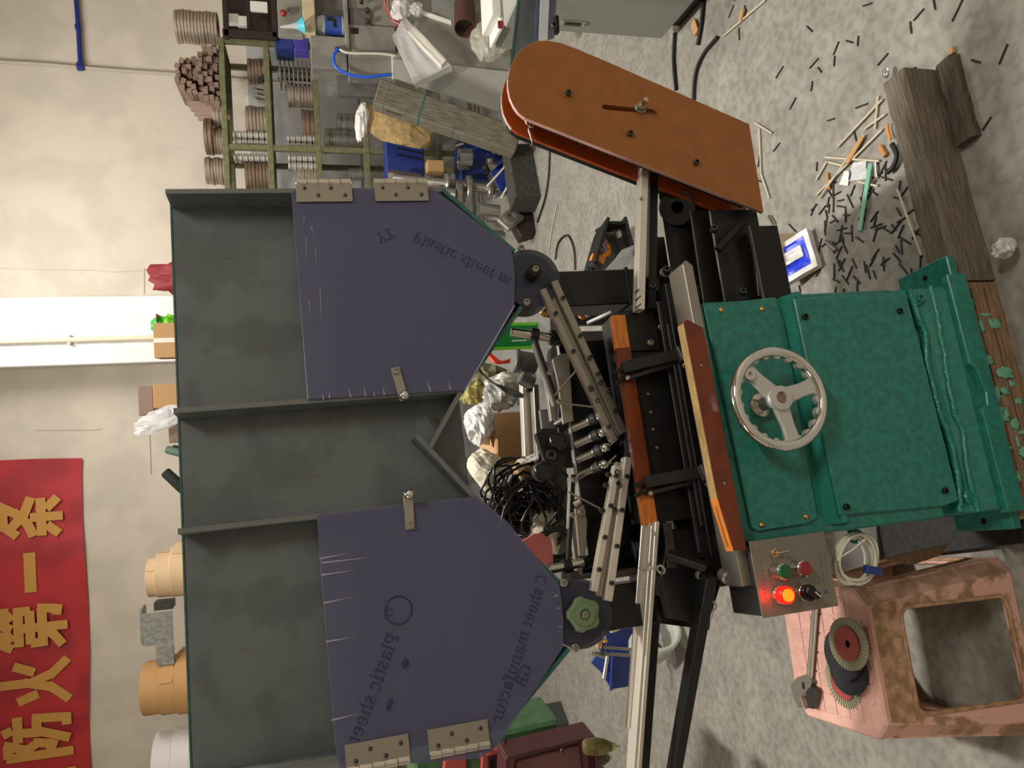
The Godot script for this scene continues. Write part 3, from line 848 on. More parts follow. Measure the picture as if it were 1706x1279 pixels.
func pressing_head() -> void:
	var p := machine
	var n := Vector3(0, 0, 1)
	# dark housing: an upper block, a ledge in front of it and a lower block
	var h := obj("head_block", ab(Vector3(-0.185, 0.757, -0.03), Vector3(0.200, 0.838, 0.052), 0.002), "black_oxide", p)
	obj("cover_plate", ab(Vector3(0.122, 0.765, 0.052), Vector3(0.199, 0.837, 0.057), 0.001), "black_oxide", h)
	obj("cover_plate", ab(Vector3(-0.186, 0.73, 0.052), Vector3(-0.128, 0.846, 0.058), 0.001), "black_oxide", h)
	obj("head_ledge", ab(Vector3(-0.255, 0.70, -0.03), Vector3(0.235, 0.7565, 0.10), 0.002), "black_oxide", p)
	obj("head_strip", ab(Vector3(-0.245, 0.7565, 0.066), Vector3(0.21, 0.764, 0.072), 0.001), "dark_steel", p)
	obj("head_strip", ab(Vector3(-0.2, 0.7565, 0.088), Vector3(0.16, 0.762, 0.092), 0.0008), "dark_steel", p)
	for q in [Vector3(0.135, 0.784, 0.057), Vector3(0.164, 0.758, 0.057), Vector3(0.077, 0.747, 0.057)] + [Vector3(-0.106, 0.779, 0.058), Vector3(-0.144, 0.754, 0.058)]:
		obj("head_bolt", socket_bolt(begin(), q, n, 0.0062, 0.006), "steel", h)
	for q in [Vector3(0.042, 0.802, 0.053), Vector3(0.009, 0.802, 0.052), Vector3(-0.023, 0.803, 0.053), Vector3(-0.056, 0.801, 0.052), Vector3(-0.168, 0.826, 0.052)]:
		obj("set_screw", socket_bolt(begin(), q, n, 0.0026, 0.002), "steel", h)
	# rear pressing strip of orange laminate with milled ends
	var back := obj("laminate_strip", ab(Vector3(-0.135, 0.826, 0.050), Vector3(0.128, 0.853, 0.064), 0.0008), "bakelite_red", p)
	back.set_meta("label", "dark orange laminate strip behind the dark housing")
	obj("milled_end", ab(Vector3(0.128, 0.826, 0.049), Vector3(0.190, 0.853, 0.063), 0.0008), "bakelite_sawn", back)
	obj("milled_end", ab(Vector3(-0.187, 0.826, 0.049), Vector3(-0.135, 0.853, 0.063), 0.0008), "bakelite_sawn", back)
	# front strip: broad brown face, pale sawn top, milled left end with a slot
	var f := obj("laminate_strip", prism(begin(), [Vector2(-0.243, 0.749), Vector2(0.118, 0.755), Vector2(0.134, 0.782), Vector2(0.128, 0.789), Vector2(-0.16, 0.783), Vector2(-0.243, 0.771)], 0.183, 0.205, 0.0006), "bakelite_red", p)
	f.set_meta("label", "brown laminate strip along the top of the green box")
	obj("sawn_edge", prism(begin(), [Vector2(-0.16, 0.783), Vector2(0.128, 0.789), Vector2(0.128, 0.7902), Vector2(-0.16, 0.7842)], 0.183, 0.205), "bakelite_dull", f)
	obj("milled_end", prism(begin(), [Vector2(-0.243, 0.771), Vector2(-0.16, 0.783), Vector2(-0.16, 0.7842), Vector2(-0.243, 0.7722)], 0.182, 0.205), "bakelite_sawn", f)
	obj("milled_slot", bar(begin(), Vector3(-0.236, 0.7734, 0.193), Vector3(-0.172, 0.7826, 0.193), 0.0008, 0.005, 0.0003), "bakelite", f)
	for q in [Vector3(0.055, 0.772, 0.205), Vector3(-0.138, 0.768, 0.205)]:
		obj("pin", cyl(begin(), q, q + n * 0.002, 0.0018, 10), "bright_steel", f)
	# steel plate lying on the green box behind the strip
	var s := obj("steel_bar", prism(begin(), [Vector2(-0.300, 0.736), Vector2(0.236, 0.741), Vector2(0.246, 0.752), Vector2(0.238, 0.760), Vector2(-0.300, 0.754)], 0.125, 0.182, 0.0012), "steel", p)
	s.set_meta("label", "bare steel plate under the laminate strip")
	obj("bar_end_block", ab(Vector3(-0.298, 0.69, 0.06), Vector3(-0.215, 0.752, 0.124), 0.002), "black_oxide", p)
	obj("lower_housing", ab(Vector3(-0.23, 0.70, 0.10), Vector3(0.17, 0.735, 0.165), 0.001), "black_oxide", p)
	# two forked clamp levers reaching from the rear strip to a pivot
	for q in [[[Vector3(0.089, 0.852, 0.072), Vector3(0.101, 0.752, 0.072)], Vector3(0.082, 0.869, 0.070), Vector3(0.060, 0.866, 0.070)], [[Vector3(-0.115, 0.843, 0.072), Vector3(-0.110, 0.746, 0.072)], Vector3(-0.119, 0.863, 0.070), Vector3(-0.137, 0.863, 0.070)]]:
		var a: Vector3 = q[0][0]
		var b: Vector3 = q[0][1] + n * 0.03
		var lever := obj("clamp_lever", bar(begin(), a, b, 0.009, 0.021, 0.0012, n), "black_oxide", p)
		obj("fork_tip", bar(bar(begin(), a, q[1], 0.006, 0.007, 0.001, n), a + Vector3(-0.012, -0.002, 0), q[2], 0.006, 0.007, 0.001, n), "black_oxide", lever)
		obj("second_arm", bar(begin(), a + Vector3(-0.02, 0, -0.004), b + Vector3(-0.012, -0.01, -0.01), 0.006, 0.008, 0.001, n), "black_paint", lever)
		obj("pivot_eye", cyl(begin(), b + Vector3(0.012, 0, -0.004), b + Vector3(-0.016, -0.006, 0.004), 0.0125, 18, 0.002), "black_oxide", lever)
		obj("pivot_link", bar(begin(), b, b + Vector3(-0.012, -0.022, 0.02), 0.014, 0.016, 0.002, n), "black_paint", lever)
		obj("lever_bolt", socket_bolt(begin(), b + Vector3(-0.022, 0.0, 0.006), Vector3(-0.4, -0.2, 1), 0.005, 0.006), "bright_steel", lever)
		obj("lever_bolt", socket_bolt(begin(), a + Vector3(-0.02, -0.004, 0.004), n, 0.004, 0.006), "bright_steel", lever)

func mechanism() -> void:
	var p := machine
	var n := Vector3(0, 0, 1)
	# square arms that carry the end discs
	var a1 := obj("support_arm", ab(Vector3(0.240, 0.75, -0.10), Vector3(0.312, 0.925, -0.03), 0.002), "black_paint", p)
	obj("arm_cap", ab(Vector3(0.237, 0.765, -0.1), Vector3(0.315, 0.772, -0.026), 0.001), "black_oxide", a1)
	obj("support_arm", ab(Vector3(-0.362, 0.75, -0.10), Vector3(-0.285, 0.915, -0.03), 0.002), "black_paint", p)
	# long angle iron behind the chutes: dark web, bright upper edge
	var web := obj("rear_angle", ab(Vector3(-0.262, 0.775, -0.078), Vector3(0.18, 0.914, -0.070), 0.001), "black_paint", p)
	obj("lit_bare_edge", ab(Vector3(-0.262, 0.914, -0.080), Vector3(0.18, 0.9175, -0.067), 0.0005), "galv", web)
	obj("side_plate", prism(begin(), [Vector2(0.171, 0.911), Vector2(-0.003, 0.939), Vector2(0.092, 0.873), Vector2(0.151, 0.833), Vector2(0.190, 0.877)], -0.09, -0.08, 0.001), "black_oxide", p)
	obj("rear_bar", ab(Vector3(0.03, 0.922, -0.11), Vector3(0.15, 0.944, -0.095), 0.001), "steel", p)
	obj("rear_bar", ab(Vector3(-0.255, 0.92, -0.10), Vector3(-0.15, 0.936, -0.088), 0.001), "steel", p)
	obj("label_tape", box(begin(), Vector3(0.126, 0.921, -0.094), Vector3(0.012, 0.011, 0.001)), "blue_plastic", p)
	obj("rear_plate", ab(Vector3(-0.06, 0.90, -0.135), Vector3(0.06, 0.955, -0.125), 0.001), "machine_grey_dark", p)
	# four sprung plungers
	for q in [[Vector3(0.006, 0.915, -0.030), Vector3(0.024, 0.862, -0.030)], [Vector3(-0.025, 0.914, -0.030), Vector3(-0.007, 0.862, -0.030)], [Vector3(-0.054, 0.914, -0.030), Vector3(-0.036, 0.861, -0.030)], [Vector3(-0.084, 0.916, -0.030), Vector3(-0.067, 0.869, -0.030)]]:
		var a: Vector3 = q[0] - n * 0.03
		var b: Vector3 = q[1] + n * 0.012
		var d := (b - a).normalized()
		var l := a.distance_to(b)
		var pl := obj("plunger", lathe(begin(), [Vector2(0, 0), Vector2(0.006, 0), Vector2(0.0082, 0.002), Vector2(0.0082, l * 0.52), Vector2(0, l * 0.52)], upto(a, b), 18), "bright_steel", p)
		obj("plunger_collar", lathe(begin(), [Vector2(0, l * 0.5), Vector2(0.0095, l * 0.5), Vector2(0.0105, l * 0.54), Vector2(0.0095, l * 0.58), Vector2(0.0115, l * 0.6), Vector2(0.0115, l * 0.72), Vector2(0.009, l * 0.75), Vector2(0, l * 0.75)], upto(a, b), 18), "dark_steel", pl)
		obj("plunger_head", lathe(begin(), [Vector2(0.0075, l * 0.73), Vector2(0.0105, l * 0.82), Vector2(0.0085, l * 0.93), Vector2(0.0045, l), Vector2(0, l * 1.02)], upto(a, b), 18, true), "chrome", pl)
		obj("plunger_pin", cyl(begin(), b, b + d * 0.018 + Vector3(0.006, 0, 0), 0.0018, 8), "bright_steel", pl)
	var lone := obj("short_pin", cyl(begin(), Vector3(0.020, 0.940, -0.080), Vector3(0.029, 0.923, -0.060), 0.0075, 16, 0.001), "bright_steel", p)
	lone.set_meta("label", "short bright steel pin behind the plungers")
	# two rollers with hexagonal ends on a dark bracket
	obj("roller_bracket", prism(begin(), [Vector2(0.008, 0.979), Vector2(0.018, 0.963), Vector2(0.014, 0.921), Vector2(-0.025, 0.914), Vector2(-0.075, 0.939), Vector2(-0.092, 0.954), Vector2(-0.072, 0.967), Vector2(-0.037, 0.970)], -0.11, -0.095, 0.002), "black_oxide", p)
	for q in [Vector3(-0.012, 0.938, -0.085), Vector3(-0.065, 0.975, -0.085)]:
		var r := obj("roller", cyl(begin(), q - n * 0.02, q + n * 0.004, 0.019, 24, 0.002), "black_gloss", p)
		obj("roller_nut", hex_nut(begin(), q + n * 0.004 + Vector3(0.002, 0.004, 0), Vector3(-0.2, 0.25, 1), 0.0165, 0.016), "black_gloss", r)
	obj("roller_washer", pipe(begin(), Vector3(-0.035, 0.954, -0.094), Vector3(-0.035, 0.954, -0.094) + n * 0.006, 0.010, 0.005), "dark_steel", p)
	# right lever: steel sleeve held in a black loop, and a long black link with a bare edge
	var sl := obj("sleeve", cyl(begin(), Vector3(0.199, 1.015, -0.045), Vector3(0.183, 0.933, -0.045), 0.0085, 18, 0.001), "bright_steel", p)
	obj("sleeve_end", cyl(begin(), Vector3(0.185, 0.941, -0.045), Vector3(0.176, 0.885, -0.045), 0.015, 20, 0.001), "black_gloss", sl)
	obj("sleeve_loop", cyl(begin(), Vector3(0.193, 0.977, -0.045), Vector3(0.190, 0.962, -0.045), 0.0125, 20, 0.001), "black_rubber", sl)
	var link1 := obj("link", bar(begin(), Vector3(0.182, 0.974, -0.035), Vector3(0.053, 0.945, -0.035), 0.014, 0.006, 0.001, n), "black_oxide", p)
	obj("lit_bare_edge", bar(begin(), Vector3(0.170, 0.980, -0.030), Vector3(0.048, 0.956, -0.030), 0.014, 0.002, 0.0005, n), "galv", link1)
	for q in [Vector3(0.111, 0.956, -0.027), Vector3(0.055, 0.946, -0.027)]:
		obj("link_bolt", socket_bolt(begin(), q, n, 0.0052, 0.007), "steel", link1)
	var hook := obj("steel_finger", prism(begin(), [Vector2(0.143, 0.939), Vector2(0.153, 0.920), Vector2(0.152, 0.904), Vector2(0.021, 0.914), Vector2(0.017, 0.935), Vector2(0.092, 0.934)], -0.056, -0.05, 0.0008), "brushed", p)
	hook.set_meta("label", "bare steel finger plate with bevelled end")
	# left lever
	var sl2 := obj("sleeve", cyl(begin(), Vector3(-0.244, 1.012, -0.040), Vector3(-0.239, 0.936, -0.040), 0.0085, 18, 0.001), "bright_steel", p)
	obj("sleeve_loop", cyl(begin(), Vector3(-0.242, 0.975, -0.040), Vector3(-0.241, 0.960, -0.040), 0.0125, 20, 0.001), "black_rubber", sl2)
	obj("sleeve_tip", cyl(begin(), Vector3(-0.245, 1.009, -0.030), Vector3(-0.245, 1.002, -0.030), 0.008, 16, 0.001), "bright_steel", sl2)
	var link2 := obj("link", bar(begin(), Vector3(-0.238, 0.967, -0.035), Vector3(-0.081, 0.934, -0.035), 0.015, 0.006, 0.001, n), "black_oxide", p)
	obj("lit_bare_edge", bar(begin(), Vector3(-0.177, 0.960, -0.030), Vector3(-0.081, 0.942, -0.030), 0.015, 0.002, 0.0005, n), "galv", link2)
	for q in [Vector3(-0.092, 0.938, -0.027), Vector3(-0.154, 0.950, -0.027)]:
		obj("link_bolt", socket_bolt(begin(), q, n, 0.0055, 0.007), "steel", link2)
	obj("cross_pin", cyl(begin(), Vector3(-0.138, 0.944, -0.030), Vector3(-0.131, 0.931, -0.030), 0.008, 16, 0.001), "bright_steel", p)
	obj("steel_bracket", prism(begin(), [Vector2(-0.141, 0.935), Vector2(-0.137, 0.917), Vector2(-0.168, 0.915), Vector2(-0.229, 0.927), Vector2(-0.227, 0.939)], -0.056, -0.048, 0.0008), "brushed", p)
	obj("bracket_bolt", socket_bolt(begin(), Vector3(-0.150, 0.925, -0.047), n, 0.007, 0.008), "steel", p)
	# air cylinder lying behind the left chute and a spring under it
	var air := obj("air_cylinder", cyl(begin(), Vector3(-0.246, 0.935, -0.070), Vector3(-0.237, 0.826, -0.070), 0.017, 24, 0.001), "black_gloss", p)
	obj("cylinder_flange", cyl(begin(), Vector3(-0.236, 0.834, -0.070), Vector3(-0.236, 0.822, -0.070), 0.03, 28, 0.002), "black_oxide", air)
	var coil := []
	for i in 121:
		var t := i / 120.0
		coil.append(Vector3(-0.269, 0.890, -0.050).lerp(Vector3(-0.268, 0.831, -0.050), t) + Vector3(cos(t * TAU * 15.0), 0, sin(t * TAU * 15.0)) * 0.006)
	obj("spring", tube(begin(), coil, 0.0012, 5), "steel", air)
	obj("black_bracket", prism(begin(), [Vector2(-0.142, 0.841), Vector2(-0.146, 0.809), Vector2(-0.218, 0.831), Vector2(-0.217, 0.845)], -0.07, -0.06, 0.001), "black_paint", p)

func right_wing() -> void:
	var p := machine
	var n := Vector3(0, 0, 1)
	# guard of two laminate plates with a brush between them, split along the slot so that the slot is a real opening
	var g := Node3D.new()
	g.name = "guard"
	p.add_child(g, true)
	g.set_meta("label", "guard of two orange laminate plates with a rounded end")
	var outline := [Vector2(0.361, 0.540), Vector2(0.544, 0.533), Vector2(0.667, 0.804), Vector2(0.682, 0.838), Vector2(0.694, 0.866), Vector2(0.704, 0.893), Vector2(0.708, 0.917), Vector2(0.707, 0.937), Vector2(0.699, 0.956), Vector2(0.686, 0.974), Vector2(0.668, 0.989), Vector2(0.648, 0.999), Vector2(0.627, 1.006), Vector2(0.608, 1.008), Vector2(0.589, 1.007), Vector2(0.572, 1.002), Vector2(0.559, 0.995), Vector2(0.549, 0.984)]
	var s0 := [Vector2(0.574, 0.829), Vector2(0.566, 0.729)]
	var a: Vector2 = s0[0]
	var b: Vector2 = s0[1]
	var d := (b - a).normalized()
	var nn := Vector2(-d.y, d.x) * 0.0052
	var cut := PackedVector2Array([a - nn, b - nn, b + d * 0.005, b + nn, a + nn, a - d * 0.005])
	var big := PackedVector2Array(outline)
	var half := PackedVector2Array([a - d * 2.0, b + d * 2.0, b + d * 2.0 + nn * 400.0, a - d * 2.0 + nn * 400.0])
	var front := begin()
	for piece in Geometry2D.intersect_polygons(big, half) + Geometry2D.clip_polygons(big, half):
		for rest in Geometry2D.clip_polygons(piece, cut):
			prism(front, Array(rest), 0.112, 0.12)
	var fp := obj("guard_plate", front, "bakelite", g)
	fp.set_meta("label", "front guard plate of orange laminate with a slot")
	var rim := begin()
	var n0 := outline.size()
	for i in range(6, n0):
		var u: Vector2 = outline[i]
		var w: Vector2 = outline[(i + 1) % n0]
		bar(rim, Vector3(u.x, u.y, 0.116), Vector3(w.x, w.y, 0.116), 0.0012, 0.0078, 0.0, Vector3((u - w).y, (w - u).x, 0))
	obj("guard_edge", rim, "bakelite_edge", g)
	obj("guard_plate", prism(begin(), outline, 0.060, 0.067, 0.0006), "bakelite_deep", g).set_meta("label", "rear guard plate of dark orange laminate")
	var rim2 := begin()
	for i in range(8, n0 - 2):
		var u: Vector2 = outline[i]
		var w: Vector2 = outline[i + 1]
		bar(rim2, Vector3(u.x, u.y, 0.0635), Vector3(w.x, w.y, 0.0635), 0.0012, 0.0066, 0.0, Vector3((u - w).y, (w - u).x, 0))
	obj("guard_edge", rim2, "bakelite_edge", g)
	obj("backing_plate", prism(begin(), outline, 0.048, 0.0598, 0.001), "black_oxide", g)
	# roller chain running just under the front plate
	var inner := outline.map(func(q): return q + (Vector2(0.545, 0.75) - q).normalized() * 0.035)
	var links := begin()
	for i in range(8, n0):
		var u: Vector2 = inner[i]
		var w: Vector2 = inner[(i + 1) % n0]
		bar(links, Vector3(u.x, u.y, 0.104), Vector3(w.x, w.y, 0.104), 0.010, 0.013, 0.001, Vector3((u - w).y, (w - u).x, 0))
		var steps := int(u.distance_to(w) / 0.0085)
		for k in steps:
			var q := u.lerp(w, float(k) / steps)
			cyl(links, Vector3(q.x - 0.004, q.y, 0.099), Vector3(q.x - 0.004, q.y, 0.109), 0.0042, 8)
	obj("roller_chain", links, "black_rubber", g).set_meta("kind", "stuff")
	# fixings on the guard
	var tb := Vector3(0.573, 0.757, 0.120)
	var bolt := obj("clamp_bolt", cyl(begin(), tb, tb + n * 0.004, 0.0115, 24, 0.0008), "steel", g)
	obj("clamp_nut", hex_nut(begin(), tb + n * 0.004, n, 0.0095, 0.009), "steel", g)
	obj("clamp_stud", cyl(begin(), tb + n * 0.012, tb + n * 0.030, 0.0048, 14, 0.001), "bright_steel", g)
	for q in [Vector3(0.519, 0.787, 0.120), Vector3(0.461, 0.663, 0.120), Vector3(0.599, 0.896, 0.120)]:
		obj("guard_bolt", socket_bolt(begin(), q, n, 0.0056, 0.0075), "dark_steel", g)
	obj("countersink", cyl(begin(), Vector3(0.598, 0.894, 0.119), Vector3(0.597, 0.894, 0.121), 0.0078, 18), "bakelite_sawn", g)
	var clip := tube(begin(), spline([Vector3(0.568, 0.977, 0.100), Vector3(0.561, 0.971, 0.100), Vector3(0.547, 0.969, 0.100), Vector3(0.539, 0.974, 0.100), Vector3(0.525, 0.972, 0.100), Vector3(0.510, 0.971, 0.100), Vector3(0.504, 0.975, 0.100)], 5), 0.0013, 6)
	tube(clip, spline([Vector3(0.564, 0.981, 0.103), Vector3(0.547, 0.976, 0.103), Vector3(0.540, 0.968, 0.103), Vector3(0.547, 0.963, 0.103)], 5), 0.0016, 6)
	obj("chain_clip", clip, "bright_steel", g)
	# level aluminium bar running out to the guard
	var rb := obj("guide_bar", bar(begin(), Vector3(0.192, 0.804, 0.074), Vector3(0.497, 0.744, 0.074), 0.015, 0.024, 0.0012), "alu", p)
	rb.set_meta("label", "pale metal guide bar running out to the guard")
	for q in [[Vector3(0.208, 0.813, 0.086), Vector3(0.217, 0.801, 0.086)], [Vector3(0.194, 0.815, 0.086), Vector3(0.202, 0.803, 0.086)], [Vector3(0.222, 0.812, 0.087), Vector3(0.230, 0.802, 0.086)]]:
		obj("notch", bar(begin(), q[0], q[1], 0.002, 0.002, 0.0), "black_oxide", rb)
	obj("guide_screw", socket_bolt(begin(), Vector3(0.406, 0.769, 0.086), n, 0.0035, 0.004), "bright_steel", rb)
	obj("guide_backing", bar(begin(), Vector3(0.198, 0.773, 0.058), Vector3(0.471, 0.722, 0.058), 0.016, 0.02, 0.001), "black_oxide", p)
	# dark channel under the bar: web plates, edge light laid on as bright strips
	var deck := [[Vector2(0.45, 0.700), Vector2(0.19, 0.705), 0.03, 0.10], [Vector2(0.395, 0.656), Vector2(0.17, 0.664), 0.06, 0.12], [Vector2(0.38, 0.633), Vector2(0.17, 0.637), 0.09, 0.10], [Vector2(0.333, 0.576), Vector2(0.175, 0.575), 0.12, 0.06]]
	for w in deck:
		var u: Vector2 = w[0]
		var v: Vector2 = w[1]
		var z: float = w[2]
		var hgt: float = w[3]
		var web := obj("channel_plate", prism(begin(), [u, v, v - Vector2(0, hgt), u - Vector2(0, hgt)], z - 0.008, z, 0.0008), "black_oxide", p)
		obj("lit_bare_edge", bar(begin(), Vector3(u.x, u.y + 0.0004, z - 0.002), Vector3(v.x, v.y + 0.0004, z - 0.002), 0.0012, 0.003 if z < 0.1 else 0.008), "steel", web)
	obj("shading_channel_floor", ab(Vector3(0.0, 0.50, -0.32), Vector3(0.50, 0.515, 0.040), 0.001), "black_paint", p)  # stretched back and sideways, out of view, to shade the ground below
	obj("channel_back", ab(Vector3(0.0, 0.50, -0.33), Vector3(0.50, 0.565, -0.32), 0.001), "black_oxide", p)
	obj("gusset", prism(begin(), [Vector2(0.335, 0.565), Vector2(0.332, 0.553), Vector2(0.205, 0.508), Vector2(0.199, 0.578)], 0.101, 0.110, 0.001), "black_paint", p)
	obj("pulley", lathe(begin(), [Vector2(0.012, -0.02), Vector2(0.034, -0.02), Vector2(0.036, -0.006), Vector2(0.03, 0.0), Vector2(0.036, 0.006), Vector2(0.034, 0.02), Vector2(0.012, 0.02)], upto(Vector3(0.412, 0.669, 0.035), Vector3(-0.055, 1.228, 1.035)), 28), "black_gloss", p)
	obj("tensioner", bar(begin(), Vector3(0.290, 0.648, 0.115), Vector3(0.347, 0.578, 0.100), 0.014, 0.012, 0.002), "black_oxide", p)
	for q in [Vector3(0.269, 0.729, 0.055), Vector3(0.238, 0.764, 0.055)]:
		var w := obj("wing_bolt", socket_bolt(begin(), q + n * 0.004, Vector3(0.45, 0.2, 1).normalized(), 0.0078, 0.012), "dark_steel", p)
		obj("washer", cyl(begin(), q, q + Vector3(0.45, 0.2, 1).normalized() * 0.004, 0.0112, 20), "steel", w)
	for q in [Vector3(0.329, 0.646, 0.110), Vector3(0.205, 0.611, 0.110)]:
		obj("wing_bolt", socket_bolt(begin(), q, Vector3(0.4, 0.2, 1).normalized(), 0.007, 0.01), "dark_steel", p)
	for k in 3:                                                     # loose wires hanging under the arm
		obj("loose_wire", tube(begin(), spline([Vector3(0.284, 0.848, -0.150), Vector3(0.266, 0.837, -0.150) + Vector3(0, 0.004 * k, 0), Vector3(0.250, 0.835, -0.140) + Vector3(0.006 * k, 0, 0), Vector3(0.252, 0.819, -0.140) + Vector3(0, 0.003 * k, 0), Vector3(0.259, 0.816, -0.100)], 5), 0.0035, 6), ["tool_orange", "strip_green", "cable_white"][k], p)
	obj("brass_fitting", cyl(begin(), Vector3(0.257, 0.930, -0.100), Vector3(0.246, 0.920, -0.100), 0.009, 14, 0.002), "brass", p)
	obj("pale_lever", bar(begin(), Vector3(0.213, 0.854, -0.060), Vector3(0.224, 0.813, -0.030), 0.007, 0.006, 0.001), "equipment_white", p)
	obj("wing_bracket", ab(Vector3(0.205, 0.745, 0.03), Vector3(0.262, 0.785, 0.058), 0.002), "black_oxide", p)
	obj("wing_block", prism(begin(), [Vector2(0.243, 0.734), Vector2(0.191, 0.755), Vector2(0.176, 0.672), Vector2(0.241, 0.666)], 0.02, 0.06, 0.001), "black_oxide", p)

func left_wing() -> void:
	var p := machine
	# guide channel and its dark backing run level out towards the left, and a second dark bar below
	var g := obj("guide_channel", bar(begin(), Vector3(-0.182, 0.838, 0.058), Vector3(-0.670, 0.838, -0.223), 0.012, 0.034, 0.001), "alu", p)
	g.set_meta("label", "pale metal guide channel running out to the left")
	obj("channel_lip", bar(begin(), Vector3(-0.181, 0.846, 0.051), Vector3(-0.560, 0.846, -0.175), 0.012, 0.006, 0.001), "bright_steel", g)
	obj("channel_lip", bar(begin(), Vector3(-0.184, 0.842, 0.095), Vector3(-0.657, 0.842, -0.175), 0.008, 0.005, 0.001), "alu", g)
	obj("channel_screw", cyl(begin(), Vector3(-0.204, 0.845, 0.081), Vector3(-0.204, 0.848, 0.088), 0.003, 12), "steel", g)
	obj("guide_backing", bar(begin(), Vector3(-0.185, 0.818, 0.056), Vector3(-0.672, 0.818, -0.218), 0.020, 0.014, 0.0015), "black_oxide", p)
	var b := obj("brace_bar", bar(begin(), Vector3(-0.278, 0.775, 0.116), Vector3(-0.681, 0.775, -0.182), 0.02, 0.026, 0.0015), "black_oxide", p)
	b.set_meta("label", "dark square bar running out below the guide channel")
	var c := Vector3(-0.260, 0.840, 0.030)
	obj("wire_clamp", box(begin(), c + Vector3(0, 0.006, 0.002), Vector3(0.006, 0.014, 0.05), 0.002), "alu", p)
	obj("clamp_eye", ring(begin(), Vector3(-0.263, 0.840, 0.077), Vector3(-0.3, 0.8, 0.5).normalized(), 0.007, 0.0022, 20, 8), "steel", p)
	obj("swing_link", bar(begin(), Vector3(-0.239, 0.830, 0.090), Vector3(-0.268, 0.777, 0.120), 0.014, 0.014, 0.002), "black_oxide", p)
	obj("wing_frame", ab(Vector3(-0.31, 0.69, -0.10), Vector3(-0.215, 0.83, 0.03), 0.002), "black_paint", p)
	obj("wing_frame", prism(begin(), [Vector2(-0.199, 0.801), Vector2(-0.210, 0.704), Vector2(-0.292, 0.714), Vector2(-0.367, 0.757), Vector2(-0.348, 0.822), Vector2(-0.277, 0.831)], 0.02, 0.05, 0.002), "black_paint", p)
	obj("wing_plate", prism(begin(), [Vector2(-0.304, 0.831), Vector2(-0.334, 0.796), Vector2(-0.355, 0.723), Vector2(-0.383, 0.732), Vector2(-0.359, 0.823)], -0.02, 0.0, 0.001), "black_oxide", p)
	obj("wing_web", prism(begin(), [Vector2(-0.187, 0.817), Vector2(-0.187, 0.802), Vector2(-0.265, 0.805), Vector2(-0.263, 0.822)], 0.06, 0.066, 0.0008), "dark_steel", p)
	obj("wing_bolt", socket_bolt(begin(), Vector3(-0.277, 0.784, 0.100), Vector3(-0.5, -0.2, 1).normalized(), 0.0085, 0.006), "steel", p)
	obj("wing_bolt", socket_bolt(begin(), Vector3(-0.281, 0.752, 0.120), Vector3(-0.5, -0.2, 1).normalized(), 0.012, 0.016), "steel", p)
	obj("cotter_pin", tube(begin(), spline([Vector3(-0.321, 0.777, 0.120), Vector3(-0.331, 0.773, 0.120), Vector3(-0.338, 0.781, 0.120), Vector3(-0.349, 0.786, 0.120)], 5), 0.0016, 6), "steel", p)

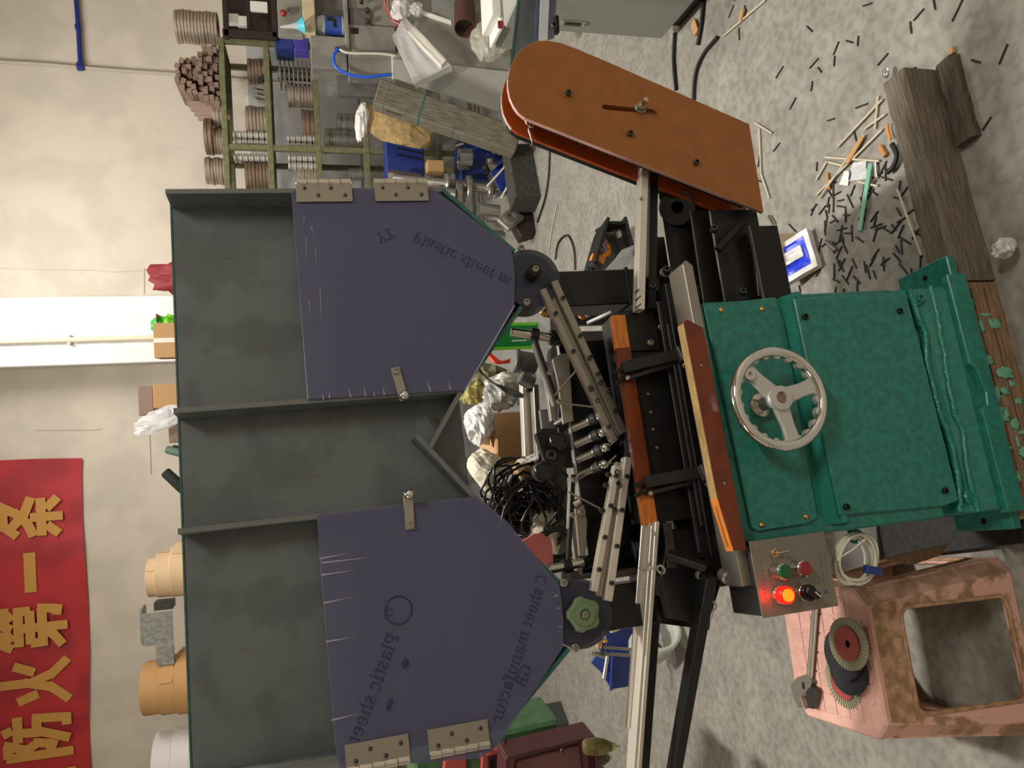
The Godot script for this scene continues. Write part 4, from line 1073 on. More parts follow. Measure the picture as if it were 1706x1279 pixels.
func green_base() -> void:
	var p := machine
	var n := Vector3(0, 0, 1)
	# casting: profile drawn in (z, y) and carried across the width
	var prof := [Vector2(-0.02, 0.725), Vector2(0.166, 0.728), Vector2(0.166, 0.575), Vector2(0.172, 0.566), Vector2(0.19, 0.552), Vector2(0.19, 0.36), Vector2(0.17, 0.345), Vector2(0.168, 0.315), Vector2(0.186, 0.285), Vector2(0.196, 0.25), Vector2(0.19, 0.21), Vector2(-0.02, 0.21)]
	var body := begin()
	prism(body, prof.map(func(q): return Vector2(-q.x, q.y)), -0.236, 0.174, 0.003, Transform3D(Basis(Vector3(0, 0, -1), Vector3(0, 1, 0), Vector3(1, 0, 0)), Vector3.ZERO))
	var cast := obj("green_casting", body, "green_paint", p)
	cast.set_meta("label", "green painted cast body of the machine")
	obj("cap_lip", prism(begin(), [Vector2(-0.232, 0.728), Vector2(0.168, 0.728), Vector2(0.172, 0.735), Vector2(-0.228, 0.735)], -0.02, 0.168, 0.002), "green_paint", p)
	var up := obj("upper_panel", prism(begin(), [Vector2(0.167, 0.729), Vector2(0.176, 0.586), Vector2(0.125, 0.578), Vector2(-0.211, 0.589), Vector2(-0.218, 0.611), Vector2(-0.220, 0.704), Vector2(-0.212, 0.714)], 0.165, 0.172, 0.002), "green_paint", p)
	for q in [Vector3(0.157, 0.697, 0.172), Vector3(0.155, 0.618, 0.172), Vector3(-0.210, 0.695, 0.172), Vector3(-0.206, 0.611, 0.172)]:
		obj("brass_screw", pan_screw(begin(), q, n, 0.005), "brass", up)
	obj("ridge", prism(begin(), [Vector2(-0.160, 0.576), Vector2(-0.168, 0.575), Vector2(-0.1965, 0.561), Vector2(-0.1955, 0.551), Vector2(-0.160, 0.551)], -0.224, 0.177, 0.0022, Transform3D(Basis(Vector3(0, 0, -1), Vector3(0, 1, 0), Vector3(1, 0, 0)), Vector3.ZERO)), "green_cast", cast)
	var lo := obj("lower_panel", prism(begin(), [Vector2(0.163, 0.570), Vector2(0.170, 0.337), Vector2(0.081, 0.333), Vector2(-0.211, 0.328), Vector2(-0.217, 0.358), Vector2(-0.211, 0.566)], 0.189, 0.198, 0.002), "green_paint", p)
	for q in [Vector3(0.129, 0.556, 0.198), Vector3(0.130, 0.361, 0.198), Vector3(-0.198, 0.552, 0.198), Vector3(-0.192, 0.354, 0.198)]:
		obj("dark_screw", socket_bolt(begin(), q, n, 0.0055, 0.005), "black_oxide", lo)
	# lumpy cast band between two ridges
	var upper := spline([Vector3(0.173, 0.318, 0.186), Vector3(0.120, 0.312, 0.186), Vector3(0.083, 0.307, 0.186), Vector3(0.033, 0.316, 0.186), Vector3(-0.022, 0.315, 0.186), Vector3(-0.062, 0.315, 0.186), Vector3(-0.104, 0.306, 0.186), Vector3(-0.168, 0.309, 0.186), Vector3(-0.231, 0.320, 0.186)], 6)
	var lower := spline([Vector3(0.178, 0.270, 0.187), Vector3(0.110, 0.273, 0.187), Vector3(0.036, 0.278, 0.187), Vector3(-0.008, 0.283, 0.187), Vector3(-0.063, 0.285, 0.187), Vector3(-0.096, 0.279, 0.187), Vector3(-0.170, 0.288, 0.187), Vector3(-0.235, 0.284, 0.187)], 6)
	var rng := RandomNumberGenerator.new()
	rng.seed = 12
	for line in [upper, lower]:
		for q in line.size():
			line[q] += Vector3(0, rng.randf_range(-0.0012, 0.0012), rng.randf_range(-0.0015, 0.0015))
		obj("cast_ridge", tube(begin(), line, 0.0052, 8), "green_cast", cast)
	var shelf := []
	for q in upper:
		shelf.append(Vector2(q.x, q.y))
	for k in lower.size():
		var q: Vector3 = lower[lower.size() - 1 - k]
		shelf.append(Vector2(q.x, q.y))
	obj("cast_band", prism(begin(), shelf, 0.165, 0.181, 0.0), "green_cast", cast)
	for q in [Vector3(0.156, 0.301, 0.180), Vector3(-0.208, 0.292, 0.180)]:
		var boss := obj("boss", cyl(begin(), q, q + n * 0.008, 0.013, 20, 0.003), "green_cast", cast)
		ring_on(boss, q + n * 0.009)
	# flat base plate with a notch and two drilled feet
	obj("base_plate", prism(begin(), [Vector2(-0.242, 0.203), Vector2(0.194, 0.203), Vector2(0.194, 0.246), Vector2(0.024, 0.244), Vector2(0.014, 0.232), Vector2(-0.03, 0.224), Vector2(-0.052, 0.228), Vector2(-0.058, 0.242), Vector2(-0.242, 0.240)], 0.02, 0.205, 0.002), "green_paint", p)
	for s in [[0.19, 0.236], [-0.272, -0.238]]:
		var foot := obj("foot", ab(Vector3(s[0], 0.203, 0.06), Vector3(s[1], 0.222, 0.19), 0.002), "green_paint", p)
		obj("foot_hole", cyl(begin(), Vector3((s[0] + s[1]) * 0.5, 0.2215, 0.13), Vector3((s[0] + s[1]) * 0.5, 0.2225, 0.13), 0.006, 14), "black_oxide", foot)
	# hook with the cable hung on its left flank
	obj("hook", ring(begin(), Vector3(-0.250, 0.502, 0.140), Vector3(-0.5, 0.3, 1).normalized(), 0.0105, 0.003, 24, 8), "green_paint", p)
	obj("hook_nut", box(begin(), Vector3(-0.236, 0.507, 0.140), Vector3(0.014, 0.012, 0.012), 0.002), "green_paint", p)
	# handwheel
	var c := Vector3(-0.015, 0.661, 0.232)
	var w := Node3D.new()
	w.name = "handwheel"
	p.add_child(w, true)
	w.set_meta("label", "polished three-spoked metal handwheel")
	var rim2 := ring(begin(), c + n * 0.004, n, 0.0775, 0.0085, 64, 14)
	obj("rim", rim2, "chrome", w)
	var grip := begin()                                             # scalloped inner edge of the rim
	var inner := []
	var steps := 168
	for k in steps:
		var a := TAU * k / steps
		inner.append(0.0735 - 0.0075 * absf(sin(a * 10.5)))
	for k in steps:
		var k1 := (k + 1) % steps
		var u := Vector3(cos(TAU * k / steps), sin(TAU * k / steps), 0)
		var v := Vector3(cos(TAU * k1 / steps), sin(TAU * k1 / steps), 0)
		var h := n * 0.0055
		tri(grip, c + u * inner[k] + h, c + u * 0.078 + h, c + v * 0.078 + h)
		tri(grip, c + u * inner[k] + h, c + v * 0.078 + h, c + v * inner[k1] + h)
		tri(grip, c + u * inner[k] - h, c + v * 0.078 - h, c + u * 0.078 - h)
		tri(grip, c + u * inner[k] - h, c + v * inner[k1] - h, c + v * 0.078 - h)
		tri(grip, c + u * inner[k] - h, c + u * inner[k] + h, c + v * inner[k1] + h)
		tri(grip, c + u * inner[k] - h, c + v * inner[k1] + h, c + v * inner[k1] - h)
	obj("finger_grip", grip, "cast_alu", w)
	for a_deg in [42.0, -76.0, 190.0]:
		var a := deg_to_rad(a_deg)
		var dir := Vector3(cos(a), sin(a), 0)
		var side := Vector3(-sin(a), cos(a), 0)
		var st := begin()
		var o := [Vector2(0.014, -0.0145), Vector2(0.045, -0.0115), Vector2(0.064, -0.0125), Vector2(0.073, -0.018), Vector2(0.073, 0.018), Vector2(0.064, 0.0125), Vector2(0.045, 0.0115), Vector2(0.014, 0.0145)]
		prism(st, o, -0.005, 0.004, 0.002, Transform3D(Basis(dir, side, n), c))
		obj("spoke", st, "cast_alu", w)
	obj("hub", lathe(begin(), [Vector2(0.0, -0.008), Vector2(0.019, -0.008), Vector2(0.021, 0.004), Vector2(0.0195, 0.011), Vector2(0.0098, 0.012), Vector2(0.0095, 0.004), Vector2(0, 0.004)], upto(c, c + n), 32), "cast_alu", w)
	obj("shaft_end", cyl(begin(), c + n * 0.001, c + n * 0.0075, 0.0094, 24), "ring_brown", w)
	obj("shaft", cyl(begin(), c - n * 0.06, c, 0.011, 20), "steel", w)
	obj("shaft_collar", lathe(begin(), [Vector2(0, 0), Vector2(0.02, 0), Vector2(0.02, 0.012), Vector2(0.012, 0.018), Vector2(0, 0.018)], upto(c - n * 0.06, c), 24), "bright_steel", w)
	var hd := deg_to_rad(48.0)
	obj("handle_boss", pipe(begin(), c + Vector3(cos(hd), sin(hd), 0) * 0.063 - n * 0.004, c + Vector3(cos(hd), sin(hd), 0) * 0.063 + n * 0.009, 0.0095, 0.0055), "cast_alu", w)

func ring_on(parent: Node3D, at: Vector3) -> void:
	obj("boss_rim", pipe(begin(), at - Vector3(0, 0, 0.003), at + Vector3(0, 0, 0.003), 0.008, 0.0035, 18), "green_cast", parent)

func control_box() -> void:
	var p := machine
	var n := Vector3(0, 0, 1)
	var b := Node3D.new()
	b.name = "control_box"
	p.add_child(b, true)
	b.set_meta("label", "small steel control box with push buttons and a lit red lamp")
	obj("case", ab(Vector3(-0.347, 0.606, 0.105), Vector3(-0.238, 0.737, 0.197), 0.002), "dark_steel", b)
	obj("face_plate", ab(Vector3(-0.349, 0.603, 0.197), Vector3(-0.232, 0.7395, 0.200), 0.0008), "panel_steel", b)
	var marks := begin()
	for q in [Vector3(-0.240, 0.730, 0.200), Vector3(-0.241, 0.597, 0.200), Vector3(-0.341, 0.609, 0.200), Vector3(-0.339, 0.727, 0.200)]:
		for k in 3:
			cyl(marks, q + Vector3(0.002 * cos(k * 2.1), 0.002 * sin(k * 2.1), 0), q + Vector3(0.002 * cos(k * 2.1), 0.002 * sin(k * 2.1), 0.0008), 0.0009, 8)
	obj("spot_weld", marks, "bright_steel", b)
	# rows of small engraved characters, too small to read
	var ink := begin()
	var rng := RandomNumberGenerator.new()
	rng.seed = 77
	for row in [[[Vector3(-0.262, 0.726, 0.200), Vector3(-0.324, 0.728, 0.200)], 9, 0.0022], [[Vector3(-0.251, 0.608, 0.200), Vector3(-0.330, 0.617, 0.200)], 15, 0.0017], [[Vector3(-0.260, 0.619, 0.200), Vector3(-0.316, 0.621, 0.200)], 11, 0.0024], [[Vector3(-0.258, 0.707, 0.200), Vector3(-0.268, 0.704, 0.200)], 3, 0.0022], [[Vector3(-0.276, 0.714, 0.200), Vector3(-0.299, 0.716, 0.200)], 5, 0.0018], [[Vector3(-0.281, 0.633, 0.200), Vector3(-0.300, 0.635, 0.200)], 4, 0.0016], [[Vector3(-0.330, 0.717, 0.200), Vector3(-0.337, 0.716, 0.200)], 2, 0.0022], [[Vector3(-0.323, 0.636, 0.200), Vector3(-0.339, 0.637, 0.200)], 4, 0.002], [[Vector3(-0.262, 0.677, 0.200), Vector3(-0.267, 0.676, 0.200)], 2, 0.002]]:
		for k in row[1]:
			var q: Vector3 = row[0][0].lerp(row[0][1], (k + 0.5) / row[1])
			for s in 4:
				var v: Vector3 = Vector3(rng.randf_range(-1, 1), rng.randf_range(-1, 1), 0) * row[2] * 0.5
				var l: float = row[2] * 0.7
				box(ink, q + v, Vector3(l if s % 2 == 0 else row[2] * 0.2, row[2] * 0.2 if s % 2 == 0 else l, 0.0003))
	obj("engraving", ink, "ink_black", b).set_meta("kind", "stuff")
	word("letter", "N", 0.0065, "ink_blue", b, Vector3(-0.324, 0.621, 0.200), Vector3(1, 0.02, 0), Vector3(0, 1, 0))
	# push buttons, lamp, switch
	for q in [[Vector3(-0.283, 0.702, 0.200), "button_green", 0.0108, "green push button"], [Vector3(-0.283, 0.666, 0.200), "button_red", 0.0104, "red push button"]]:
		var c: Vector3 = q[0]
		obj("button_bezel", cyl(begin(), c, c + n * 0.024, 0.0125, 28, 0.0015), "chrome", b)
		obj("button", cyl(begin(), c + n * 0.0235, c + n * 0.027, 0.0108, 28, 0.001), q[1], b).set_meta("label", q[3])
	var c2 := Vector3(-0.318, 0.705, 0.200)
	obj("lamp_bezel", cyl(begin(), c2, c2 + n * 0.010, 0.0142, 32, 0.001), "chrome", b)
	obj("lamp_body", cyl(begin(), c2 + n * 0.010, c2 + n * 0.026, 0.0135, 32, 0.002), "lamp_red", b).set_meta("label", "lit red pilot lamp")
	obj("lamp_lens", cyl(begin(), c2 + n * 0.0255, c2 + n * 0.028, 0.0098, 28, 0.001), "lamp_orange", b)
	var glow := OmniLight3D.new()
	glow.name = "pilot_light"
	glow.position = c2 + n * 0.018 + Vector3(0, 0.018, 0)
	glow.light_color = Color(1.0, 0.08, 0.03)
	glow.light_energy = 0.0009
	glow.light_size = 0.004
	glow.omni_range = 10.0
	glow.omni_attenuation = 2.0
	glow.shadow_enabled = true
	b.add_child(glow)
	var c3 := Vector3(-0.320, 0.664, 0.200)
	obj("switch_bezel", cyl(begin(), c3, c3 + n * 0.014, 0.0135, 28, 0.001), "chrome", b)
	obj("switch_body", cyl(begin(), c3 + n * 0.014, c3 + n * 0.022, 0.0128, 28, 0.001), "switch_black", b)
	var turn := Vector3(-0.55, -0.83, 0)
	obj("switch_grip", bar(begin(), c3 + n * 0.027 - turn * 0.013, c3 + n * 0.027 + turn * 0.013, 0.012, 0.011, 0.002, n), "switch_black", b)
	obj("switch_line", bar(begin(), c3 + n * 0.0332 + turn * 0.001 + Vector3(0.002, -0.001, 0), c3 + n * 0.0332 + turn * 0.0125, 0.0006, 0.0018, 0.0, n), "equipment_white", b)
	var c4 := Vector3(-0.255, 0.699, 0.200)
	obj("toggle_nut", hex_nut(begin(), c4, n, 0.0075, 0.004), "bright_steel", b)
	obj("toggle_bushing", cyl(begin(), c4 + n * 0.004, c4 + n * 0.010, 0.0048, 14), "brass", b)
	obj("toggle_lever", cyl(begin(), c4 + n * 0.009, c4 + Vector3(0.002, -0.012, 0.022), 0.0026, 12, 0.0012), "bright_steel", b)

# ---------------------------------------------------------------- under and beside the machine

func beam(called: String, a: Vector3, b: Vector3, high: float, deep: float, m: String, label: String) -> Node3D:
	# a and b: the ends of the middle line at floor level
	var o := thing(called, label, "beam", Vector3.ZERO)
	o.transform = Transform3D(along(a, b), (a + b) * 0.5 + Vector3(0, high * 0.5, 0))
	var l := a.distance_to(b)
	var st := begin()
	var rng := RandomNumberGenerator.new()
	rng.seed = int(l * 1000.0)
	# rough sawn: a run of slightly uneven cross sections
	var n := 14
	var rings := []
	for i in n + 1:
		var x := -l * 0.5 + l * i / n
		var w := func(v: float) -> float: return v * 0.5 + rng.randf_range(-0.0018, 0.0018)
		var c := 0.006
		rings.append([Vector3(x, w.call(high) - c, -w.call(deep)), Vector3(x, w.call(high), -w.call(deep) + c), Vector3(x, w.call(high), w.call(deep) - c), Vector3(x, w.call(high) - c, w.call(deep)), Vector3(x, -high * 0.5, w.call(deep)), Vector3(x, -high * 0.5, -w.call(deep))])
	for i in n:
		for k in 6:
			var j := (k + 1) % 6
			var mid: Vector3 = (rings[i][0] + rings[i + 1][4]) * 0.5
			face(st, [rings[i][k], rings[i][j], rings[i + 1][j], rings[i + 1][k]], Vector3(mid.x, 0, 0))
	face(st, rings[0], Vector3.ZERO)
	face(st, rings[n], Vector3.ZERO)
	obj("timber", st, m, o)
	return o

func paint_daub(parent: Node3D, at: Vector3, size: Vector2, m: String, seed_: int) -> void:
	var st := begin()
	blob(st, at, Vector3(size.x, 0.0012, size.y), seed_, 0.9, 0.25, false, 18, 6)
	obj("paint_daub", st, m, parent)

func beams() -> void:
	var b := beam("wooden_beam", Vector3(0.600, 0, -1.347), Vector3(0.150, 0, -1.232), 0.088, 0.062, "beam_wood", "long rough wooden beam reaching out right from under the green base")
	b = beam("wooden_beam", Vector3(0.146, 0, -1.231), Vector3(-0.285, 0, -1.121), 0.090, 0.062, "beam_brown", "brown wooden beam with green paint smears under the green base")
	var rng := RandomNumberGenerator.new()
	rng.seed = 5
	for i in 26:
		var st := begin()
		blob(st, Vector3(rng.randf_range(-0.21, 0.21), rng.randf_range(-0.03, 0.04), -0.0312), Vector3(rng.randf_range(0.003, 0.012), rng.randf_range(0.003, 0.016), 0.0012), i, 0.9, 0.3, false, 12, 6)
		obj("paint_daub", st, "strip_green", b)
	var seam := begin()
	for y in [-0.012, 0.018]:
		bar(seam, Vector3(-0.21, y, -0.0315), Vector3(0.21, y + 0.003, -0.0315), 0.0012, 0.001)
	obj("split", seam, "beam_dark", b)
	beam("wooden_beam", Vector3(0.10, 0, -1.46), Vector3(-0.25, 0, -1.37), 0.090, 0.07, "beam_brown", "wooden beam under the rear of the green base")
	beam("wooden_plank", Vector3(0.612, 0, -1.284), Vector3(0.435, 0, -1.240), 0.020, 0.045, "beam_dark", "short dark plank lying against the front of the long beam")

func beside_base() -> void:
	solo("oily_board", prism(begin(), [Vector2(-0.355, 1.519), Vector2(-0.280, 1.221), Vector2(-0.273, 1.135), Vector2(-0.334, 1.138), Vector2(-0.440, 1.501)], 0.0, 0.03, 0.002, Transform3D(Basis(Vector3(1, 0, 0), Vector3(0, 0, -1), Vector3(0, 1, 0)), Vector3.ZERO)), "oily_black", "oil-black board on the floor between the green base and the stool", "board")
	solo("grey_board", prism(begin(), [Vector2(-0.353, 1.682), Vector2(-0.318, 1.516), Vector2(-0.445, 1.509), Vector2(-0.519, 1.682)], 0.0, 0.04, 0.002, Transform3D(Basis(Vector3(1, 0, 0), Vector3(0, 0, -1), Vector3(0, 1, 0)), Vector3.ZERO)), "machine_grey_dark", "dull grey board lying under the hanging white cable", "board")

# ---------------------------------------------------------------- the pink stool

func stool() -> void:
	var s := thing("step_stool", "dirty pink plastic step stool with a window in each side, left of the green base", "stool", Vector3(-0.568, 0, -1.333), Vector3(0, 11.5, 0))
	var hw := 0.134
	var hd := 0.138
	var top := 0.31
	var c := 0.03
	var rim := [Vector2(-hw + c, -hd), Vector2(hw - c, -hd), Vector2(hw, -hd + c), Vector2(hw, hd - c), Vector2(hw - c, hd), Vector2(-hw + c, hd), Vector2(-hw, hd - c), Vector2(-hw, -hd + c)]
	var lay := Transform3D(Basis(Vector3(1, 0, 0), Vector3(0, 0, -1), Vector3(0, 1, 0)), Vector3.ZERO)
	obj("seat", prism(begin(), rim, top - 0.022, top, 0.004, lay), "pink_plastic", s)
	# raised tread pattern: pads parted by grooves
	for i in 6:
		for j in 6:
			var x := -hw + 0.022 + i * 0.0385
			var z := -hd + 0.022 + j * 0.0395
			if (i == 0 or i == 5) and (j == 0 or j == 5):
				continue
			obj("tread_pad", box(begin(), Vector3(x + 0.019, top + 0.0006, z + 0.019), Vector3(0.0355, 0.003, 0.0365), 0.0012), "pink_plastic", s)
	for k in 4:                                                     # front, right, back, left
		var wide := hw if k % 2 == 0 else hd
		var deep := hd if k % 2 == 0 else hw
		var turn := Basis(Vector3.UP, k * PI * 0.5)
		var xf := Transform3D(turn, Vector3.ZERO) * Transform3D(Basis(Vector3.RIGHT, -0.10), Vector3(0, top - 0.004, deep - 0.002))
		var w2 := wide - 0.042
		var st := begin()
		for sx in [-1.0, 1.0]:                                      # two halves round the window
			var hole := [Vector2(0, -0.284)] + arc(Vector2(w2 - 0.016, -0.268), 0.016, -90, 0, 6) + arc(Vector2(w2 - 0.018, -0.084), 0.018, 0, 90, 6) + [Vector2(0, -0.066)]
			var outer := [Vector2(0, 0), Vector2(wide - c, 0), Vector2(wide - c + 0.034, -0.306), Vector2(0, -0.306)]
			var shape := (outer + hole).map(func(q): return Vector2(q.x * sx, q.y))
			prism(st, shape, -0.010, 0.0, 0.0, xf)
		var panel := obj("side_panel", st, "pink_dirty", s)
		obj("smeared_shoulder", prism(begin(), [Vector2(-wide + c + 0.004, -0.004), Vector2(wide - c - 0.004, -0.004), Vector2(wide - c + 0.002, -0.058), Vector2(-wide + c - 0.002, -0.058)], -0.002, 0.0012, 0.001, xf), "tan_dirty", panel)
		var ring_pts := arc(Vector2(w2 - 0.016, -0.268), 0.018, -90, 0, 6) + arc(Vector2(w2 - 0.018, -0.084), 0.020, 0, 90, 6) + arc(Vector2(-w2 + 0.018, -0.084), 0.020, 90, 180, 6) + arc(Vector2(-w2 + 0.016, -0.268), 0.018, 180, 270, 6)
		ring_pts.append(ring_pts[0])
		obj("window_rim", tube(begin(), ring_pts.map(func(q): return xf * Vector3(q.x, q.y, 0.0)), 0.0042, 8), "tan_dirty", panel)
		# chamfered corner between this side and the next
		var a := xf * Vector3(wide - c, -0.001, -0.003)
		var b := xf * Vector3(wide - c + 0.034, -0.306, -0.003)
		var xn := Transform3D(Basis(Vector3.UP, (k + 1) * PI * 0.5), Vector3.ZERO) * Transform3D(Basis(Vector3.RIGHT, -0.10), Vector3(0, top - 0.004, (hd if (k + 1) % 2 == 0 else hw) - 0.002))
		var wn := hw if (k + 1) % 2 == 0 else hd
		var a2 := xn * Vector3(-wn + c, -0.001, -0.003)
		var b2 := xn * Vector3(-wn + c - 0.034, -0.306, -0.003)
		var corner := begin()
		var mid := Vector3(0, 0.15, 0)
		face(corner, [a, b, b2, a2], mid)
		var inw := (Vector3(0, a.y, 0) - (a + a2) * 0.5).normalized() * 0.008
		face(corner, [a + inw, b + inw, b2 + inw, a2 + inw], mid * 3.0 + (a - mid) * 9.0)
		face(corner, [b, b2, b2 + inw, b + inw], mid)
		obj("corner_post", corner, "pink_dirty", s)
	# what lies on it: wrench and three grinding discs
	var wr := thing("adjustable_wrench", "steel adjustable wrench lying on the pink stool with its jaw to the back", "wrench", Vector3(-0.583, 0.318, -1.389))
	var a2 := Vector3(-0.444, 0.318, -1.351) - wr.position
	var b2 := Vector3(-0.631, 0.318, -1.386) - wr.position
	obj("shank", bar(begin(), a2, b2, 0.007, 0.0165, 0.002), "brushed", wr)
	obj("shank_rib", bar(bar(begin(), a2 + Vector3(0.008, 0.004, 0.0), b2 + Vector3(0.008, 0.004, 0.0), 0.003, 0.003, 0.0008), a2 + Vector3(-0.008, 0.004, 0), b2 + Vector3(-0.008, 0.004, 0), 0.003, 0.003, 0.0008), "bright_steel", wr)
	var jaw_flat := Transform3D(Basis(Vector3(1, 0, 0), Vector3(0, 0, -1), Vector3(0, 1, 0)), Vector3.ZERO)
	var head: Array = [Vector3(-0.642, 0.318, -1.424), Vector3(-0.624, 0.318, -1.392), Vector3(-0.630, 0.318, -1.371), Vector3(-0.644, 0.318, -1.377), Vector3(-0.660, 0.318, -1.391), Vector3(-0.666, 0.318, -1.403), Vector3(-0.680, 0.318, -1.410), Vector3(-0.694, 0.318, -1.401), Vector3(-0.705, 0.318, -1.422), Vector3(-0.688, 0.318, -1.438), Vector3(-0.667, 0.318, -1.447)]
	obj("head", prism(begin(), head.map(func(q): return Vector2(q.x - wr.position.x, -(q.z - wr.position.z))), -0.005, 0.007, 0.0015, jaw_flat), "brushed", wr)
	var jaw: Array = [Vector3(-0.657, 0.318, -1.390), Vector3(-0.641, 0.318, -1.373), Vector3(-0.640, 0.318, -1.358), Vector3(-0.654, 0.318, -1.355), Vector3(-0.686, 0.318, -1.369), Vector3(-0.690, 0.318, -1.387), Vector3(-0.676, 0.318, -1.390)]
	obj("movable_jaw", prism(begin(), jaw.map(func(q): return Vector2(q.x - wr.position.x, -(q.z - wr.position.z))), -0.004, 0.0085, 0.0015, jaw_flat), "dark_steel", wr)
	var worm := begin()
	var wc := Vector3(-0.648, 0.318, -1.398) - wr.position + Vector3(0, 0.006, 0)
	for k in 5:
		cyl(worm, wc + Vector3(0.003 * (k - 2.4), 0, 0), wc + Vector3(0.003 * (k - 2.4) + 0.002, 0, 0), 0.0045, 14, 0.0005)
	obj("worm", worm, "dark_steel", wr)
	grinding_disc(Vector3(-0.604, 0.316, -1.285), Vector3(4, 0, 3), true, "flap grinding disc with red hub at the bottom of the disc pile on the stool")
	grinding_disc(Vector3(-0.564, 0.326, -1.254), Vector3(5, 0, -6), false, "plain black grinding disc in the middle of the disc pile on the stool")
	grinding_disc(Vector3(-0.537, 0.334, -1.257), Vector3(4, 0, -4), false, "black grinding disc right under the topmost flap disc")
	grinding_disc(Vector3(-0.506, 0.345, -1.227), Vector3(6, 0, -5), true, "topmost flap grinding disc with red hub on the pink stool")

func grinding_disc(at: Vector3, tilt: Vector3, flap: bool, label: String) -> void:
	var d := thing("grinding_disc", label, "disc", at, tilt)
	if not flap:
		obj("wheel", pipe(begin(), Vector3(0, -0.003, 0), Vector3(0, 0.003, 0), 0.047, 0.036, 48), "disc_black", d)
		return
	obj("backing", pipe(begin(), Vector3(0, -0.004, 0), Vector3(0, 0.0, 0), 0.047, 0.038, 48), "abrasive", d)
	for k in 40:
		var a := TAU * k / 40.0
		var dir := Vector3(cos(a), 0, sin(a))
		var side := Vector3(-sin(a), 0, cos(a))
		var xf := Transform3D(Basis(dir, (Vector3.UP + side * 0.35).normalized(), side.cross(Vector3.UP) * -1.0).orthonormalized(), dir * 0.0375 + Vector3(0, 0.0015, 0))
		obj("flap", box_at(begin(), xf, Vector3(0.0195, 0.0016, 0.0088), 0.0003), "abrasive", d)
	obj("hub", lathe(begin(), [Vector2(0.0065, 0.0), Vector2(0.0065, 0.0008), Vector2(0.022, 0.0018), Vector2(0.0305, 0.0035), Vector2(0.0305, 0.0)], Transform3D.IDENTITY, 40), "disc_red", d)

# ---------------------------------------------------------------- the rack on the back wall

func ring_stack(foot: Vector3, r: float, high: float, n: int, m: String, label: String, group: String) -> void:
	var h := high / n
	var first := solo("steel_ring", lathe(begin(), [Vector2(r * 0.62, 0), Vector2(r * 0.96, 0), Vector2(r, h * 0.12), Vector2(r, h * 0.86), Vector2(r * 0.95, h * 0.97), Vector2(r * 0.62, h * 0.97), Vector2(r * 0.62, 0)], Transform3D.IDENTITY, 28), m, label, "ring", group)
	first.position = foot
	var rng := RandomNumberGenerator.new()
	rng.seed = int(foot.x * 977.0) + n
	for k in range(1, n):
		copy(first, foot + Vector3(rng.randf_range(-0.004, 0.004), h * k, rng.randf_range(-0.004, 0.004)), Vector3(0, rng.randf_range(0, 90), 0), "")

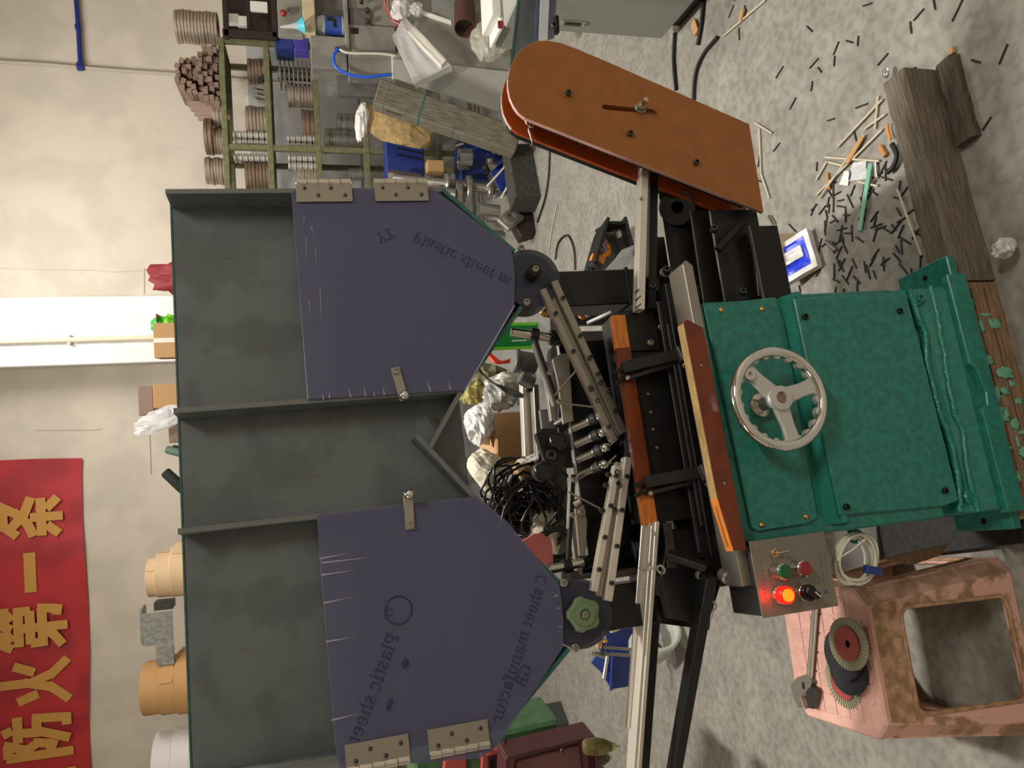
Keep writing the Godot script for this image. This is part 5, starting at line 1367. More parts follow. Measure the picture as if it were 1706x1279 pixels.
func rack() -> void:
	var z0 := -5.25
	var z1 := -5.66
	var t := thing("storage_rack", "olive angle-iron storage rack along the back wall, loaded with steel rings", "rack", Vector3(1.6, 0, -5.45))
	var o := t.position
	var xs := [2.30, 1.612, 0.92, 0.2, -0.55, -1.3, -2.05, -2.75]
	for x in xs:
		for z in [z0, z1]:
			obj("post", box(begin(), Vector3(x, 0.9, z) - o, Vector3(0.036, 1.80, 0.036), 0.003), "olive", t)
	for y in [1.792, 1.517, 1.212, 0.897, 0.40]:
		for z in [z0, z1]:
			obj("rail", ab(Vector3(-2.75, y - 0.036, z + 0.014) - o, Vector3(2.31, y, z + 0.022) - o, 0.002), "olive", t)
		for k in 3:
			obj("shelf_slat", ab(Vector3(-2.75, y - 0.012, z1 + 0.055 + 0.125 * k) - o, Vector3(2.31, y - 0.001, z1 + 0.105 + 0.125 * k) - o), "machine_grey_dark", t)
	for x in [2.30, 1.612]:
		for y in [1.792, 1.517, 1.212, 0.897]:
			obj("cross_rail", ab(Vector3(x - 0.004, y - 0.036, z1) - o, Vector3(x + 0.004, y, z0) - o), "olive", t)
	# stacks: [foot x, radius, bottom y, height, rings, material, label, group]
	var y1 := 1.792
	for s in [
		[2.44, 0.103, y1 + 0.01, 0.262, 13, "ring_steel", "polished steel ring in the tall stack at the right end of the rack top"],
		[1.858, 0.083, y1, 0.066, 3, "ring_steel", "steel ring in the low stack beside the brown bars on the rack top"],
		[1.692, 0.085, y1, 0.07, 4, "ring_steel", "steel ring under the larger brown rings on the rack top"],
		[1.72, 0.118, y1 + 0.071, 0.052, 2, "ring_brown", "larger brown ring resting on the smaller rings on the rack top"],
		[1.495, 0.088, y1, 0.13, 7, "ring_steel", "steel ring in the stack left of the post on the rack top"],
		[2.17, 0.082, 1.517, 0.11, 5, "ring_brown", "dull brown ring in the stack at the right of the second shelf"],
		[1.822, 0.112, 1.517, 0.135, 6, "ring_steel", "wide steel ring in the middle stack of the second shelf"],
		[1.47, 0.10, 1.517, 0.155, 7, "ring_brown", "brown steel ring in the stack left of the post on the second shelf"],
		[2.02, 0.078, 1.212, 0.165, 8, "ring_steel", "steel ring in the stack beside the upright plates on the third shelf"],
		[1.80, 0.12, 1.212, 0.085, 3, "ring_brown", "wide dark ring in the low pile on the third shelf"],
		[1.465, 0.085, 1.212, 0.12, 6, "ring_steel", "steel ring in the stack left of the post on the third shelf"],
		[1.845, 0.068, 0.897, 0.165, 12, "shaft_steel", "small grey ring in the narrow stack on the fourth shelf"],
		[1.72, 0.085, 0.897, 0.25, 18, "shaft_steel", "grey ring in the taller stack by the post on the fourth shelf"],
		[1.498, 0.04, 0.897, 0.10, 8, "shaft_steel", "small grey ring in the stack left of the post on the fourth shelf"],
	]:
		ring_stack(Vector3(s[0], s[2], -5.40), s[1], s[3], s[4], s[5], s[6], s[6].replace("ring in", "rings in"))
	# heap of square brown bars lying across the top
	var rng := RandomNumberGenerator.new()
	rng.seed = 8
	var first: Node3D = null
	var n := 0
	for row in 8:
		for k in 11 - row:
			var at := Vector3(2.255 - row * 0.019 - k * 0.037 + rng.randf_range(-0.006, 0.006), y1 + 0.019 + row * 0.033 + rng.randf_range(-0.003, 0.003), -5.40 + rng.randf_range(-0.03, 0.03))
			var turn := Vector3(rng.randf_range(-2, 2), rng.randf_range(-5, 5), rng.randf_range(-9, 9) if k % 3 else rng.randf_range(-30, 30))
			if first == null:
				first = solo("square_bar", box(begin(), Vector3.ZERO, Vector3(0.032, 0.030, 0.34), 0.002), "rod_brown", "short brown square bar in the heap on the rack top", "bar", "brown square bars heaped on the rack top")
				first.position = at
				first.rotation_degrees = turn
			else:
				copy(first, at, turn, "")
			n += 1
	for k in 4:
		copy(first, Vector3(1.925 - k * 0.030, y1 + 0.115 - 0.02 * k, -5.36), Vector3(78, -4, 3 * k), ["brown square bar standing innermost at the left end of the heap", "second of the bars standing at the left end of the heap", "third of the bars standing at the left end of the heap", "outermost bar standing at the left end of the heap"][k]).scale = Vector3(1, 1, 0.62)
	# rows of small bright sleeves
	var sleeve: Node3D = null
	for spot in [[1.517, 1.718, 2, 6], [1.212, 1.705, 2, 5], [1.517, 1.568, 1, 6], [1.212, 1.575, 2, 5]]:
		for level in spot[3]:
			for k in spot[2]:
				for d in 2:
					var at := Vector3(spot[1] - k * 0.053, spot[0] + level * 0.036, -5.32 - d * 0.055)
					if sleeve == null:
						sleeve = solo("small_sleeve", lathe(begin(), [Vector2(0.009, 0), Vector2(0.022, 0), Vector2(0.025, 0.003), Vector2(0.025, 0.013), Vector2(0.016, 0.015), Vector2(0.016, 0.021), Vector2(0.025, 0.023), Vector2(0.025, 0.032), Vector2(0.022, 0.0355), Vector2(0.009, 0.0355)], Transform3D.IDENTITY, 12), "cast_alu", "small bright machined sleeve standing near the rack post", "sleeve", "small bright sleeves stacked by the rack post")
						sleeve.position = at
					else:
						copy(sleeve, at, Vector3(0, k * 30, 0), "")
	# black plates standing in a row on the third shelf
	var plate: Node3D = null
	for k in 8:
		var at := Vector3(2.15, 1.236 + k * 0.0285, -5.38)
		if plate == null:
			plate = solo("black_plate", lathe(begin(), [Vector2(0.02, 0), Vector2(0.098, 0), Vector2(0.10, 0.003), Vector2(0.10, 0.009), Vector2(0.098, 0.011), Vector2(0.035, 0.011), Vector2(0.035, 0.0285), Vector2(0.02, 0.0285)], Transform3D.IDENTITY, 28), "shaft_steel", "round flanged plate in the spaced pile on the third shelf", "plate", "flanged plates piled on the third shelf")
			plate.position = at - Vector3(0, 0.024, 0)
		else:
			copy(plate, at - Vector3(0, 0.024, 0), Vector3.ZERO, "")
	var chain := begin()
	for k in 10:
		ring(chain, Vector3(2.09 + 0.013 * sin(k * 2.3), 1.53 + 0.011 * (k % 3), -5.33 + 0.012 * (k % 4)), Vector3(0.3, 1, 0.2 * k).normalized(), 0.014, 0.004, 12, 6)
	solo("chain", chain, "dark_steel", "short heap of dark chain on the second shelf", "chain")
	var bits := begin()
	for k in 6:
		cyl(bits, Vector3(1.95 + 0.016 * k, 1.518, -5.34 - 0.02 * (k % 2)), Vector3(1.955 + 0.016 * k, 1.57 + 0.012 * (k % 3), -5.34), 0.007, 10, 0.001)
	solo("bolt_cluster", bits, "bright_steel", "cluster of bright bolts standing on the second shelf", "bolts").set_meta("kind", "stuff")
	# brown steel frame with things in it, right of the rack
	var f := thing("steel_crate", "dark brown open steel crate at the right end of the rack", "frame", Vector3(2.474, 1.590, -5.200))
	var fo := f.position
	for q in [[Vector3(2.436, 1.731, -5.170), Vector3(0.314, 0.032, 0.040)], [Vector3(2.458, 1.433, -5.170), Vector3(0.318, 0.037, 0.040)], [Vector3(2.312, 1.588, -5.170), Vector3(0.046, 0.333, 0.040)], [Vector3(2.480, 1.596, -5.195), Vector3(0.279, 0.022, 0.030)], [Vector3(2.628, 1.603, -5.510), Vector3(0.309, 0.356, 0.020)]]:
		obj("frame_bar", box(begin(), q[0] - fo, q[1], 0.003), "rust_dark", f)
	var white := solo("white_block", box(begin(), Vector3(2.438, 1.691, -5.245), Vector3(0.062, 0.070, 0.050), 0.004), "equipment_white", "small white block standing inside the brown frame", "block")
	copy(white, Vector3(2.427, 1.631, -5.220) - Vector3(2.438, 1.691, -5.220) + white.position, Vector3.ZERO, "thin white block beside the larger one in the brown frame")
	var wp := solo("white_profile", box(begin(), Vector3(2.499, 1.526, -5.175), Vector3(0.062, 0.107, 0.030), 0.003), "equipment_white", "white notched strip at the outer end of the brown frame", "strip")
	var purple := solo("purple_box", box(begin(), Vector3(2.243, 1.273, -5.160), Vector3(0.081, 0.090, 0.120), 0.004), "purple", "small purple box at the right end of the third shelf", "box")
	solo("blue_box", box(begin(), Vector3(2.290, 1.381, -5.300), Vector3(0.071, 0.117, 0.200), 0.004), "blue_plastic", "dark blue box lying behind the purple box", "box")
	# things on the rack top that show over the hopper
	rack_top()

func roll(foot: Vector3, r: float, high: float, m: String, label: String, tilt := Vector3.ZERO) -> void:
	var o := thing("belt_roll", label, "roll", foot, tilt)
	obj("outer_turn", lathe(begin(), [Vector2(r * 0.55, 0), Vector2(r * 0.98, 0), Vector2(r, high * 0.05), Vector2(r, high * 0.95), Vector2(r * 0.98, high), Vector2(r * 0.9, high), Vector2(r * 0.88, high * 0.97), Vector2(r * 0.8, high), Vector2(r * 0.55, high)], Transform3D.IDENTITY, 36), m, o)
	obj("loose_end", bar(begin(), Vector3(r * 0.2, high * 0.5, r + 0.002), Vector3(r * 0.9, high * 0.46, r * 0.62), high * 0.8, 0.004, 0.001), m, o)

func riser(x: float, z: float, high: float, wide: float, label: String) -> void:
	var y := 1.793
	var o := thing("wooden_crate", label, "crate", Vector3(x, y, z))
	obj("crate_top", box(begin(), Vector3(0, high - 0.008, 0), Vector3(wide, 0.014, wide), 0.002), "wood_chip", o)
	for k in 4:
		var a := PI * 0.5 * k
		var c := Vector3(sin(a), 0, cos(a)) * (wide * 0.5 - 0.008)
		obj("crate_side", box(begin(), c + Vector3(0, high * 0.5 - 0.008, 0), Vector3(wide if k % 2 == 0 else 0.014, high - 0.016, wide if k % 2 == 1 else 0.014), 0.002), "wood_chip", o)

func rack_top() -> void:
	var y := 1.793
	# cream rolls by the middle rib
	var x := -1.125
	riser(x, -5.45, 0.098, 0.34, "plain wooden crate under the cream belt rolls")
	var y1 := y + 0.098
	roll(Vector3(x, y1, -5.45), 0.178, 0.20, "belt_cream", "widest cream belt roll at the bottom of the stack by the middle rib")
	roll(Vector3(x, y1 + 0.20, -5.45), 0.165, 0.15, "belt_cream", "cream belt roll second from the bottom by the middle rib", Vector3(0, 40, 0))
	roll(Vector3(x - 0.015, y1 + 0.35, -5.45), 0.145, 0.09, "belt_cream", "cream belt roll with a slanting end near the top of the stack", Vector3(0, 75, 0))
	roll(Vector3(x - 0.03, y1 + 0.44, -5.45), 0.122, 0.058, "belt_cream", "small cream belt roll topmost of its stack", Vector3(0, 20, 0))
	x = -1.49
	riser(x, -5.47, 0.13, 0.33, "plain wooden crate under the sheet metal pieces")
	y1 = y + 0.13
	roll(Vector3(x, y1, -5.47), 0.182, 0.12, "belt_cream", "broad cream belt roll under the sheet metal pieces")
	roll(Vector3(x, y1 + 0.12, -5.47), 0.18, 0.10, "belt_cream", "upper broad cream belt roll carrying the sheet metal pieces", Vector3(0, 30, 0))
	var g := thing("sheet_metal_channel", "galvanised sheet metal channel pieces standing on a cream roll", "sheet metal", Vector3(x, y1 + 0.221, -5.45))
	obj("channel", box(box(begin(), Vector3(-1.463, 2.330, -5.355), Vector3(0.207, 0.180, 0.010) , 0.002), Vector3(-1.441, 2.424, -5.410), Vector3(0.225, 0.018, 0.120), 0.002), "galv", g)
	obj("panel", box(begin(), Vector3(-1.633, 2.289, -5.340), Vector3(0.126, 0.106, 0.020), 0.002), "galv", g)
	obj("angle", box(begin(), Vector3(-1.330, 2.296, -5.430), Vector3(0.050, 0.114, 0.100), 0.002), "dark_steel", g)
	for ch in g.get_children():
		(ch as Node3D).position -= g.position
	x = -1.86
	riser(x, -5.45, 0.13, 0.36, "plain wooden crate under the tan belt rolls")
	y1 = y + 0.13
	roll(Vector3(x, y1, -5.45), 0.2, 0.18, "belt_tan", "lowest and widest tan belt roll left of the sheet metal")
	roll(Vector3(x, y1 + 0.18, -5.45), 0.2, 0.032, "belt_white", "white belt ring between two tan rolls")
	roll(Vector3(x + 0.005, y1 + 0.212, -5.45), 0.2, 0.10, "belt_tan", "tan belt roll just above the white ring", Vector3(0, 60, 0))
	roll(Vector3(x, y1 + 0.312, -5.45), 0.185, 0.10, "belt_tan", "tan belt roll with a crossing loose end second from the top", Vector3(0, 10, 0))
	roll(Vector3(x - 0.01, y1 + 0.412, -5.45), 0.165, 0.11, "belt_tan", "topmost tan belt roll of the left stack", Vector3(0, 100, 0))
	x = -2.38
	riser(x, -5.45, 0.14, 0.38, "plain wooden crate under the white belt rolls")
	for k in 4:
		roll(Vector3(x, y + 0.14 + 0.115 * k, -5.45), 0.24 - 0.012 * k, 0.114, "belt_white", ["lowest white belt roll at the far left of the rack top", "white belt roll second from the bottom at the far left", "white belt roll third from the bottom at the far left", "topmost white belt roll at the far left of the rack"][k], Vector3(0, 40 * k, 0))
	solo("brown_block", ab(Vector3(-2.12, y, -5.55), Vector3(-2.02, 2.19, -5.45), 0.01), "rod_brown", "dull brown block between the tan and the white rolls", "block")
	# cardboard box with green things
	var cb := thing("cardboard_box", "open cardboard box with green bottles on the rack before the column", "box", Vector3(0.386, 2.142, -5.500))
	var bx := cb.position
	bx.y = y + 0.001
	cb.position = bx
	var topy := 2.2819 - y
	for q in [[Vector3(0, topy * 0.5, 0.11), Vector3(0.225, topy, 0.006)], [Vector3(0, topy * 0.5, -0.11), Vector3(0.225, topy, 0.006)], [Vector3(0.11, topy * 0.5, 0), Vector3(0.006, topy, 0.22)], [Vector3(-0.11, topy * 0.5, 0), Vector3(0.006, topy, 0.22)], [Vector3(0, 0.004, 0), Vector3(0.22, 0.006, 0.22)], [Vector3(0.14, topy - 0.02, 0), Vector3(0.07, 0.005, 0.22)]]:
		obj("carton_wall", box(begin(), q[0], q[1], 0.001), "cardboard", cb)
	obj("carton_tape", box(begin(), Vector3(0, topy * 0.5, 0.114), Vector3(0.03, topy, 0.001)), "cable_white", cb)
	var gb := solo("green_bottle", blob(begin(), Vector3.ZERO, Vector3(0.05, 0.045, 0.05), 3, 0.5, 0.2), "green_plastic", "green plastic bottle lying on the cardboard box flap", "bottle")
	gb.position = Vector3(0.488, 2.261, -5.450)
	solo("lime_bottle", blob(begin(), Vector3(0.502, 2.195, -5.450), Vector3(0.05, 0.06, 0.05), 5, 0.5, 0.2), "lime", "lime green plastic bottle beside the green one", "bottle")
	solo("red_bundle", blob(begin(), Vector3(0.815, 2.04, -5.5), Vector3(0.10, 0.235, 0.08), 7, 0.8, 0.12), "red_cloth", "dark red cloth bundle on the rack right of the column", "bundle")
	var cd := solo("brown_carton", box(begin(), Vector3(-0.001, 2.358, -5.550), Vector3(0.192, 0.094, 0.200), 0.006), "rod_brown", "dark brown carton on the rack left of the column", "carton")
	solo("tan_carton", box(begin(), Vector3(0.022, 2.226, -5.520), Vector3(0.157, 0.163, 0.200), 0.006), "cardboard", "tan carton beside the dark brown carton", "carton")
	solo("lower_carton", box(begin(), Vector3(-0.138, 2.037, -5.575), Vector3(0.301, 0.405, 0.150), 0.006), "rod_brown", "brown carton low on the rack behind the plastic wrap", "carton")
	solo("plastic_wrap", blob(begin(), Vector3(-0.130, 2.261, -5.350), Vector3(0.11, 0.26, 0.06), 14, 0.8, 0.16, true, 18, 14, Vector3(0, 0, 22)), "film", "crumpled clear plastic wrap standing on the rack left of the column", "plastic")
	var fo := thing("foam_sheet", "rolled green and black foam sheets leaning on the rack left of the column", "foam", Vector3(-0.495, 2.171, -5.450))
	var f0 := fo.position
	for q in [[Vector3(-0.321, 2.242, -5.400), Vector3(-0.468, 1.821, -5.400), 0.026, "foam_green"], [Vector3(-0.324, 2.210, -5.420), Vector3(-0.412, 1.903, -5.420), 0.03, "foam_dark"], [Vector3(-0.462, 2.252, -5.380), Vector3(-0.736, 2.005, -5.380), 0.034, "foam_dark"]]:
		obj("foam_roll", lathe(begin(), [Vector2(0.0, 0), Vector2(q[2] * 0.7, 0), Vector2(q[2], 0.01), Vector2(q[2] * 1.1, 0.2), Vector2(q[2] * 0.9, (q[0] as Vector3).distance_to(q[1])), Vector2(0, (q[0] as Vector3).distance_to(q[1]))], upto(q[0] - f0, q[1] - f0), 18, true), q[3], fo)

# ---------------------------------------------------------------- grey machines to the right

func plate_px(called: String, parent: Node3D, c: Vector3, s: Vector3, m: String, bv := 0.004) -> MeshInstance3D:
	return obj(called, box(begin(), c - parent.position, s, bv), m, parent)

func grey_machines() -> void:
	var g := thing("grey_machine", "grey sheet metal machine with stepped panels right of the rack", "machine", Vector3(2.121, 0.000, -4.522))
	g.position.z = -4.9
	plate_px("control_panel", g, Vector3(2.317, 1.330, -4.780), Vector3(0.353, 0.142, 0.060), "machine_grey")
	plate_px("beige_strip", g, Vector3(2.324, 1.222, -4.770), Vector3(0.347, 0.073, 0.060), "machine_beige")
	plate_px("recess_back", g, Vector3(2.386, 1.090, -4.870), Vector3(0.373, 0.189, 0.020), "machine_grey_dark")
	plate_px("flange", g, Vector3(2.284, 1.003, -4.860), Vector3(0.444, 0.025, 0.280), "machine_grey")
	plate_px("lower_panel", g, Vector3(2.055, 1.113, -4.860), Vector3(0.197, 0.213, 0.200), "machine_grey")
	plate_px("side_panel", g, Vector3(2.074, 0.855, -4.900), Vector3(0.317, 0.291, 0.300), "machine_grey")
	plate_px("side_panel", g, Vector3(2.394, 0.839, -4.920), Vector3(0.304, 0.293, 0.300), "machine_grey")
	plate_px("service_cover", g, Vector3(2.277, 0.918, -4.770), Vector3(0.107, 0.130, 0.040), "machine_grey_dark")
	plate_px("socket", g, Vector3(2.191, 0.956, -4.752), Vector3(0.037, 0.047, 0.010), "black_gloss", 0.001)
	plate_px("edge_trim", g, Vector3(1.977, 0.733, -4.740), Vector3(0.140, 0.015, 0.020), "equipment_white", 0.002)
	plate_px("base_panel", g, Vector3(2.310, 0.589, -4.930), Vector3(0.527, 0.237, 0.300), "machine_grey")
	plate_px("under_panel", g, Vector3(1.922, 0.928, -4.885), Vector3(0.173, 0.295, 0.050), "machine_grey_dark")
	var kn := begin()
	cyl(kn, Vector3(2.291, 1.347, -4.750) - g.position, Vector3(2.252, 1.357, -4.700) - g.position, 0.012, 12, 0.002)
	obj("knob_stem", kn, "bright_steel", g)
	var kb := obj("ball_knob", blob(begin(), Vector3(2.239, 1.367, -4.690) - g.position, Vector3(0.021, 0.021, 0.021), 1, 0.0, 0.1), "button_red", g)
	kb.set_meta("label", "red ball knob")
	for q in [Vector3(2.363, 0.908, -4.740), Vector3(2.311, 0.874, -4.740), Vector3(2.244, 0.877, -4.740)]:
		obj("cover_bolt", cyl(begin(), q - g.position, q - g.position + Vector3(0, 0, 0.03), 0.014, 12, 0.002), "dark_steel", g)
	var b2 := thing("grey_bench", "long pale grey panelled bench sloping towards the cabinet", "bench", Vector3(1.812, 0.000, -4.578))
	b2.position.z = -4.55
	var off := b2.position
	var top := obj("top_panel", sheet(begin(), Vector3(1.973, 0.743, -4.625) - off, Vector3(1.740, 0.086, -4.400) - off, Vector3(2.311, 0.556, -4.700) - off, Vector3(2.254, 0.037, -4.500) - off, 0.02, 0.0, 0.1, 1, 2), "machine_grey", b2)
	obj("front_panel", sheet(begin(), Vector3(1.862, 0.751, -4.600) - off, Vector3(1.572, 0.056, -4.375) - off, Vector3(1.974, 0.745, -4.610) - off, Vector3(1.844, 0.065, -4.390) - off, 0.02, 0.0, 0.1, 1, 2), "cabinet_grey", b2)
	obj("back_trim", sheet(begin(), Vector3(2.274, 0.546, -4.650) - off, Vector3(2.196, 0.384, -4.600) - off, Vector3(2.296, 0.545, -4.650) - off, Vector3(2.225, 0.383, -4.600) - off, 0.02, 0.0, 0.1, 1, 2), "equipment_white", b2)
	obj("bench_leg", ab(Vector3(2.0, 0, -4.68) - off, Vector3(2.05, 0.5, -4.63) - off), "machine_grey_dark", b2)
	obj("bench_leg", ab(Vector3(2.1, 0, -4.5) - off, Vector3(2.15, 0.2, -4.45) - off), "machine_grey_dark", b2)
	# things on and about them
	var fu := thing("funnel", "small cyan plastic funnel lying against the grey machine", "funnel", Vector3(2.177, 1.251, -4.690))
	obj("cone", lathe(begin(), [Vector2(0.046, 0.0), Vector2(0.042, 0.0), Vector2(0.015, 0.045), Vector2(0.02, 0.045), Vector2(0.046, 0.004), Vector2(0.046, 0.0)], Transform3D(Basis(Vector3(0, 0, 1), 0.15), Vector3.ZERO), 24), "cyan", fu)
	obj("spout", lathe(begin(), [Vector2(0.02, 0.045), Vector2(0.014, 0.07), Vector2(0.006, 0.14), Vector2(0, 0.14)], Transform3D(Basis(Vector3(0, 0, 1), 0.15), Vector3.ZERO), 14), "film", fu)
	var bo := thing("water_jug", "clear plastic jug with a blue label in the grey recess", "jug", Vector3(2.237, 1.011, -4.800))
	obj("jug_body", lathe(begin(), [Vector2(0, 0), Vector2(0.05, 0), Vector2(0.055, 0.01), Vector2(0.055, 0.13), Vector2(0.045, 0.16), Vector2(0.02, 0.175), Vector2(0, 0.175)], Transform3D.IDENTITY, 24), "film", bo)
	obj("jug_label", lathe(begin(), [Vector2(0.0556, 0.02), Vector2(0.0562, 0.02), Vector2(0.0562, 0.12), Vector2(0.0556, 0.12)], Transform3D.IDENTITY, 24), "blue_clear", bo)
	obj("label_mark", box(box(begin(), Vector3(-0.01, 0.06, 0.0565), Vector3(0.05, 0.018, 0.002)), Vector3(0.012, 0.085, 0.055), Vector3(0.03, 0.04, 0.002)), "black_gloss", bo)
	var hb := thing("air_hose", "blue air hose looping along the grey machine", "hose", Vector3.ZERO)
	obj("hose", tube(begin(), spline([Vector3(2.046, 1.062, -4.690), Vector3(2.016, 1.085, -4.690), Vector3(1.973, 1.090, -4.690), Vector3(1.931, 1.071, -4.690), Vector3(1.908, 1.026, -4.690), Vector3(1.893, 0.974, -4.690), Vector3(1.890, 0.896, -4.690), Vector3(1.902, 0.813, -4.690), Vector3(1.912, 0.751, -4.690)], 6), 0.0095, 10), "hose_blue", hb)
	obj("fitting", cyl(begin(), Vector3(2.046, 1.066, -4.690), Vector3(2.076, 1.063, -4.760), 0.016, 14, 0.003), "blue_plastic", hb)
	solo("white_cable", tube(begin(), spline([Vector3(2.045, 1.052, -4.685), Vector3(2.029, 1.021, -4.685), Vector3(2.025, 0.968, -4.685), Vector3(2.029, 0.897, -4.685), Vector3(2.032, 0.789, -4.685), Vector3(2.022, 0.710, -4.685), Vector3(2.015, 0.703, -4.685)], 6), 0.0075, 8), "cable_white", "white cable running beside the blue hose on the grey machine", "cable")
	var rw := thing("red_wire", "tangle of thin red wire over the plastic bag", "wire")
	for k in 5:
		obj("strand", tube(begin(), spline([Vector3(2.338, 0.761, -4.600) + Vector3(0.01 * k, 0, 0), Vector3(2.256, 0.758, -4.600) + Vector3(0.012 * k, 0.01 * k, 0.03), Vector3(2.210, 0.733, -4.590) + Vector3(-0.012 * k, 0.02, 0.02 * k), Vector3(2.157, 0.708, -4.580) + Vector3(0.01 * k, -0.01 * k, 0), Vector3(2.155, 0.616, -4.570) + Vector3(0, 0.02 * k, 0)], 6), 0.003, 6), "cable_red" if k % 2 == 0 else "cable_white", rw)
	solo("white_bundle", blob(begin(), Vector3(2.293, 0.680, -4.650), Vector3(0.10, 0.09, 0.08), 22, 0.7, 0.14, true), "bag_white", "white wire bundle above the hanging plastic bag", "bundle")
	solo("small_bag", blob(begin(), Vector3(2.280, 0.591, -4.610), Vector3(0.065, 0.055, 0.05), 24, 0.7, 0.16, true), "film", "small clear bag of parts beside the white bundle", "bag")
	var pb := thing("plastic_bag", "long translucent white plastic bag hanging over the grey bench", "bag", Vector3.ZERO)
	obj("bag_film", sheet(begin(), Vector3(2.089, 0.758, -4.525), Vector3(1.736, 0.662, -4.350), Vector3(2.223, 0.679, -4.550), Vector3(1.861, 0.449, -4.350), 0.045, 0.035, 0.16, 31, 12), "film", pb)
	obj("bag_contents", sheet(begin(), Vector3(2.106, 0.661, -4.510), Vector3(1.844, 0.502, -4.350), Vector3(2.144, 0.622, -4.525), Vector3(1.885, 0.467, -4.360), 0.03, 0.01, 0.1, 32, 6), "paper", pb)
	var pi := thing("pipe_offcut", "short dark brown pipe offcut standing on the grey bench", "pipe", Vector3(2.059, 0.269, -4.410))
	pi.position = Vector3.ZERO
	obj("pipe_wall", pipe(begin(), Vector3(2.100, 0.340, -4.425), Vector3(2.302, 0.307, -4.550), 0.062, 0.006, 32), "pipe_brown", pi)
	solo("clear_bag", blob(begin(), Vector3(1.983, 0.219, -4.325), Vector3(0.16, 0.15, 0.10), 41, 0.7, 0.13, true, 20, 14), "film_clear", "crumpled clear plastic bag on the end of the grey bench", "bag")
	var we := thing("white_equipment", "white sheet metal equipment corner behind the second chute", "equipment", Vector3(1.629, 0.392, -3.200))
	plate_px("side", we, Vector3(1.618, 0.479, -3.200), Vector3(0.161, 0.041, 0.200), "equipment_white")
	plate_px("front", we, Vector3(1.621, 0.381, -3.250), Vector3(0.226, 0.111, 0.200), "cabinet_grey")
	plate_px("edge", we, Vector3(1.603, 0.454, -3.220), Vector3(0.218, 0.018, 0.200), "equipment_white")
	plate_px("sticker", we, Vector3(1.504, 0.462, -3.115), Vector3(0.030, 0.021, 0.010), "button_red", 0.001)
	# chute of a second machine of the same make
	var sc := thing("second_chute", "dark chute plate with green edge behind the orange guard", "chute", Vector3(1.070, 0.613, -2.200))
	var so := sc.position
	obj("chute_plate", sheet(begin(), Vector3(0.876, 0.694, -2.150) - so, Vector3(0.889, 0.617, -2.150) - so, Vector3(1.221, 0.617, -2.250) - so, Vector3(1.227, 0.544, -2.250) - so, 0.01, 0.0, 0.1, 1, 2), "hopper_paint", sc)
	obj("painted_edge", sheet(begin(), Vector3(0.867, 0.700, -2.140) - so, Vector3(0.869, 0.695, -2.140) - so, Vector3(1.216, 0.624, -2.240) - so, Vector3(1.216, 0.618, -2.240) - so, 0.02, 0.0, 0.1, 1, 2), "teal_edge", sc)
	var pv := obj("plastic_cover", sheet(begin(), Vector3(0.977, 0.620, -2.120) - so, Vector3(0.999, 0.559, -2.120) - so, Vector3(1.171, 0.595, -2.150) - so, Vector3(1.177, 0.532, -2.150) - so, 0.006, 0.0, 0.1, 1, 2), "pvc_sheet", sc)
	obj("cover_edge", sheet(begin(), Vector3(0.972, 0.613, -2.100) - so, Vector3(0.981, 0.588, -2.100) - so, Vector3(1.156, 0.592, -2.120) - so, Vector3(1.158, 0.566, -2.120) - so, 0.005, 0.0, 0.1, 1, 2), "film", pv)
	obj("bracket", box(begin(), Vector3(1.024, 0.559, -2.100) - so, Vector3(0.05, 0.012, 0.02), 0.002), "black_oxide", sc)
	obj("bracket_bolt", socket_bolt(begin(), Vector3(1.012, 0.575, -2.080) - so, Vector3(0, 0, 1), 0.008), "dark_steel", sc)
	# big cabinet
	var cz := Vector3(1.179, 0.030, -2.462)
	var ca := thing("electrical_cabinet", "large grey metal cabinet with a recessed latch at the right edge", "cabinet", Vector3(cz.x, 0, cz.z), Vector3(0, 0, 0))
	var w := Vector3(1.193, 0.030, -2.225) - cz
	ca.rotation.y = atan2(-w.z, w.x)
	obj("case", ab(Vector3(0, 0.05, -0.45), Vector3(0.9, 0.62, 0.0), 0.006), "cabinet_grey", ca)
	obj("plinth", ab(Vector3(0.04, 0.0, -0.42), Vector3(0.88, 0.05, -0.03)), "black_paint", ca)
	var inv := ca.transform.affine_inverse()
	var lp: Vector3 = inv * Vector3(1.183, 0.335, -2.400)
	obj("latch_plate", box(begin(), Vector3(maxf(lp.x, 0.05), 0.40, 0.002), Vector3(0.03, 0.085, 0.006), 0.003), "bright_steel", ca)
	obj("latch_insert", box(begin(), Vector3(maxf(lp.x, 0.05), 0.40, 0.006), Vector3(0.016, 0.06, 0.004), 0.002), "dark_steel", ca)
	# leaning post
	var lp2 := thing("wooden_post", "thick weathered wooden post leaning against the grey bench", "post")
	var pa := Vector3(1.628, 0.881, -4.280)
	var pb2 := Vector3(1.356, 0.112, -4.200)
	lp2.transform = Transform3D(along(pa, pb2, Vector3(0, 0, 1)), (pa + pb2) * 0.5)
	var ll := pa.distance_to(pb2)
	obj("timber", box(begin(), Vector3.ZERO, Vector3(ll, 0.12, 0.145), 0.008), "post_wood", lp2)
	for k in 3:
		obj("paint_smear", box(begin(), Vector3(-ll * 0.43 + 0.2 * k, 0.0, 0.0), Vector3(0.02 + 0.008 * (k % 2), 0.1204, 0.1454), 0.008), "teal_edge", lp2)
	obj("slot_mark", box(begin(), Vector3(-ll * 0.36, 0.02, 0.0725), Vector3(0.09, 0.03, 0.003), 0.001), "beam_dark", lp2)
	var ks := thing("paper_sack", "crumpled brown paper sack with a white mouth behind the leaning post", "sack")
	obj("sack_body", blob(begin(), Vector3(1.610, 0.720, -4.700), Vector3(0.165, 0.29, 0.1), 61, 0.5, 0.1, true, 26, 18, Vector3(0, 0, -14)), "kraft", ks)
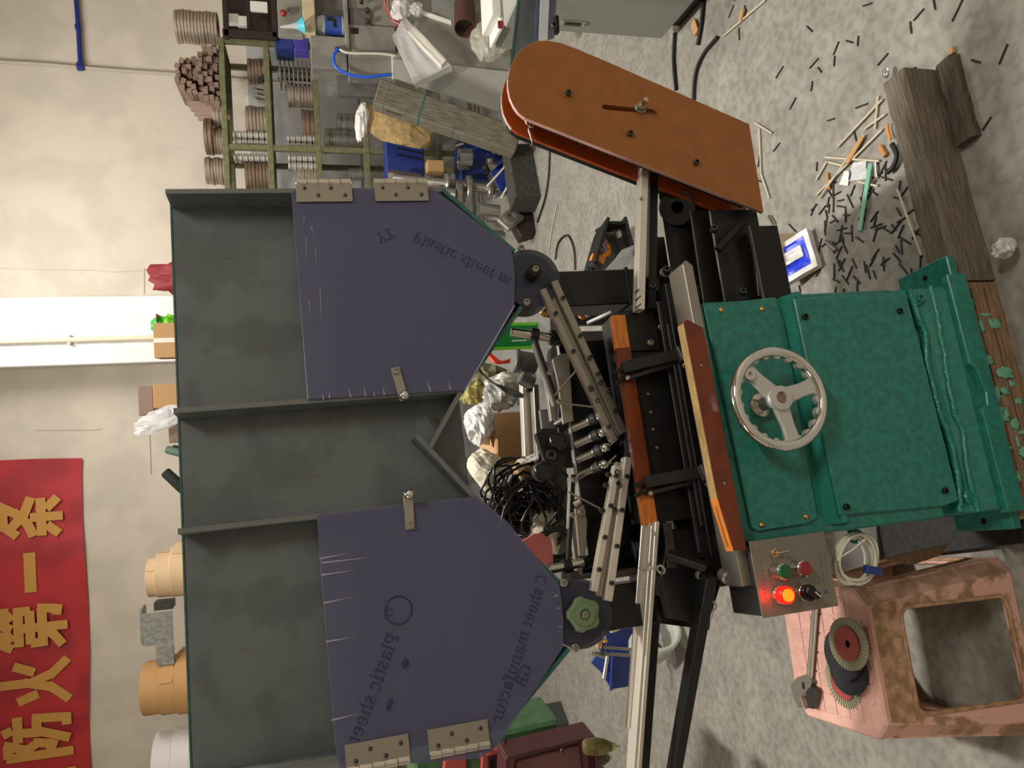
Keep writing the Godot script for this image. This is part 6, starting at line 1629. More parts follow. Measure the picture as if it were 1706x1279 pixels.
	obj("sack_mouth", blob(begin(), Vector3(1.606, 0.941, -4.680), Vector3(0.165, 0.06, 0.09), 62, 0.6, 0.15, true, 20, 10, Vector3(0, 0, -6)), "bag_white", ks)

# ---------------------------------------------------------------- behind and around on the floor

func bench_clutter() -> void:
	# low work table behind the machine
	var t := thing("work_table", "low work table behind the machine covered in cables and bags", "table", Vector3(-0.17, 0, -2.25))
	var yt := 0.705
	obj("table_top", ab(Vector3(-0.34, yt - 0.03, -0.45), Vector3(0.36, yt, 0.42), 0.003), "machine_grey_dark", t)
	for x in [-0.31, 0.33]:
		for z in [-0.42, 0.39]:
			obj("leg", ab(Vector3(x - 0.02, 0, z - 0.02), Vector3(x + 0.02, yt - 0.03, z + 0.02), 0.002), "dark_steel", t)
	# metal profiles lying along its front
	var pr := solo("metal_profile", bar(begin(), Vector3(0.005, 0.768, -1.860), Vector3(-0.205, 0.769, -1.860), 0.02, 0.03, 0.002), "alu", "longer pale metal profile lying along the work table", "profile")
	solo("metal_profile", bar(begin(), Vector3(-0.003, 0.759, -1.800), Vector3(-0.208, 0.758, -1.800), 0.014, 0.03, 0.002), "steel", "shorter metal profile lying nearest to the machine", "profile")
	# bags, box, cloth
	solo("plastic_sack", blob(begin(), Vector3(-0.106, 0.852, -2.020), Vector3(0.082, 0.062, 0.08), 71, 0.75, 0.13, true, 26, 18), "bag_white", "white crumpled plastic sack beside the hopper's lower edge", "sack")
	solo("canvas_bag", blob(begin(), Vector3(-0.224, 0.848, -1.950), Vector3(0.085, 0.058, 0.07), 73, 0.5, 0.1, true, 24, 16, Vector3(0, 0, 30)), "bag_cream", "cream cloth bag lying below the white plastic sack", "bag")
	solo("grey_bag", blob(begin(), Vector3(-0.019, 0.784, -2.050), Vector3(0.072, 0.075, 0.07), 75, 0.7, 0.13, true, 24, 16), "bag_grey", "grey plastic bag with wires lying under the orange cable", "bag")
	solo("yellow_cloth", blob(begin(), Vector3(-0.021, 0.843, -2.160), Vector3(0.055, 0.055, 0.06), 77, 0.8, 0.16, true, 20, 14), "cloth_yellow", "yellowish cloth between the grey and the white bag", "cloth")
	solo("olive_cloth", blob(begin(), Vector3(0.023, 0.777, -2.220), Vector3(0.06, 0.075, 0.06), 78, 0.7, 0.14, true, 20, 14), "cloth_olive", "dull olive cloth behind the yellowish one", "cloth")
	solo("cardboard_box", box(begin(), Vector3(-0.146, 0.765, -2.090), Vector3(0.131, 0.110, 0.220), 0.005), "cardboard", "plain cardboard box on the work table behind the machine", "box")
	solo("carton_scrap", blob(begin(), Vector3(-0.213, 0.785, -1.840), Vector3(0.04, 0.035, 0.05), 80, 0.6, 0.16, true, 16, 12), "kraft", "torn piece of brown carton beside the cable coil", "carton")
	solo("paper_scrap", sheet(begin(), Vector3(-0.187, 0.810, -1.800), Vector3(-0.174, 0.759, -1.800), Vector3(-0.195, 0.807, -1.780), Vector3(-0.188, 0.761, -1.780), 0.001, 0.006, 0.2, 81, 8), "paper", "white scrap of paper by the torn carton", "paper")
	solo("fabric_scrap", blob(begin(), Vector3(-0.372, 0.739, -1.850), Vector3(0.09, 0.05, 0.08), 84, 0.5, 0.12, true, 20, 14), "bag_cream", "crumpled cream cloth under the cable coil", "cloth")
	# long black cable: main coil and stray loops
	var ca := thing("black_cable", "thick coil of shiny black cable on the work table", "cable")
	var c := Vector3(-0.295, 0.795, -1.840)
	var rng := RandomNumberGenerator.new()
	rng.seed = 19
	for k in 42:
		var pts := []
		var rx := rng.randf_range(0.045, 0.085)
		var ry := rng.randf_range(0.04, 0.075)
		var o := Vector3(rng.randf_range(-0.06, 0.045), rng.randf_range(-0.055, 0.03), rng.randf_range(-0.05, 0.04))
		var lean := rng.randf_range(-0.7, 0.7)
		for i in 29:
			var a := TAU * i / 28.0 + k
			pts.append(c + o + Vector3(cos(a) * rx, sin(a) * ry * cos(lean) + 0.012 * sin(a * 3.0 + k), sin(a) * ry * sin(lean) + 0.02 * cos(a)))
		obj("turn", tube(begin(), pts, 0.0033, 7), "black_gloss", ca)
	for q in [[Vector3(-0.200, 0.720, -1.760), Vector3(-0.217, 0.780, -1.760), Vector3(-0.232, 0.811, -1.760), Vector3(-0.248, 0.841, -1.760), Vector3(-0.240, 0.881, -1.760), Vector3(-0.257, 0.902, -1.760), Vector3(-0.293, 0.893, -1.760), Vector3(-0.312, 0.865, -1.760)], [Vector3(-0.251, 0.733, -1.750), Vector3(-0.237, 0.799, -1.750), Vector3(-0.267, 0.844, -1.750), Vector3(-0.322, 0.868, -1.750), Vector3(-0.371, 0.866, -1.750), Vector3(-0.407, 0.851, -1.750)], [Vector3(-0.327, 0.721, -1.750), Vector3(-0.346, 0.752, -1.750), Vector3(-0.379, 0.779, -1.750), Vector3(-0.412, 0.807, -1.750)], [Vector3(-0.184, 0.761, -1.780), Vector3(-0.145, 0.756, -1.780), Vector3(-0.178, 0.750, -1.780), Vector3(-0.198, 0.774, -1.780)]]:
		obj("stray_loop", tube(begin(), spline(q, 6), 0.0033, 7), "black_gloss", ca)
	var ca2 := thing("black_cable", "smaller coil of black cable left of the pink card", "cable")
	for k in 9:
		ring_cable(ca2, Vector3(-0.381, 0.738, -1.740) + Vector3(0, 0.004 * (k % 3), 0.005 * k), 0.03 + 0.002 * k, k)
	var oc := thing("orange_cable", "orange cable loops beside the green card", "cable")
	for k in 3:
		obj("turn", tube(begin(), spline([Vector3(0.083, 0.834, -1.950) + Vector3(0.004 * k, 0.005 * k, 0), Vector3(0.059, 0.818, -1.920) + Vector3(0, 0.006 * k, 0.01), Vector3(0.057, 0.794, -1.920) + Vector3(0, 0.006 * k, 0), Vector3(0.064, 0.762, -1.940) + Vector3(0, 0.006 * k, 0)], 6), 0.0042, 8), "cable_orange", oc)
	var gc := thing("green_card_box", "flat green packaging box with a lime border and white print", "packaging", Vector3(0.124, 0.756, -1.950))
	obj("box_body", box(begin(), Vector3.ZERO, Vector3(0.066, 0.148, 0.03), 0.002), "green_card", gc)
	for x in [-0.031, 0.031]:
		obj("lime_border", box(begin(), Vector3(x, 0, 0.0155), Vector3(0.008, 0.146, 0.0006)), "lime", gc)
	for k in 3:
		obj("print_line", box(begin(), Vector3(-0.012 + 0.01 * k, 0.0 - 0.02 * k, 0.0155), Vector3(0.003, 0.04, 0.0006)), "equipment_white", gc)
	solo("pink_card", prism(begin(), [Vector2(-0.390, 0.848), Vector2(-0.358, 0.830), Vector2(-0.345, 0.803), Vector2(-0.347, 0.782), Vector2(-0.364, 0.764), Vector2(-0.399, 0.760), Vector2(-0.454, 0.763), Vector2(-0.436, 0.808)], -1.705, -1.70, 0.0005), "pink_card", "pink rounded card leaning beside the coil of cable", "card")
	var mo := thing("gear_motor", "small grey motor standing on the work table by the orange cable", "motor")
	obj("motor_body", cyl(begin(), Vector3(0.055, 0.788, -1.840), Vector3(0.046, 0.741, -1.840), 0.028, 8, 0.004), "motor_grey", mo)
	obj("motor_flange", cyl(begin(), Vector3(0.058, 0.799, -1.840), Vector3(0.055, 0.785, -1.840), 0.031, 20, 0.003), "motor_grey", mo)
	obj("motor_neck", cyl(begin(), Vector3(0.016, 0.794, -1.800), Vector3(-0.003, 0.762, -1.800), 0.017, 18, 0.003), "motor_grey", mo)
	obj("motor_tip", cyl(begin(), Vector3(-0.010, 0.777, -1.800), Vector3(-0.020, 0.769, -1.800), 0.008, 14, 0.002), "black_gloss", mo)
	var ww := thing("grey_wire", "bundle of thin grey wires hanging from the right bin", "wire")
	for k in 4:
		obj("strand", tube(begin(), spline([Vector3(0.034, 0.900, -1.780) + Vector3(0.004 * k, 0, 0), Vector3(0.001, 0.855, -1.800) + Vector3(0.003 * k, 0.005 * k, 0), Vector3(-0.027, 0.815, -1.820) + Vector3(0.004 * k, -0.003 * k, 0), Vector3(-0.034, 0.782, -1.820) + Vector3(0.002 * k, 0, 0)], 6), 0.0018, 6), "motor_grey", ww)
	solo("white_plug", blob(begin(), Vector3(0.019, 0.774, -1.990), Vector3(0.014, 0.032, 0.02), 91, 0.5, 0.15), "cable_white", "white cable plug in front of the grey bag", "plug")

func ring_cable(parent: Node3D, c: Vector3, r: float, k: int) -> void:
	obj("turn", ring(begin(), c, Vector3(0.2 * sin(k * 1.7), 0.35 + 0.1 * cos(k), 1).normalized(), r, 0.0032, 28, 6), "black_gloss", parent)

func litter(called: String, st: SurfaceTool, m: String, label: String, category: String, group := "") -> MeshInstance3D:
	return solo(called, st, m, label, category, group)

func floor_things() -> void:
	var rng := RandomNumberGenerator.new()
	rng.seed = 33
	# hundreds of black steel off-cuts: two sizes, copied over the floor right of the machine
	var pin: Node3D = null
	var spots := []
	for k in 105:                                                   # dense heap between the beam and the machine
		spots.append(Vector3(rng.randf_range(0.2, 0.42) + 0.03 * rng.randfn(), 0.0022, rng.randf_range(-1.78, -1.40) + 0.03 * rng.randfn()))
	for k in 45:                                                    # strewn farther out
		spots.append(Vector3(rng.randf_range(0.45, 1.15), 0.0022, rng.randf_range(-2.1, -1.15)))
	for at in spots:
		var d := Vector2(at.x - 0.60, at.z + 1.33)
		if absf(at.z - (-1.347 + (0.600 - at.x) * 0.2555)) < 0.05 and at.x < 0.63:
			continue
		var turn := Vector3(0, rng.randf_range(0, 180), 0)
		if pin == null:
			pin = litter("steel_offcut", cyl(begin(), Vector3(-0.015, 0, 0), Vector3(0.015, 0, 0), 0.0019, 8, 0.0004), "slat", "black steel pin off-cut lying on the floor right of the machine", "offcut", "black pin off-cuts strewn on the floor right of the machine")
			pin.position = at
			pin.rotation_degrees = turn
		else:
			var c := copy(pin, at, turn, "")
			c.scale = Vector3(rng.randf_range(0.7, 1.4), 1, 1)
	# pale sticks
	var k2 := 0
	for q in [[Vector3(0.604, 0.006, -1.471), Vector3(0.545, 0.006, -1.630)], [Vector3(0.568, 0.006, -1.464), Vector3(0.557, 0.006, -1.533)], [Vector3(0.538, 0.006, -1.475), Vector3(0.449, 0.006, -1.719)], [Vector3(0.543, 0.008, -1.532), Vector3(0.438, 0.008, -1.705)], [Vector3(0.534, 0.006, -1.677), Vector3(0.470, 0.006, -1.489)], [Vector3(0.519, 0.005, -1.668), Vector3(0.495, 0.005, -1.613)], [Vector3(0.442, 0.005, -1.563), Vector3(0.415, 0.005, -1.498)], [Vector3(0.392, 0.006, -1.438), Vector3(0.235, 0.006, -1.377)], [Vector3(0.488, 0.005, -1.718), Vector3(0.524, 0.005, -1.672)], [Vector3(1.046, 0.005, -2.136), Vector3(1.044, 0.005, -1.906)], [Vector3(0.725, 0.005, -1.984), Vector3(0.669, 0.005, -1.903)], [Vector3(0.701, 0.005, -1.964), Vector3(0.571, 0.005, -1.965)], [Vector3(0.571, 0.005, -1.965), Vector3(0.493, 0.005, -1.929)], [Vector3(0.617, 0.005, -1.485), Vector3(0.546, 0.005, -1.499)]]:
		var at: Vector3 = (q[0] + q[1]) * 0.5
		var s := litter("thin_stick", cyl(begin(), q[0] - at, q[1] - at, 0.0028, 7, 0.0005), "straw", "thin pale stick lying among the litter on the floor", "stick", "thin pale sticks among the floor litter")
		s.position = at
		k2 += 1
	solo("green_strip", bar(begin(), Vector3(0.471, 0.012, -1.511), Vector3(0.327, 0.008, -1.562), 0.0025, 0.014, 0.0005), "strip_green", "light green plastic strip lying in the litter", "strip")
	solo("carton_strip", bar(begin(), Vector3(0.540, 0.010, -1.537), Vector3(0.495, 0.010, -1.595), 0.004, 0.014, 0.001), "wood_chip", "tan carton strip beside the pale sticks", "strip")
	solo("clear_wrapper", sheet(begin(), Vector3(0.452, 0.008, -1.596), Vector3(0.441, 0.008, -1.534), Vector3(0.489, 0.014, -1.573), Vector3(0.481, 0.014, -1.528), 0.0006, 0.008, 0.2, 101, 8), "film", "clear plastic wrapper in the middle of the litter", "wrapper")
	solo("white_scrap", sheet(begin(), Vector3(0.453, 0.008, -1.632), Vector3(0.442, 0.008, -1.601), Vector3(0.479, 0.014, -1.604), Vector3(0.474, 0.014, -1.587), 0.0006, 0.006, 0.2, 102, 6), "paper", "white paper scrap beside the clear wrapper", "scrap")
	solo("steel_pin", cyl(begin(), Vector3(0.433, 0.006, -1.499), Vector3(0.474, 0.006, -1.503), 0.005, 14, 0.001), "bright_steel", "short bright steel pin next to the light green strip", "pin")
	solo("steel_pin", cyl(begin(), Vector3(0.325, 0.006, -1.690), Vector3(0.296, 0.006, -1.650), 0.005, 14, 0.001), "bright_steel", "short bright steel pin lying near the blue plastic bag", "pin")
	solo("steel_pin", cyl(begin(), Vector3(0.443, 0.006, -1.934), Vector3(0.412, 0.006, -1.910), 0.006, 14, 0.001), "bright_steel", "bright steel pin beside the beige box", "pin")
	solo("cork_stub", cyl(begin(), Vector3(0.502, 0.006, -1.485), Vector3(0.475, 0.006, -1.468), 0.006, 14, 0.001), "cork", "tan cork stub close to the long beam", "stub")
	solo("cork_stub", cyl(begin(), Vector3(0.494, 0.006, -1.673), Vector3(0.450, 0.006, -1.667), 0.004, 12, 0.001), "cork", "thin tan stub among the sticks away from the beam", "stub")
	solo("black_strap", tube(begin(), spline([Vector3(0.493, 0.012, -1.441), Vector3(0.465, 0.012, -1.428), Vector3(0.442, 0.012, -1.441), Vector3(0.436, 0.012, -1.459)], 6), 0.006, 8), "black_rubber", "curved black strap piece lying against the beam", "strap")
	solo("yellow_tie", tube(begin(), spline([Vector3(0.543, 0.010, -1.455), Vector3(0.524, 0.010, -1.453), Vector3(0.506, 0.010, -1.446)], 6), 0.003, 6), "tool_orange", "small yellow tie lying against the beam", "tie")
	solo("foil_scrap", blob(begin(), Vector3(0.650, 0.020, -1.440), Vector3(0.02, 0.012, 0.012), 103, 0.8, 0.2, true, 14, 10), "foil", "crumpled silver foil at the end of the long beam", "foil")
	solo("plastic_bag", blob(begin(), Vector3(0.210, 0.035, -1.148), Vector3(0.029, 0.031, 0.028), 104, 0.7, 0.12, true, 22, 16), "bag_grey", "small crumpled clear bag in front of the long beam", "bag")
	solo("wood_chip", box(begin(), Vector3(1.150, 0.008, -2.304), Vector3(0.05, 0.008, 0.03), 0.001, Vector3(0, 25, 0)), "wood_chip", "flat pale wood chip near the cabinet", "chip")
	solo("wood_chip", box(begin(), Vector3(1.057, 0.008, -2.022), Vector3(0.03, 0.008, 0.016), 0.001, Vector3(0, -35, 0)), "wood_chip", "small wood chip on the floor at the far right", "chip")
	solo("wood_chip", box(begin(), Vector3(0.628, 0.006, -1.273), Vector3(0.014, 0.008, 0.01), 0.001, Vector3(0, 15, 0)), "wood_chip", "tiny pale wood chip beyond the beam's end", "chip")
	# cables on the floor
	solo("floor_cable", tube(begin(), spline([Vector3(1.219, 0.008, -2.240), Vector3(1.143, 0.008, -2.263), Vector3(1.087, 0.008, -2.293)], 8), 0.0065, 8), "black_rubber", "thick black cable running out from under the cabinet", "cable")
	solo("floor_cable", tube(begin(), spline([Vector3(1.056, 0.008, -2.166), Vector3(1.042, 0.008, -2.257), Vector3(0.998, 0.008, -2.318), Vector3(0.906, 0.008, -2.340)], 8), 0.006, 8), "black_rubber", "curved black cable on the floor behind the orange guard", "cable")
	solo("floor_cable", tube(begin(), spline([Vector3(1.198, 0.008, -2.449), Vector3(1.111, 0.008, -2.467), Vector3(1.002, 0.008, -2.459)], 8), 0.006, 8), "black_rubber", "black cable lying straight below the cabinet", "cable")
	solo("floor_cable", tube(begin(), spline([Vector3(0.655, 0.008, -3.923), Vector3(0.730, 0.008, -3.859), Vector3(0.741, 0.008, -3.706), Vector3(0.654, 0.008, -3.615), Vector3(0.549, 0.008, -3.611)], 8), 0.0045, 8), "black_rubber", "thin black cable loop on the floor behind the right support arm", "cable")
	solo("floor_cable", tube(begin(), spline([Vector3(1.273, 0.008, -3.926), Vector3(1.125, 0.008, -3.971), Vector3(1.016, 0.008, -4.056), Vector3(0.920, 0.008, -4.227)], 8), 0.005, 8), "black_rubber", "black cable lying along the dark timber", "cable")
	solo("floor_wire", tube(begin(), spline([Vector3(0.935, 0.005, -3.858), Vector3(0.830, 0.005, -3.960), Vector3(0.729, 0.005, -4.031)], 6), 0.003, 6), "pipe_grey", "thin bent grey wire on the floor beyond the support arm", "wire")
	# beige box and blue bag right of the green base
	solo("beige_box", box(begin(), Vector3(0.312, 0.060, -1.846), Vector3(0.10, 0.115, 0.09), 0.004, Vector3(0, 14, 0)), "machine_beige", "beige box on the floor behind the channel end", "box")
	var bb := thing("plastic_packet", "blue and white printed plastic packet on the floor behind the beam", "packet", Vector3(0.299, 0.030, -1.772), Vector3(0, 20, 0))
	obj("packet_film", sheet(begin(), Vector3(-0.055, 0, 0.055), Vector3(0.055, 0, 0.055), Vector3(-0.055, 0.035, -0.055), Vector3(0.055, 0.035, -0.055), 0.02, 0.012, 0.14, 111, 12), "bag_white", bb)
	obj("blue_print", sheet(begin(), Vector3(-0.04, 0.006, 0.04), Vector3(0.04, 0.006, 0.04), Vector3(-0.04, 0.032, -0.04), Vector3(0.04, 0.032, -0.04), 0.012, 0.012, 0.14, 111, 10), "bag_blue", bb)
	obj("white_print", sheet(begin(), Vector3(-0.012, 0.012, 0.03), Vector3(0.02, 0.012, 0.03), Vector3(-0.012, 0.034, -0.03), Vector3(0.02, 0.034, -0.03), 0.006, 0.01, 0.14, 111, 6), "bag_white", bb)
	# open tool bag with orange grips
	var tb := thing("tool_tray", "black triangular tool tray with orange handled tools on the floor", "tray", Vector3(0.518, 0.000, -3.003))
	var tc := tb.position
	var back_ := begin()
	bar(back_, Vector3(0.418, 0.251, -2.750) - tc, Vector3(0.593, 0.173, -2.800) - tc, 0.012, 0.16, 0.002)
	bar(back_, Vector3(0.593, 0.173, -2.800) - tc, Vector3(0.593, 0.106, -2.800) - tc, 0.16, 0.012, 0.002)
	bar(back_, Vector3(0.593, 0.106, -2.800) - tc, Vector3(0.439, 0.094, -2.750) - tc, 0.012, 0.16, 0.002)
	obj("tray_wall", back_, "black_paint", tb)
	obj("tray_back", prism(begin(), [Vector2(-0.092, 0.199), Vector2(0.087, 0.139), Vector2(0.087, 0.073), Vector2(-0.094, 0.035)], 0.1032, 0.1232, 0.002), "machine_grey_dark", tb)
	var hn := 0
	for q in [[Vector3(0.442, 0.239, -2.760), Vector3(0.476, 0.221, -2.760), Vector3(0.460, 0.202, -2.760)], [Vector3(0.442, 0.203, -2.760), Vector3(0.476, 0.189, -2.760), Vector3(0.492, 0.164, -2.760)], [Vector3(0.526, 0.181, -2.780), Vector3(0.510, 0.162, -2.780), Vector3(0.480, 0.169, -2.780)]]:
		var s := solo("hand_tool", tube(begin(), spline(q, 5), 0.013, 10), "tool_orange", ["orange handled pliers nearest the support arm", "orange handled pliers in the middle of the tray", "orange handled cutter at the top of the tray"][hn], "tool")
		hn += 1
	solo("tape_roll", pipe(begin(), Vector3(0.440, 0.235, -2.720), Vector3(0.417, 0.243, -2.720), 0.028, 0.014, 24), "black_rubber", "black tape roll leaning in the tool tray", "tape")
	var wires := thing("coloured_wires", "knot of thin blue and white wires in the tool tray", "wire")
	for k in 7:
		obj("strand", tube(begin(), spline([Vector3(0.534, 0.203, -2.760), Vector3(0.520, 0.188, -2.750) + Vector3(0.01 * sin(k * 2.0), 0.012 * cos(k * 3.0), 0), Vector3(0.497, 0.197, -2.750) + Vector3(0.012 * cos(k * 1.3), 0.01 * sin(k), 0.01), Vector3(0.490, 0.180, -2.750)], 5), 0.002, 5), ["hose_blue", "cable_white", "cable_orange"][k % 3], wires)
	solo("clear_sheet", sheet(begin(), Vector3(0.375, 0.282, -2.500), Vector3(0.403, 0.000, -2.746), Vector3(0.470, 0.165, -2.600), Vector3(0.536, 0.000, -2.771), 0.002, 0.02, 0.1, 121, 8), "film", "bluish clear plastic sheet standing behind the guide bar", "sheet")
	solo("white_clip", box(begin(), Vector3(0.566, 0.100, -2.780), Vector3(0.03, 0.04, 0.03), 0.003, Vector3(0, 0, 20)), "equipment_white", "small white clip on the rim of the tool tray", "clip")
	# crates, timber and machine parts on the floor before the rack
	scrap_heap()
	# blue parts bins and tools left of the machine
	bins()
	cable_on_hook()

func scrap_heap() -> void:
	var t := beam("dark_timber", Vector3(1.36, 0.0, -4.36), Vector3(1.02, 0.0, -4.22), 0.15, 0.15, "timber_black", "dark square timber lying on the floor before the blue crate")
	var cr := thing("blue_crate", "blue plastic crate with black ribs lying under the paper sack", "crate", Vector3(1.485, 0.662, -5.020))
	obj("crate_wall", box(begin(), Vector3.ZERO, Vector3(0.26, 0.24, 0.2), 0.006), "blue_plastic", cr)
	for k in 4:
		obj("crate_rib", bar(begin(), Vector3(0.1 - 0.04 * k, -0.12, 0.103), Vector3(0.13 - 0.04 * k, 0.05, 0.103), 0.008, 0.008, 0.001), "black_rubber", cr)
	solo("blue_crate", ab(Vector3(1.34, 0.0, -5.13), Vector3(1.60, 0.305, -4.92), 0.008), "blue_plastic", "lower blue plastic crate standing on the floor under the ribbed one", "crate")
	var cr2 := thing("blue_crate", "blue plastic crate with light rims beside the dark timber", "crate", Vector3(1.232, 0.130, -4.500))
	for q in [[Vector3(0, 0, 0), Vector3(0.16, 0.10, 0.006)], [Vector3(0.03, -0.06, 0.06), Vector3(0.18, 0.006, 0.12)], [Vector3(0.09, 0, 0.05), Vector3(0.006, 0.12, 0.12)], [Vector3(-0.08, 0, 0.05), Vector3(0.006, 0.12, 0.12)]]:
		obj("crate_wall", box(begin(), q[0], q[1], 0.002, Vector3(0, 0, 28)), "blue_plastic", cr2)
	obj("crate_rim", bar(bar(begin(), Vector3(1.162, 0.256, -4.380) - cr2.position, Vector3(1.360, 0.065, -4.380) - cr2.position, 0.012, 0.02, 0.003), Vector3(1.093, 0.176, -4.380) - cr2.position, Vector3(1.308, 0.045, -4.380) - cr2.position, 0.012, 0.02, 0.003), "cable_white", cr2)
	# steel shafts with flanges
	var sh := thing("flanged_shaft", "long steel shaft with round flanges lying before the rack", "shaft")
	obj("shaft", cyl(begin(), Vector3(1.293, 0.762, -4.750), Vector3(1.180, 0.075, -4.550), 0.032, 20, 0.003), "shaft_steel", sh)
	for q in [[Vector3(1.188, 0.345, -4.600), Vector3(1.185, 0.315, -4.600), 0.095], [Vector3(1.172, 0.412, -4.600), Vector3(1.169, 0.372, -4.600), 0.075], [Vector3(1.233, 0.465, -4.600), Vector3(1.230, 0.443, -4.600), 0.06], [Vector3(1.177, 0.218, -4.550), Vector3(1.174, 0.188, -4.550), 0.052]]:
		obj("flange", cyl(begin(), q[0], q[1], q[2], 28, 0.006), "shaft_steel", sh)
	var sb := solo("steel_bar_stock", bar(begin(), Vector3(1.328, 0.782, -4.800), Vector3(1.289, 0.596, -4.750), 0.06, 0.06, 0.006), "cast_grey", "square grey steel bar lying beside the flanged shaft", "bar")
	var k := 0
	for q in [[Vector3(1.032, 0.308, -4.400), Vector3(1.019, 0.186, -4.400), 0.036], [Vector3(0.934, 0.276, -4.400), Vector3(0.927, 0.168, -4.400), 0.034], [Vector3(0.867, 0.243, -4.400), Vector3(0.864, 0.164, -4.400), 0.034], [Vector3(1.170, 0.566, -4.600), Vector3(1.145, 0.411, -4.550), 0.042], [Vector3(1.453, 0.334, -4.800), Vector3(1.455, 0.256, -4.800), 0.055]]:
		solo("steel_tube", pipe(begin(), q[0], q[1], q[2], q[2] * 0.3, 22), "shaft_steel", ["steel tube end just above the square flange casting", "steel tube end behind the square flange casting", "lowest steel tube end beside the square casting", "thick polished tube beside the large flange", "open dark tube end above the flanged shaft"][k], "tube")
		k += 1
	var ca := thing("square_casting", "dark square casting with a round bore standing by the steel tubes", "casting", Vector3(0.952, 0.148, -4.300))
	obj("flange_plate", box(begin(), Vector3.ZERO, Vector3(0.10, 0.14, 0.03), 0.008, Vector3(0, 20, 40)), "cast_grey", ca)
	obj("bore", pipe(begin(), Vector3(0, 0, 0.012), Vector3(0.01, 0, 0.03), 0.045, 0.02, 22), "shaft_steel", ca)
	obj("back_block", box(begin(), Vector3(-0.02, -0.09, -0.05), Vector3(0.18, 0.14, 0.08), 0.006, Vector3(0, 20, 20)), "rust_dark", ca)
	var cp := thing("angle_casting", "small galvanised angle bracket leaning among the shafts", "bracket", Vector3(1.531, 0.138, -4.700))
	obj("web", prism(begin(), [Vector2(0, -0.12), Vector2(0.10, -0.12), Vector2(0.12, 0.02), Vector2(0.02, 0.12)], -0.01, 0.01, 0.002), "galv", cp)
	obj("foot", box(begin(), Vector3(0.05, -0.13, 0.03), Vector3(0.14, 0.02, 0.09), 0.003), "galv", cp)
	solo("carton_block", box(begin(), Vector3(1.368, 0.502, -4.750), Vector3(0.071, 0.105, 0.100), 0.004), "cardboard", "small light brown carton block above the flanged shaft", "block")
	var rng := RandomNumberGenerator.new()
	rng.seed = 91
	for k2 in 16:                                                   # oily small castings heaped behind the shaft
		var q := Vector3(1.495, 0.303, -4.850) + Vector3(rng.randf_range(-0.16, 0.2), rng.randf_range(-0.26, 0.04), rng.randf_range(-0.05, 0.1))
		var o := solo("small_casting", blob(cyl(begin(), Vector3(0, -0.03, 0), Vector3(0, 0.03, 0.01), 0.022, 10, 0.004), Vector3(0.02, 0.0, 0), Vector3(0.028, 0.03, 0.025), k2, 0.5, 0.2, true, 10, 8), "cast_grey" if k2 % 2 == 0 else "dark_steel", "small oily casting in the heap behind the flanged shaft", "casting", "oily castings heaped before the rack")
		o.position = q
		o.rotation_degrees = Vector3(rng.randf_range(0, 180), rng.randf_range(0, 180), 0)

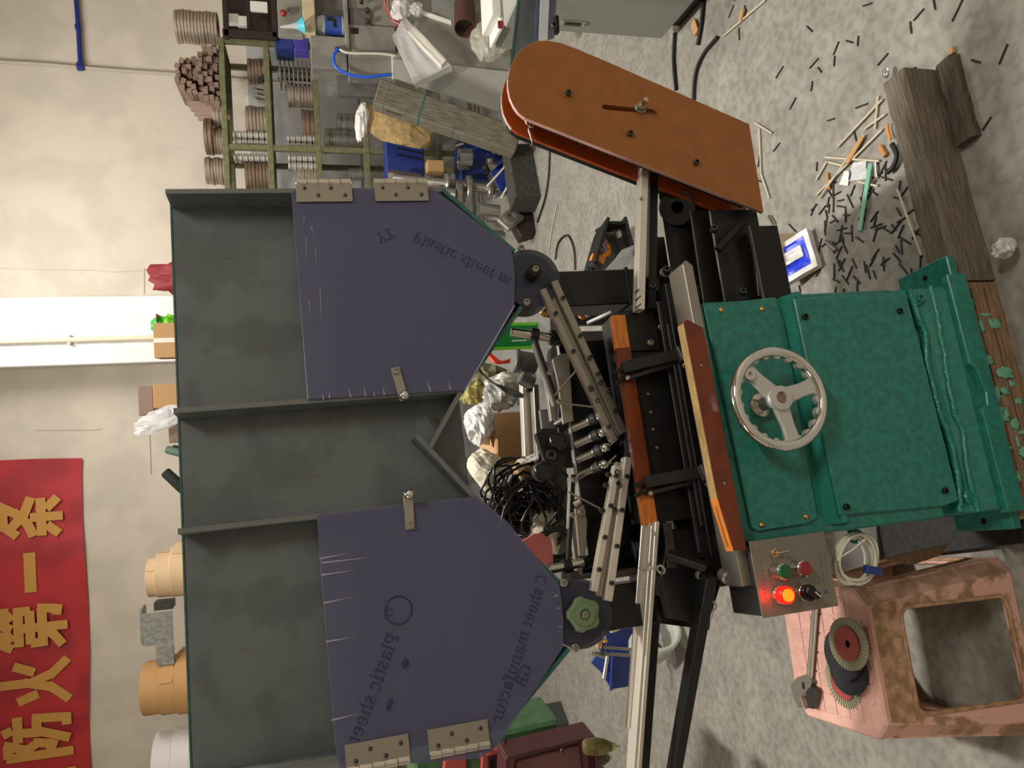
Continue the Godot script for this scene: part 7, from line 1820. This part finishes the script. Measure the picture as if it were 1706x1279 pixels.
func bins() -> void:
	var b := thing("parts_bin", "blue plastic parts bin on the floor left of the guide channel's bracket", "bin", Vector3(-1.196, 0.000, -3.059), Vector3(0, -12, 0))
	var k := 0
	for q in [[Vector3(0, 0.07, 0.06), Vector3(0.16, 0.14, 0.006)], [Vector3(0.08, 0.07, 0), Vector3(0.006, 0.14, 0.12)], [Vector3(-0.08, 0.07, 0), Vector3(0.006, 0.14, 0.12)], [Vector3(0, 0.07, -0.06), Vector3(0.16, 0.14, 0.006)], [Vector3(0, 0.004, 0), Vector3(0.16, 0.006, 0.12)]]:
		obj("bin_wall", box(begin(), q[0], q[1], 0.002), "blue_plastic", b)
	obj("bin_lip", box(begin(), Vector3(0, 0.14, 0.06), Vector3(0.17, 0.012, 0.016), 0.003), "blue_plastic", b)
	var b2 := thing("parts_bin", "blue parts bin tilted behind the nearer blue bin", "bin", Vector3(-1.090, 0.000, -3.047), Vector3(0, -12, 0))
	for q in [[Vector3(0, 0.08, 0.04), Vector3(0.12, 0.16, 0.006)], [Vector3(0.06, 0.08, 0), Vector3(0.006, 0.16, 0.09)], [Vector3(-0.06, 0.08, 0), Vector3(0.006, 0.16, 0.09)]]:
		obj("bin_wall", box(begin(), q[0], q[1], 0.002), "blue_plastic", b2)
	solo("bin_divider", prism(begin(), [Vector2(-1.103, 0.281), Vector2(-1.078, 0.257), Vector2(-1.097, 0.218), Vector2(-1.167, 0.221)], -2.86, -2.85, 0.001), "blue_clear", "loose blue plastic divider leaning left of the bins", "divider")
	var w := thing("clamp_tool", "steel tool with two bars laid across the blue bins", "tool")
	obj("arm", bar(begin(), Vector3(-0.999, 0.288, -2.720), Vector3(-1.025, 0.153, -2.720), 0.008, 0.012, 0.002), "steel", w)
	obj("arm", bar(begin(), Vector3(-1.018, 0.312, -2.720), Vector3(-1.048, 0.155, -2.720), 0.008, 0.012, 0.002), "steel", w)
	obj("arm", bar(begin(), Vector3(-0.996, 0.280, -2.720), Vector3(-1.027, 0.282, -2.720), 0.008, 0.012, 0.002), "dark_steel", w)
	solo("extension_bar", cyl(begin(), Vector3(-1.027, 0.268, -2.700), Vector3(-1.101, 0.293, -2.680), 0.0075, 16, 0.002), "bright_steel", "bright socket extension bar slanting over the blue divider", "tool")
	solo("ratchet", cyl(begin(), Vector3(-1.014, 0.326, -2.720), Vector3(-1.035, 0.273, -2.700), 0.006, 14, 0.002), "brushed", "slim steel ratchet lying across the divider", "tool")
	solo("white_clip", box(begin(), Vector3(-0.949, 0.215, -2.750), Vector3(0.018, 0.04, 0.012), 0.002, Vector3(0, 0, 12)), "cable_white", "white clip on the rim of the rear blue bin", "clip")
	solo("brass_fitting", cyl(begin(), Vector3(-0.981, 0.265, -2.740), Vector3(-0.991, 0.255, -2.740), 0.009, 12, 0.002), "brass", "small brass fitting beside the blue bin", "fitting")
	solo("wood_offcut", box(begin(), Vector3(-1.008, 0.258, -2.815), Vector3(0.051, 0.020, 0.030), 0.002), "wood_chip", "pale wood offcut standing by the end disc", "offcut")
	var h := thing("clear_hose", "coil of clear ribbed hose on the floor behind the dark square bar", "hose", Vector3(-0.967, 0.020, -2.623))
	for k2 in 9:
		obj("turn", ring(begin(), Vector3(-0.010 * k2 + 0.03, 0.07, -0.012 * k2), Vector3(0.75, 0.28, 0.6), 0.072, 0.0085, 36, 10), "hose_clear", h)
	var sd := thing("screwdriver", "black and yellow screwdriver handle poking out below the guide channel", "tool")
	obj("handle", cyl(begin(), Vector3(-1.059, 0.017, -2.872), Vector3(-1.078, 0.017, -2.785), 0.017, 16, 0.006), "black_gloss", sd)
	obj("end_dot", cyl(begin(), Vector3(-1.078, 0.017, -2.790), Vector3(-1.079, 0.017, -2.774), 0.010, 14, 0.002), "lime", sd)

func cable_on_hook() -> void:
	var c := thing("white_cable", "coiled white cable with a blue plug hanging on the green hook", "cable")
	var at := Vector3(-0.321, 0.406, -1.123)
	for k in 5:
		var pts := []
		for i in 41:
			var a := TAU * i / 40.0
			var r := 0.040 + 0.0022 * sin(k * 2.1) + 0.0015 * sin(a * 3.0 + k)
			pts.append(at + Vector3(cos(a) * r + 0.002 * (k % 3) - 0.002, sin(a) * r * 1.05 - 0.002 * k, 0.004 * (k % 3) + 0.006 * sin(a)))
		obj("turn", tube(begin(), pts, 0.0028, 8), "cable_white", c)
	obj("loose_end", tube(begin(), spline([Vector3(-0.291, 0.396, -1.119), Vector3(-0.311, 0.389, -1.115), Vector3(-0.330, 0.392, -1.111)], 6), 0.0024, 8), "cable_white", c)
	obj("cable_tie", tube(begin(), [Vector3(-0.288, 0.385, -1.115), Vector3(-0.303, 0.414, -1.112), Vector3(-0.315, 0.445, -1.109)], 0.0014, 6), "paper", c)
	obj("tie_head", box(begin(), Vector3(-0.315, 0.446, -1.108), Vector3(0.006, 0.006, 0.005), 0.001), "paper", c)
	obj("plug", box(begin(), Vector3(-0.339, 0.383, -1.104), Vector3(0.013, 0.032, 0.012), 0.002, Vector3(0, 0, -12)), "blue_plastic", c)
	solo("grey_conduit", tube(begin(), spline([Vector3(-0.282, 0.405, -1.183), Vector3(-0.321, 0.401, -1.174), Vector3(-0.362, 0.402, -1.166)], 6), 0.006, 8), "paper", "pale flexible conduit beside the control box", "conduit")
	# splintered wood leaning by the stool
	var w := solo("wood_splinter", prism(begin(), [Vector2(-0.303, 0.374), Vector2(-0.293, 0.218), Vector2(-0.313, 0.245), Vector2(-0.322, 0.310)].map(func(q): return q) , -0.004, 0.004, 0.001), "beam_brown", "splintered piece of brown wood between the stool and the green base", "wood")
	w.transform = Transform3D(machine.transform.basis, machine.transform * Vector3(0, 0, 0.03))

# ---------------------------------------------------------------- the old machine at the left edge

func left_machine() -> void:
	var m := thing("old_machine", "old green machine body with maroon trays at the left edge", "machine", Vector3(-1.106, 0.679, -2.200))
	var o := m.position
	var body := obj("green_body", prism(begin(), [Vector2(0.033, 0.366), Vector2(0.052, 0.241), Vector2(0.064, 0.113), Vector2(0.072, -0.018), Vector2(0.075, -0.075), Vector2(0.008, -0.091), Vector2(-0.163, -0.074), Vector2(-0.085, 0.371)], -0.25, -0.05, 0.01), "old_green", m)
	obj("opening", prism(begin(), [Vector2(-0.005, 0.271), Vector2(-0.004, 0.222), Vector2(-0.111, 0.222), Vector2(-0.100, 0.284)], -0.06, -0.045, 0.002), "black_gloss", m)
	obj("salmon_frame", prism(begin(), [Vector2(0.022, 0.171), Vector2(0.028, 0.100), Vector2(-0.116, 0.107), Vector2(-0.103, 0.182)], -0.06, -0.02, 0.003), "salmon", m)
	obj("salmon_frame", prism(begin(), [Vector2(0.019, 0.280), Vector2(0.022, 0.216), Vector2(-0.096, 0.218), Vector2(-0.083, 0.297)], -0.06, -0.03, 0.003), "salmon", m)
	obj("frame_opening", prism(begin(), [Vector2(0.016, 0.154), Vector2(0.021, 0.109), Vector2(-0.104, 0.115), Vector2(-0.096, 0.163)], -0.02, 0.0, 0.002), "black_gloss", m)
	var tray := obj("tray_floor", prism(begin(), [Vector2(0.045, 0.116), Vector2(0.068, -0.145), Vector2(-0.127, -0.160), Vector2(-0.077, 0.126)], 0.03, 0.05, 0.003), "tray_pink", m)
	for q in [[Vector3(-1.032, 0.809, -2.100), Vector3(-1.012, 0.552, -2.100)], [Vector3(-1.012, 0.552, -2.100), Vector3(-1.196, 0.537, -2.100)], [Vector3(-1.032, 0.809, -2.100), Vector3(-1.146, 0.818, -2.100)]]:
		obj("tray_wall", bar(begin(), q[0] - o + Vector3(0, 0, -0.02), q[1] - o + Vector3(0, 0, -0.02), 0.008, 0.10, 0.002, (q[1] - q[0]).cross(Vector3(0, 0, 1))), "tray_maroon", tray)
	obj("pressed_panel", prism(begin(), [Vector2(0.029, 0.087), Vector2(0.045, -0.105), Vector2(-0.110, -0.120), Vector2(-0.071, 0.102)], 0.05, 0.058, 0.004), "tray_pink", tray)
	obj("tray_boss", cyl(begin(), Vector3(-1.062, 0.640, -2.140) - o, Vector3(-1.030, 0.650, -2.060) - o, 0.008, 14, 0.002), "tray_maroon", tray)
	obj("body_bolt", cyl(begin(), Vector3(-1.092, 0.849, -2.280) - o, Vector3(-1.053, 0.863, -2.200) - o, 0.006, 10), "black_gloss", m)
	obj("body_stud", bar(begin(), Vector3(-1.009, 0.795, -2.150) - o, Vector3(-1.042, 0.793, -2.150) - o, 0.006, 0.006, 0.001), "rust_dark", m)
	obj("tray_leg", bar(begin(), Vector3(-1.105, 0.524, -2.150) - o, Vector3(-1.937, 0.000, -3.517) - o, 0.02, 0.02), "rust_dark", m)
	obj("machine_leg", ab(Vector3(-0.42, -o.y, -0.22), Vector3(-0.34, -0.02, -0.14)), "rust_dark", m)
	var t := beam("dark_timber", Vector3(-1.86, 0.0, -4.15), Vector3(-2.35, 0.0, -4.40), 0.15, 0.15, "timber_black", "dark timber standing behind the old green machine")
	for q in [["oil bottle hanging upside down under the maroon tray", Vector3(-1.020, 0.598, -2.045), Vector3(-1.027, 0.511, -2.030), 0.03], ["second oil bottle behind the first one under the tray", Vector3(-1.135, 0.520, -2.200), Vector3(-1.145, 0.464, -2.200), 0.03]]:
		var a: Vector3 = q[1]
		var b: Vector3 = q[2]
		var l := a.distance_to(b)
		var ob := thing("oil_bottle", q[0], "bottle", a)
		obj("flask", lathe(begin(), [Vector2(0, 0), Vector2(0.016, 0.002), Vector2(0.022, 0.012), Vector2(0.0245, l * 0.4), Vector2(0.021, l * 0.7), Vector2(0.012, l * 0.95), Vector2(0.0, l * 0.96)], upto(Vector3.ZERO, b - a), 24, true), "oil", ob)
		obj("cap", cyl(begin(), (b - a) * 0.93, (b - a) * 1.06, 0.011, 16, 0.003), "cap_cream", ob)
		obj("nozzle", cyl(begin(), (b - a) * 1.05, (b - a) * 1.2, 0.004, 12, 0.001), "cap_cream", ob)
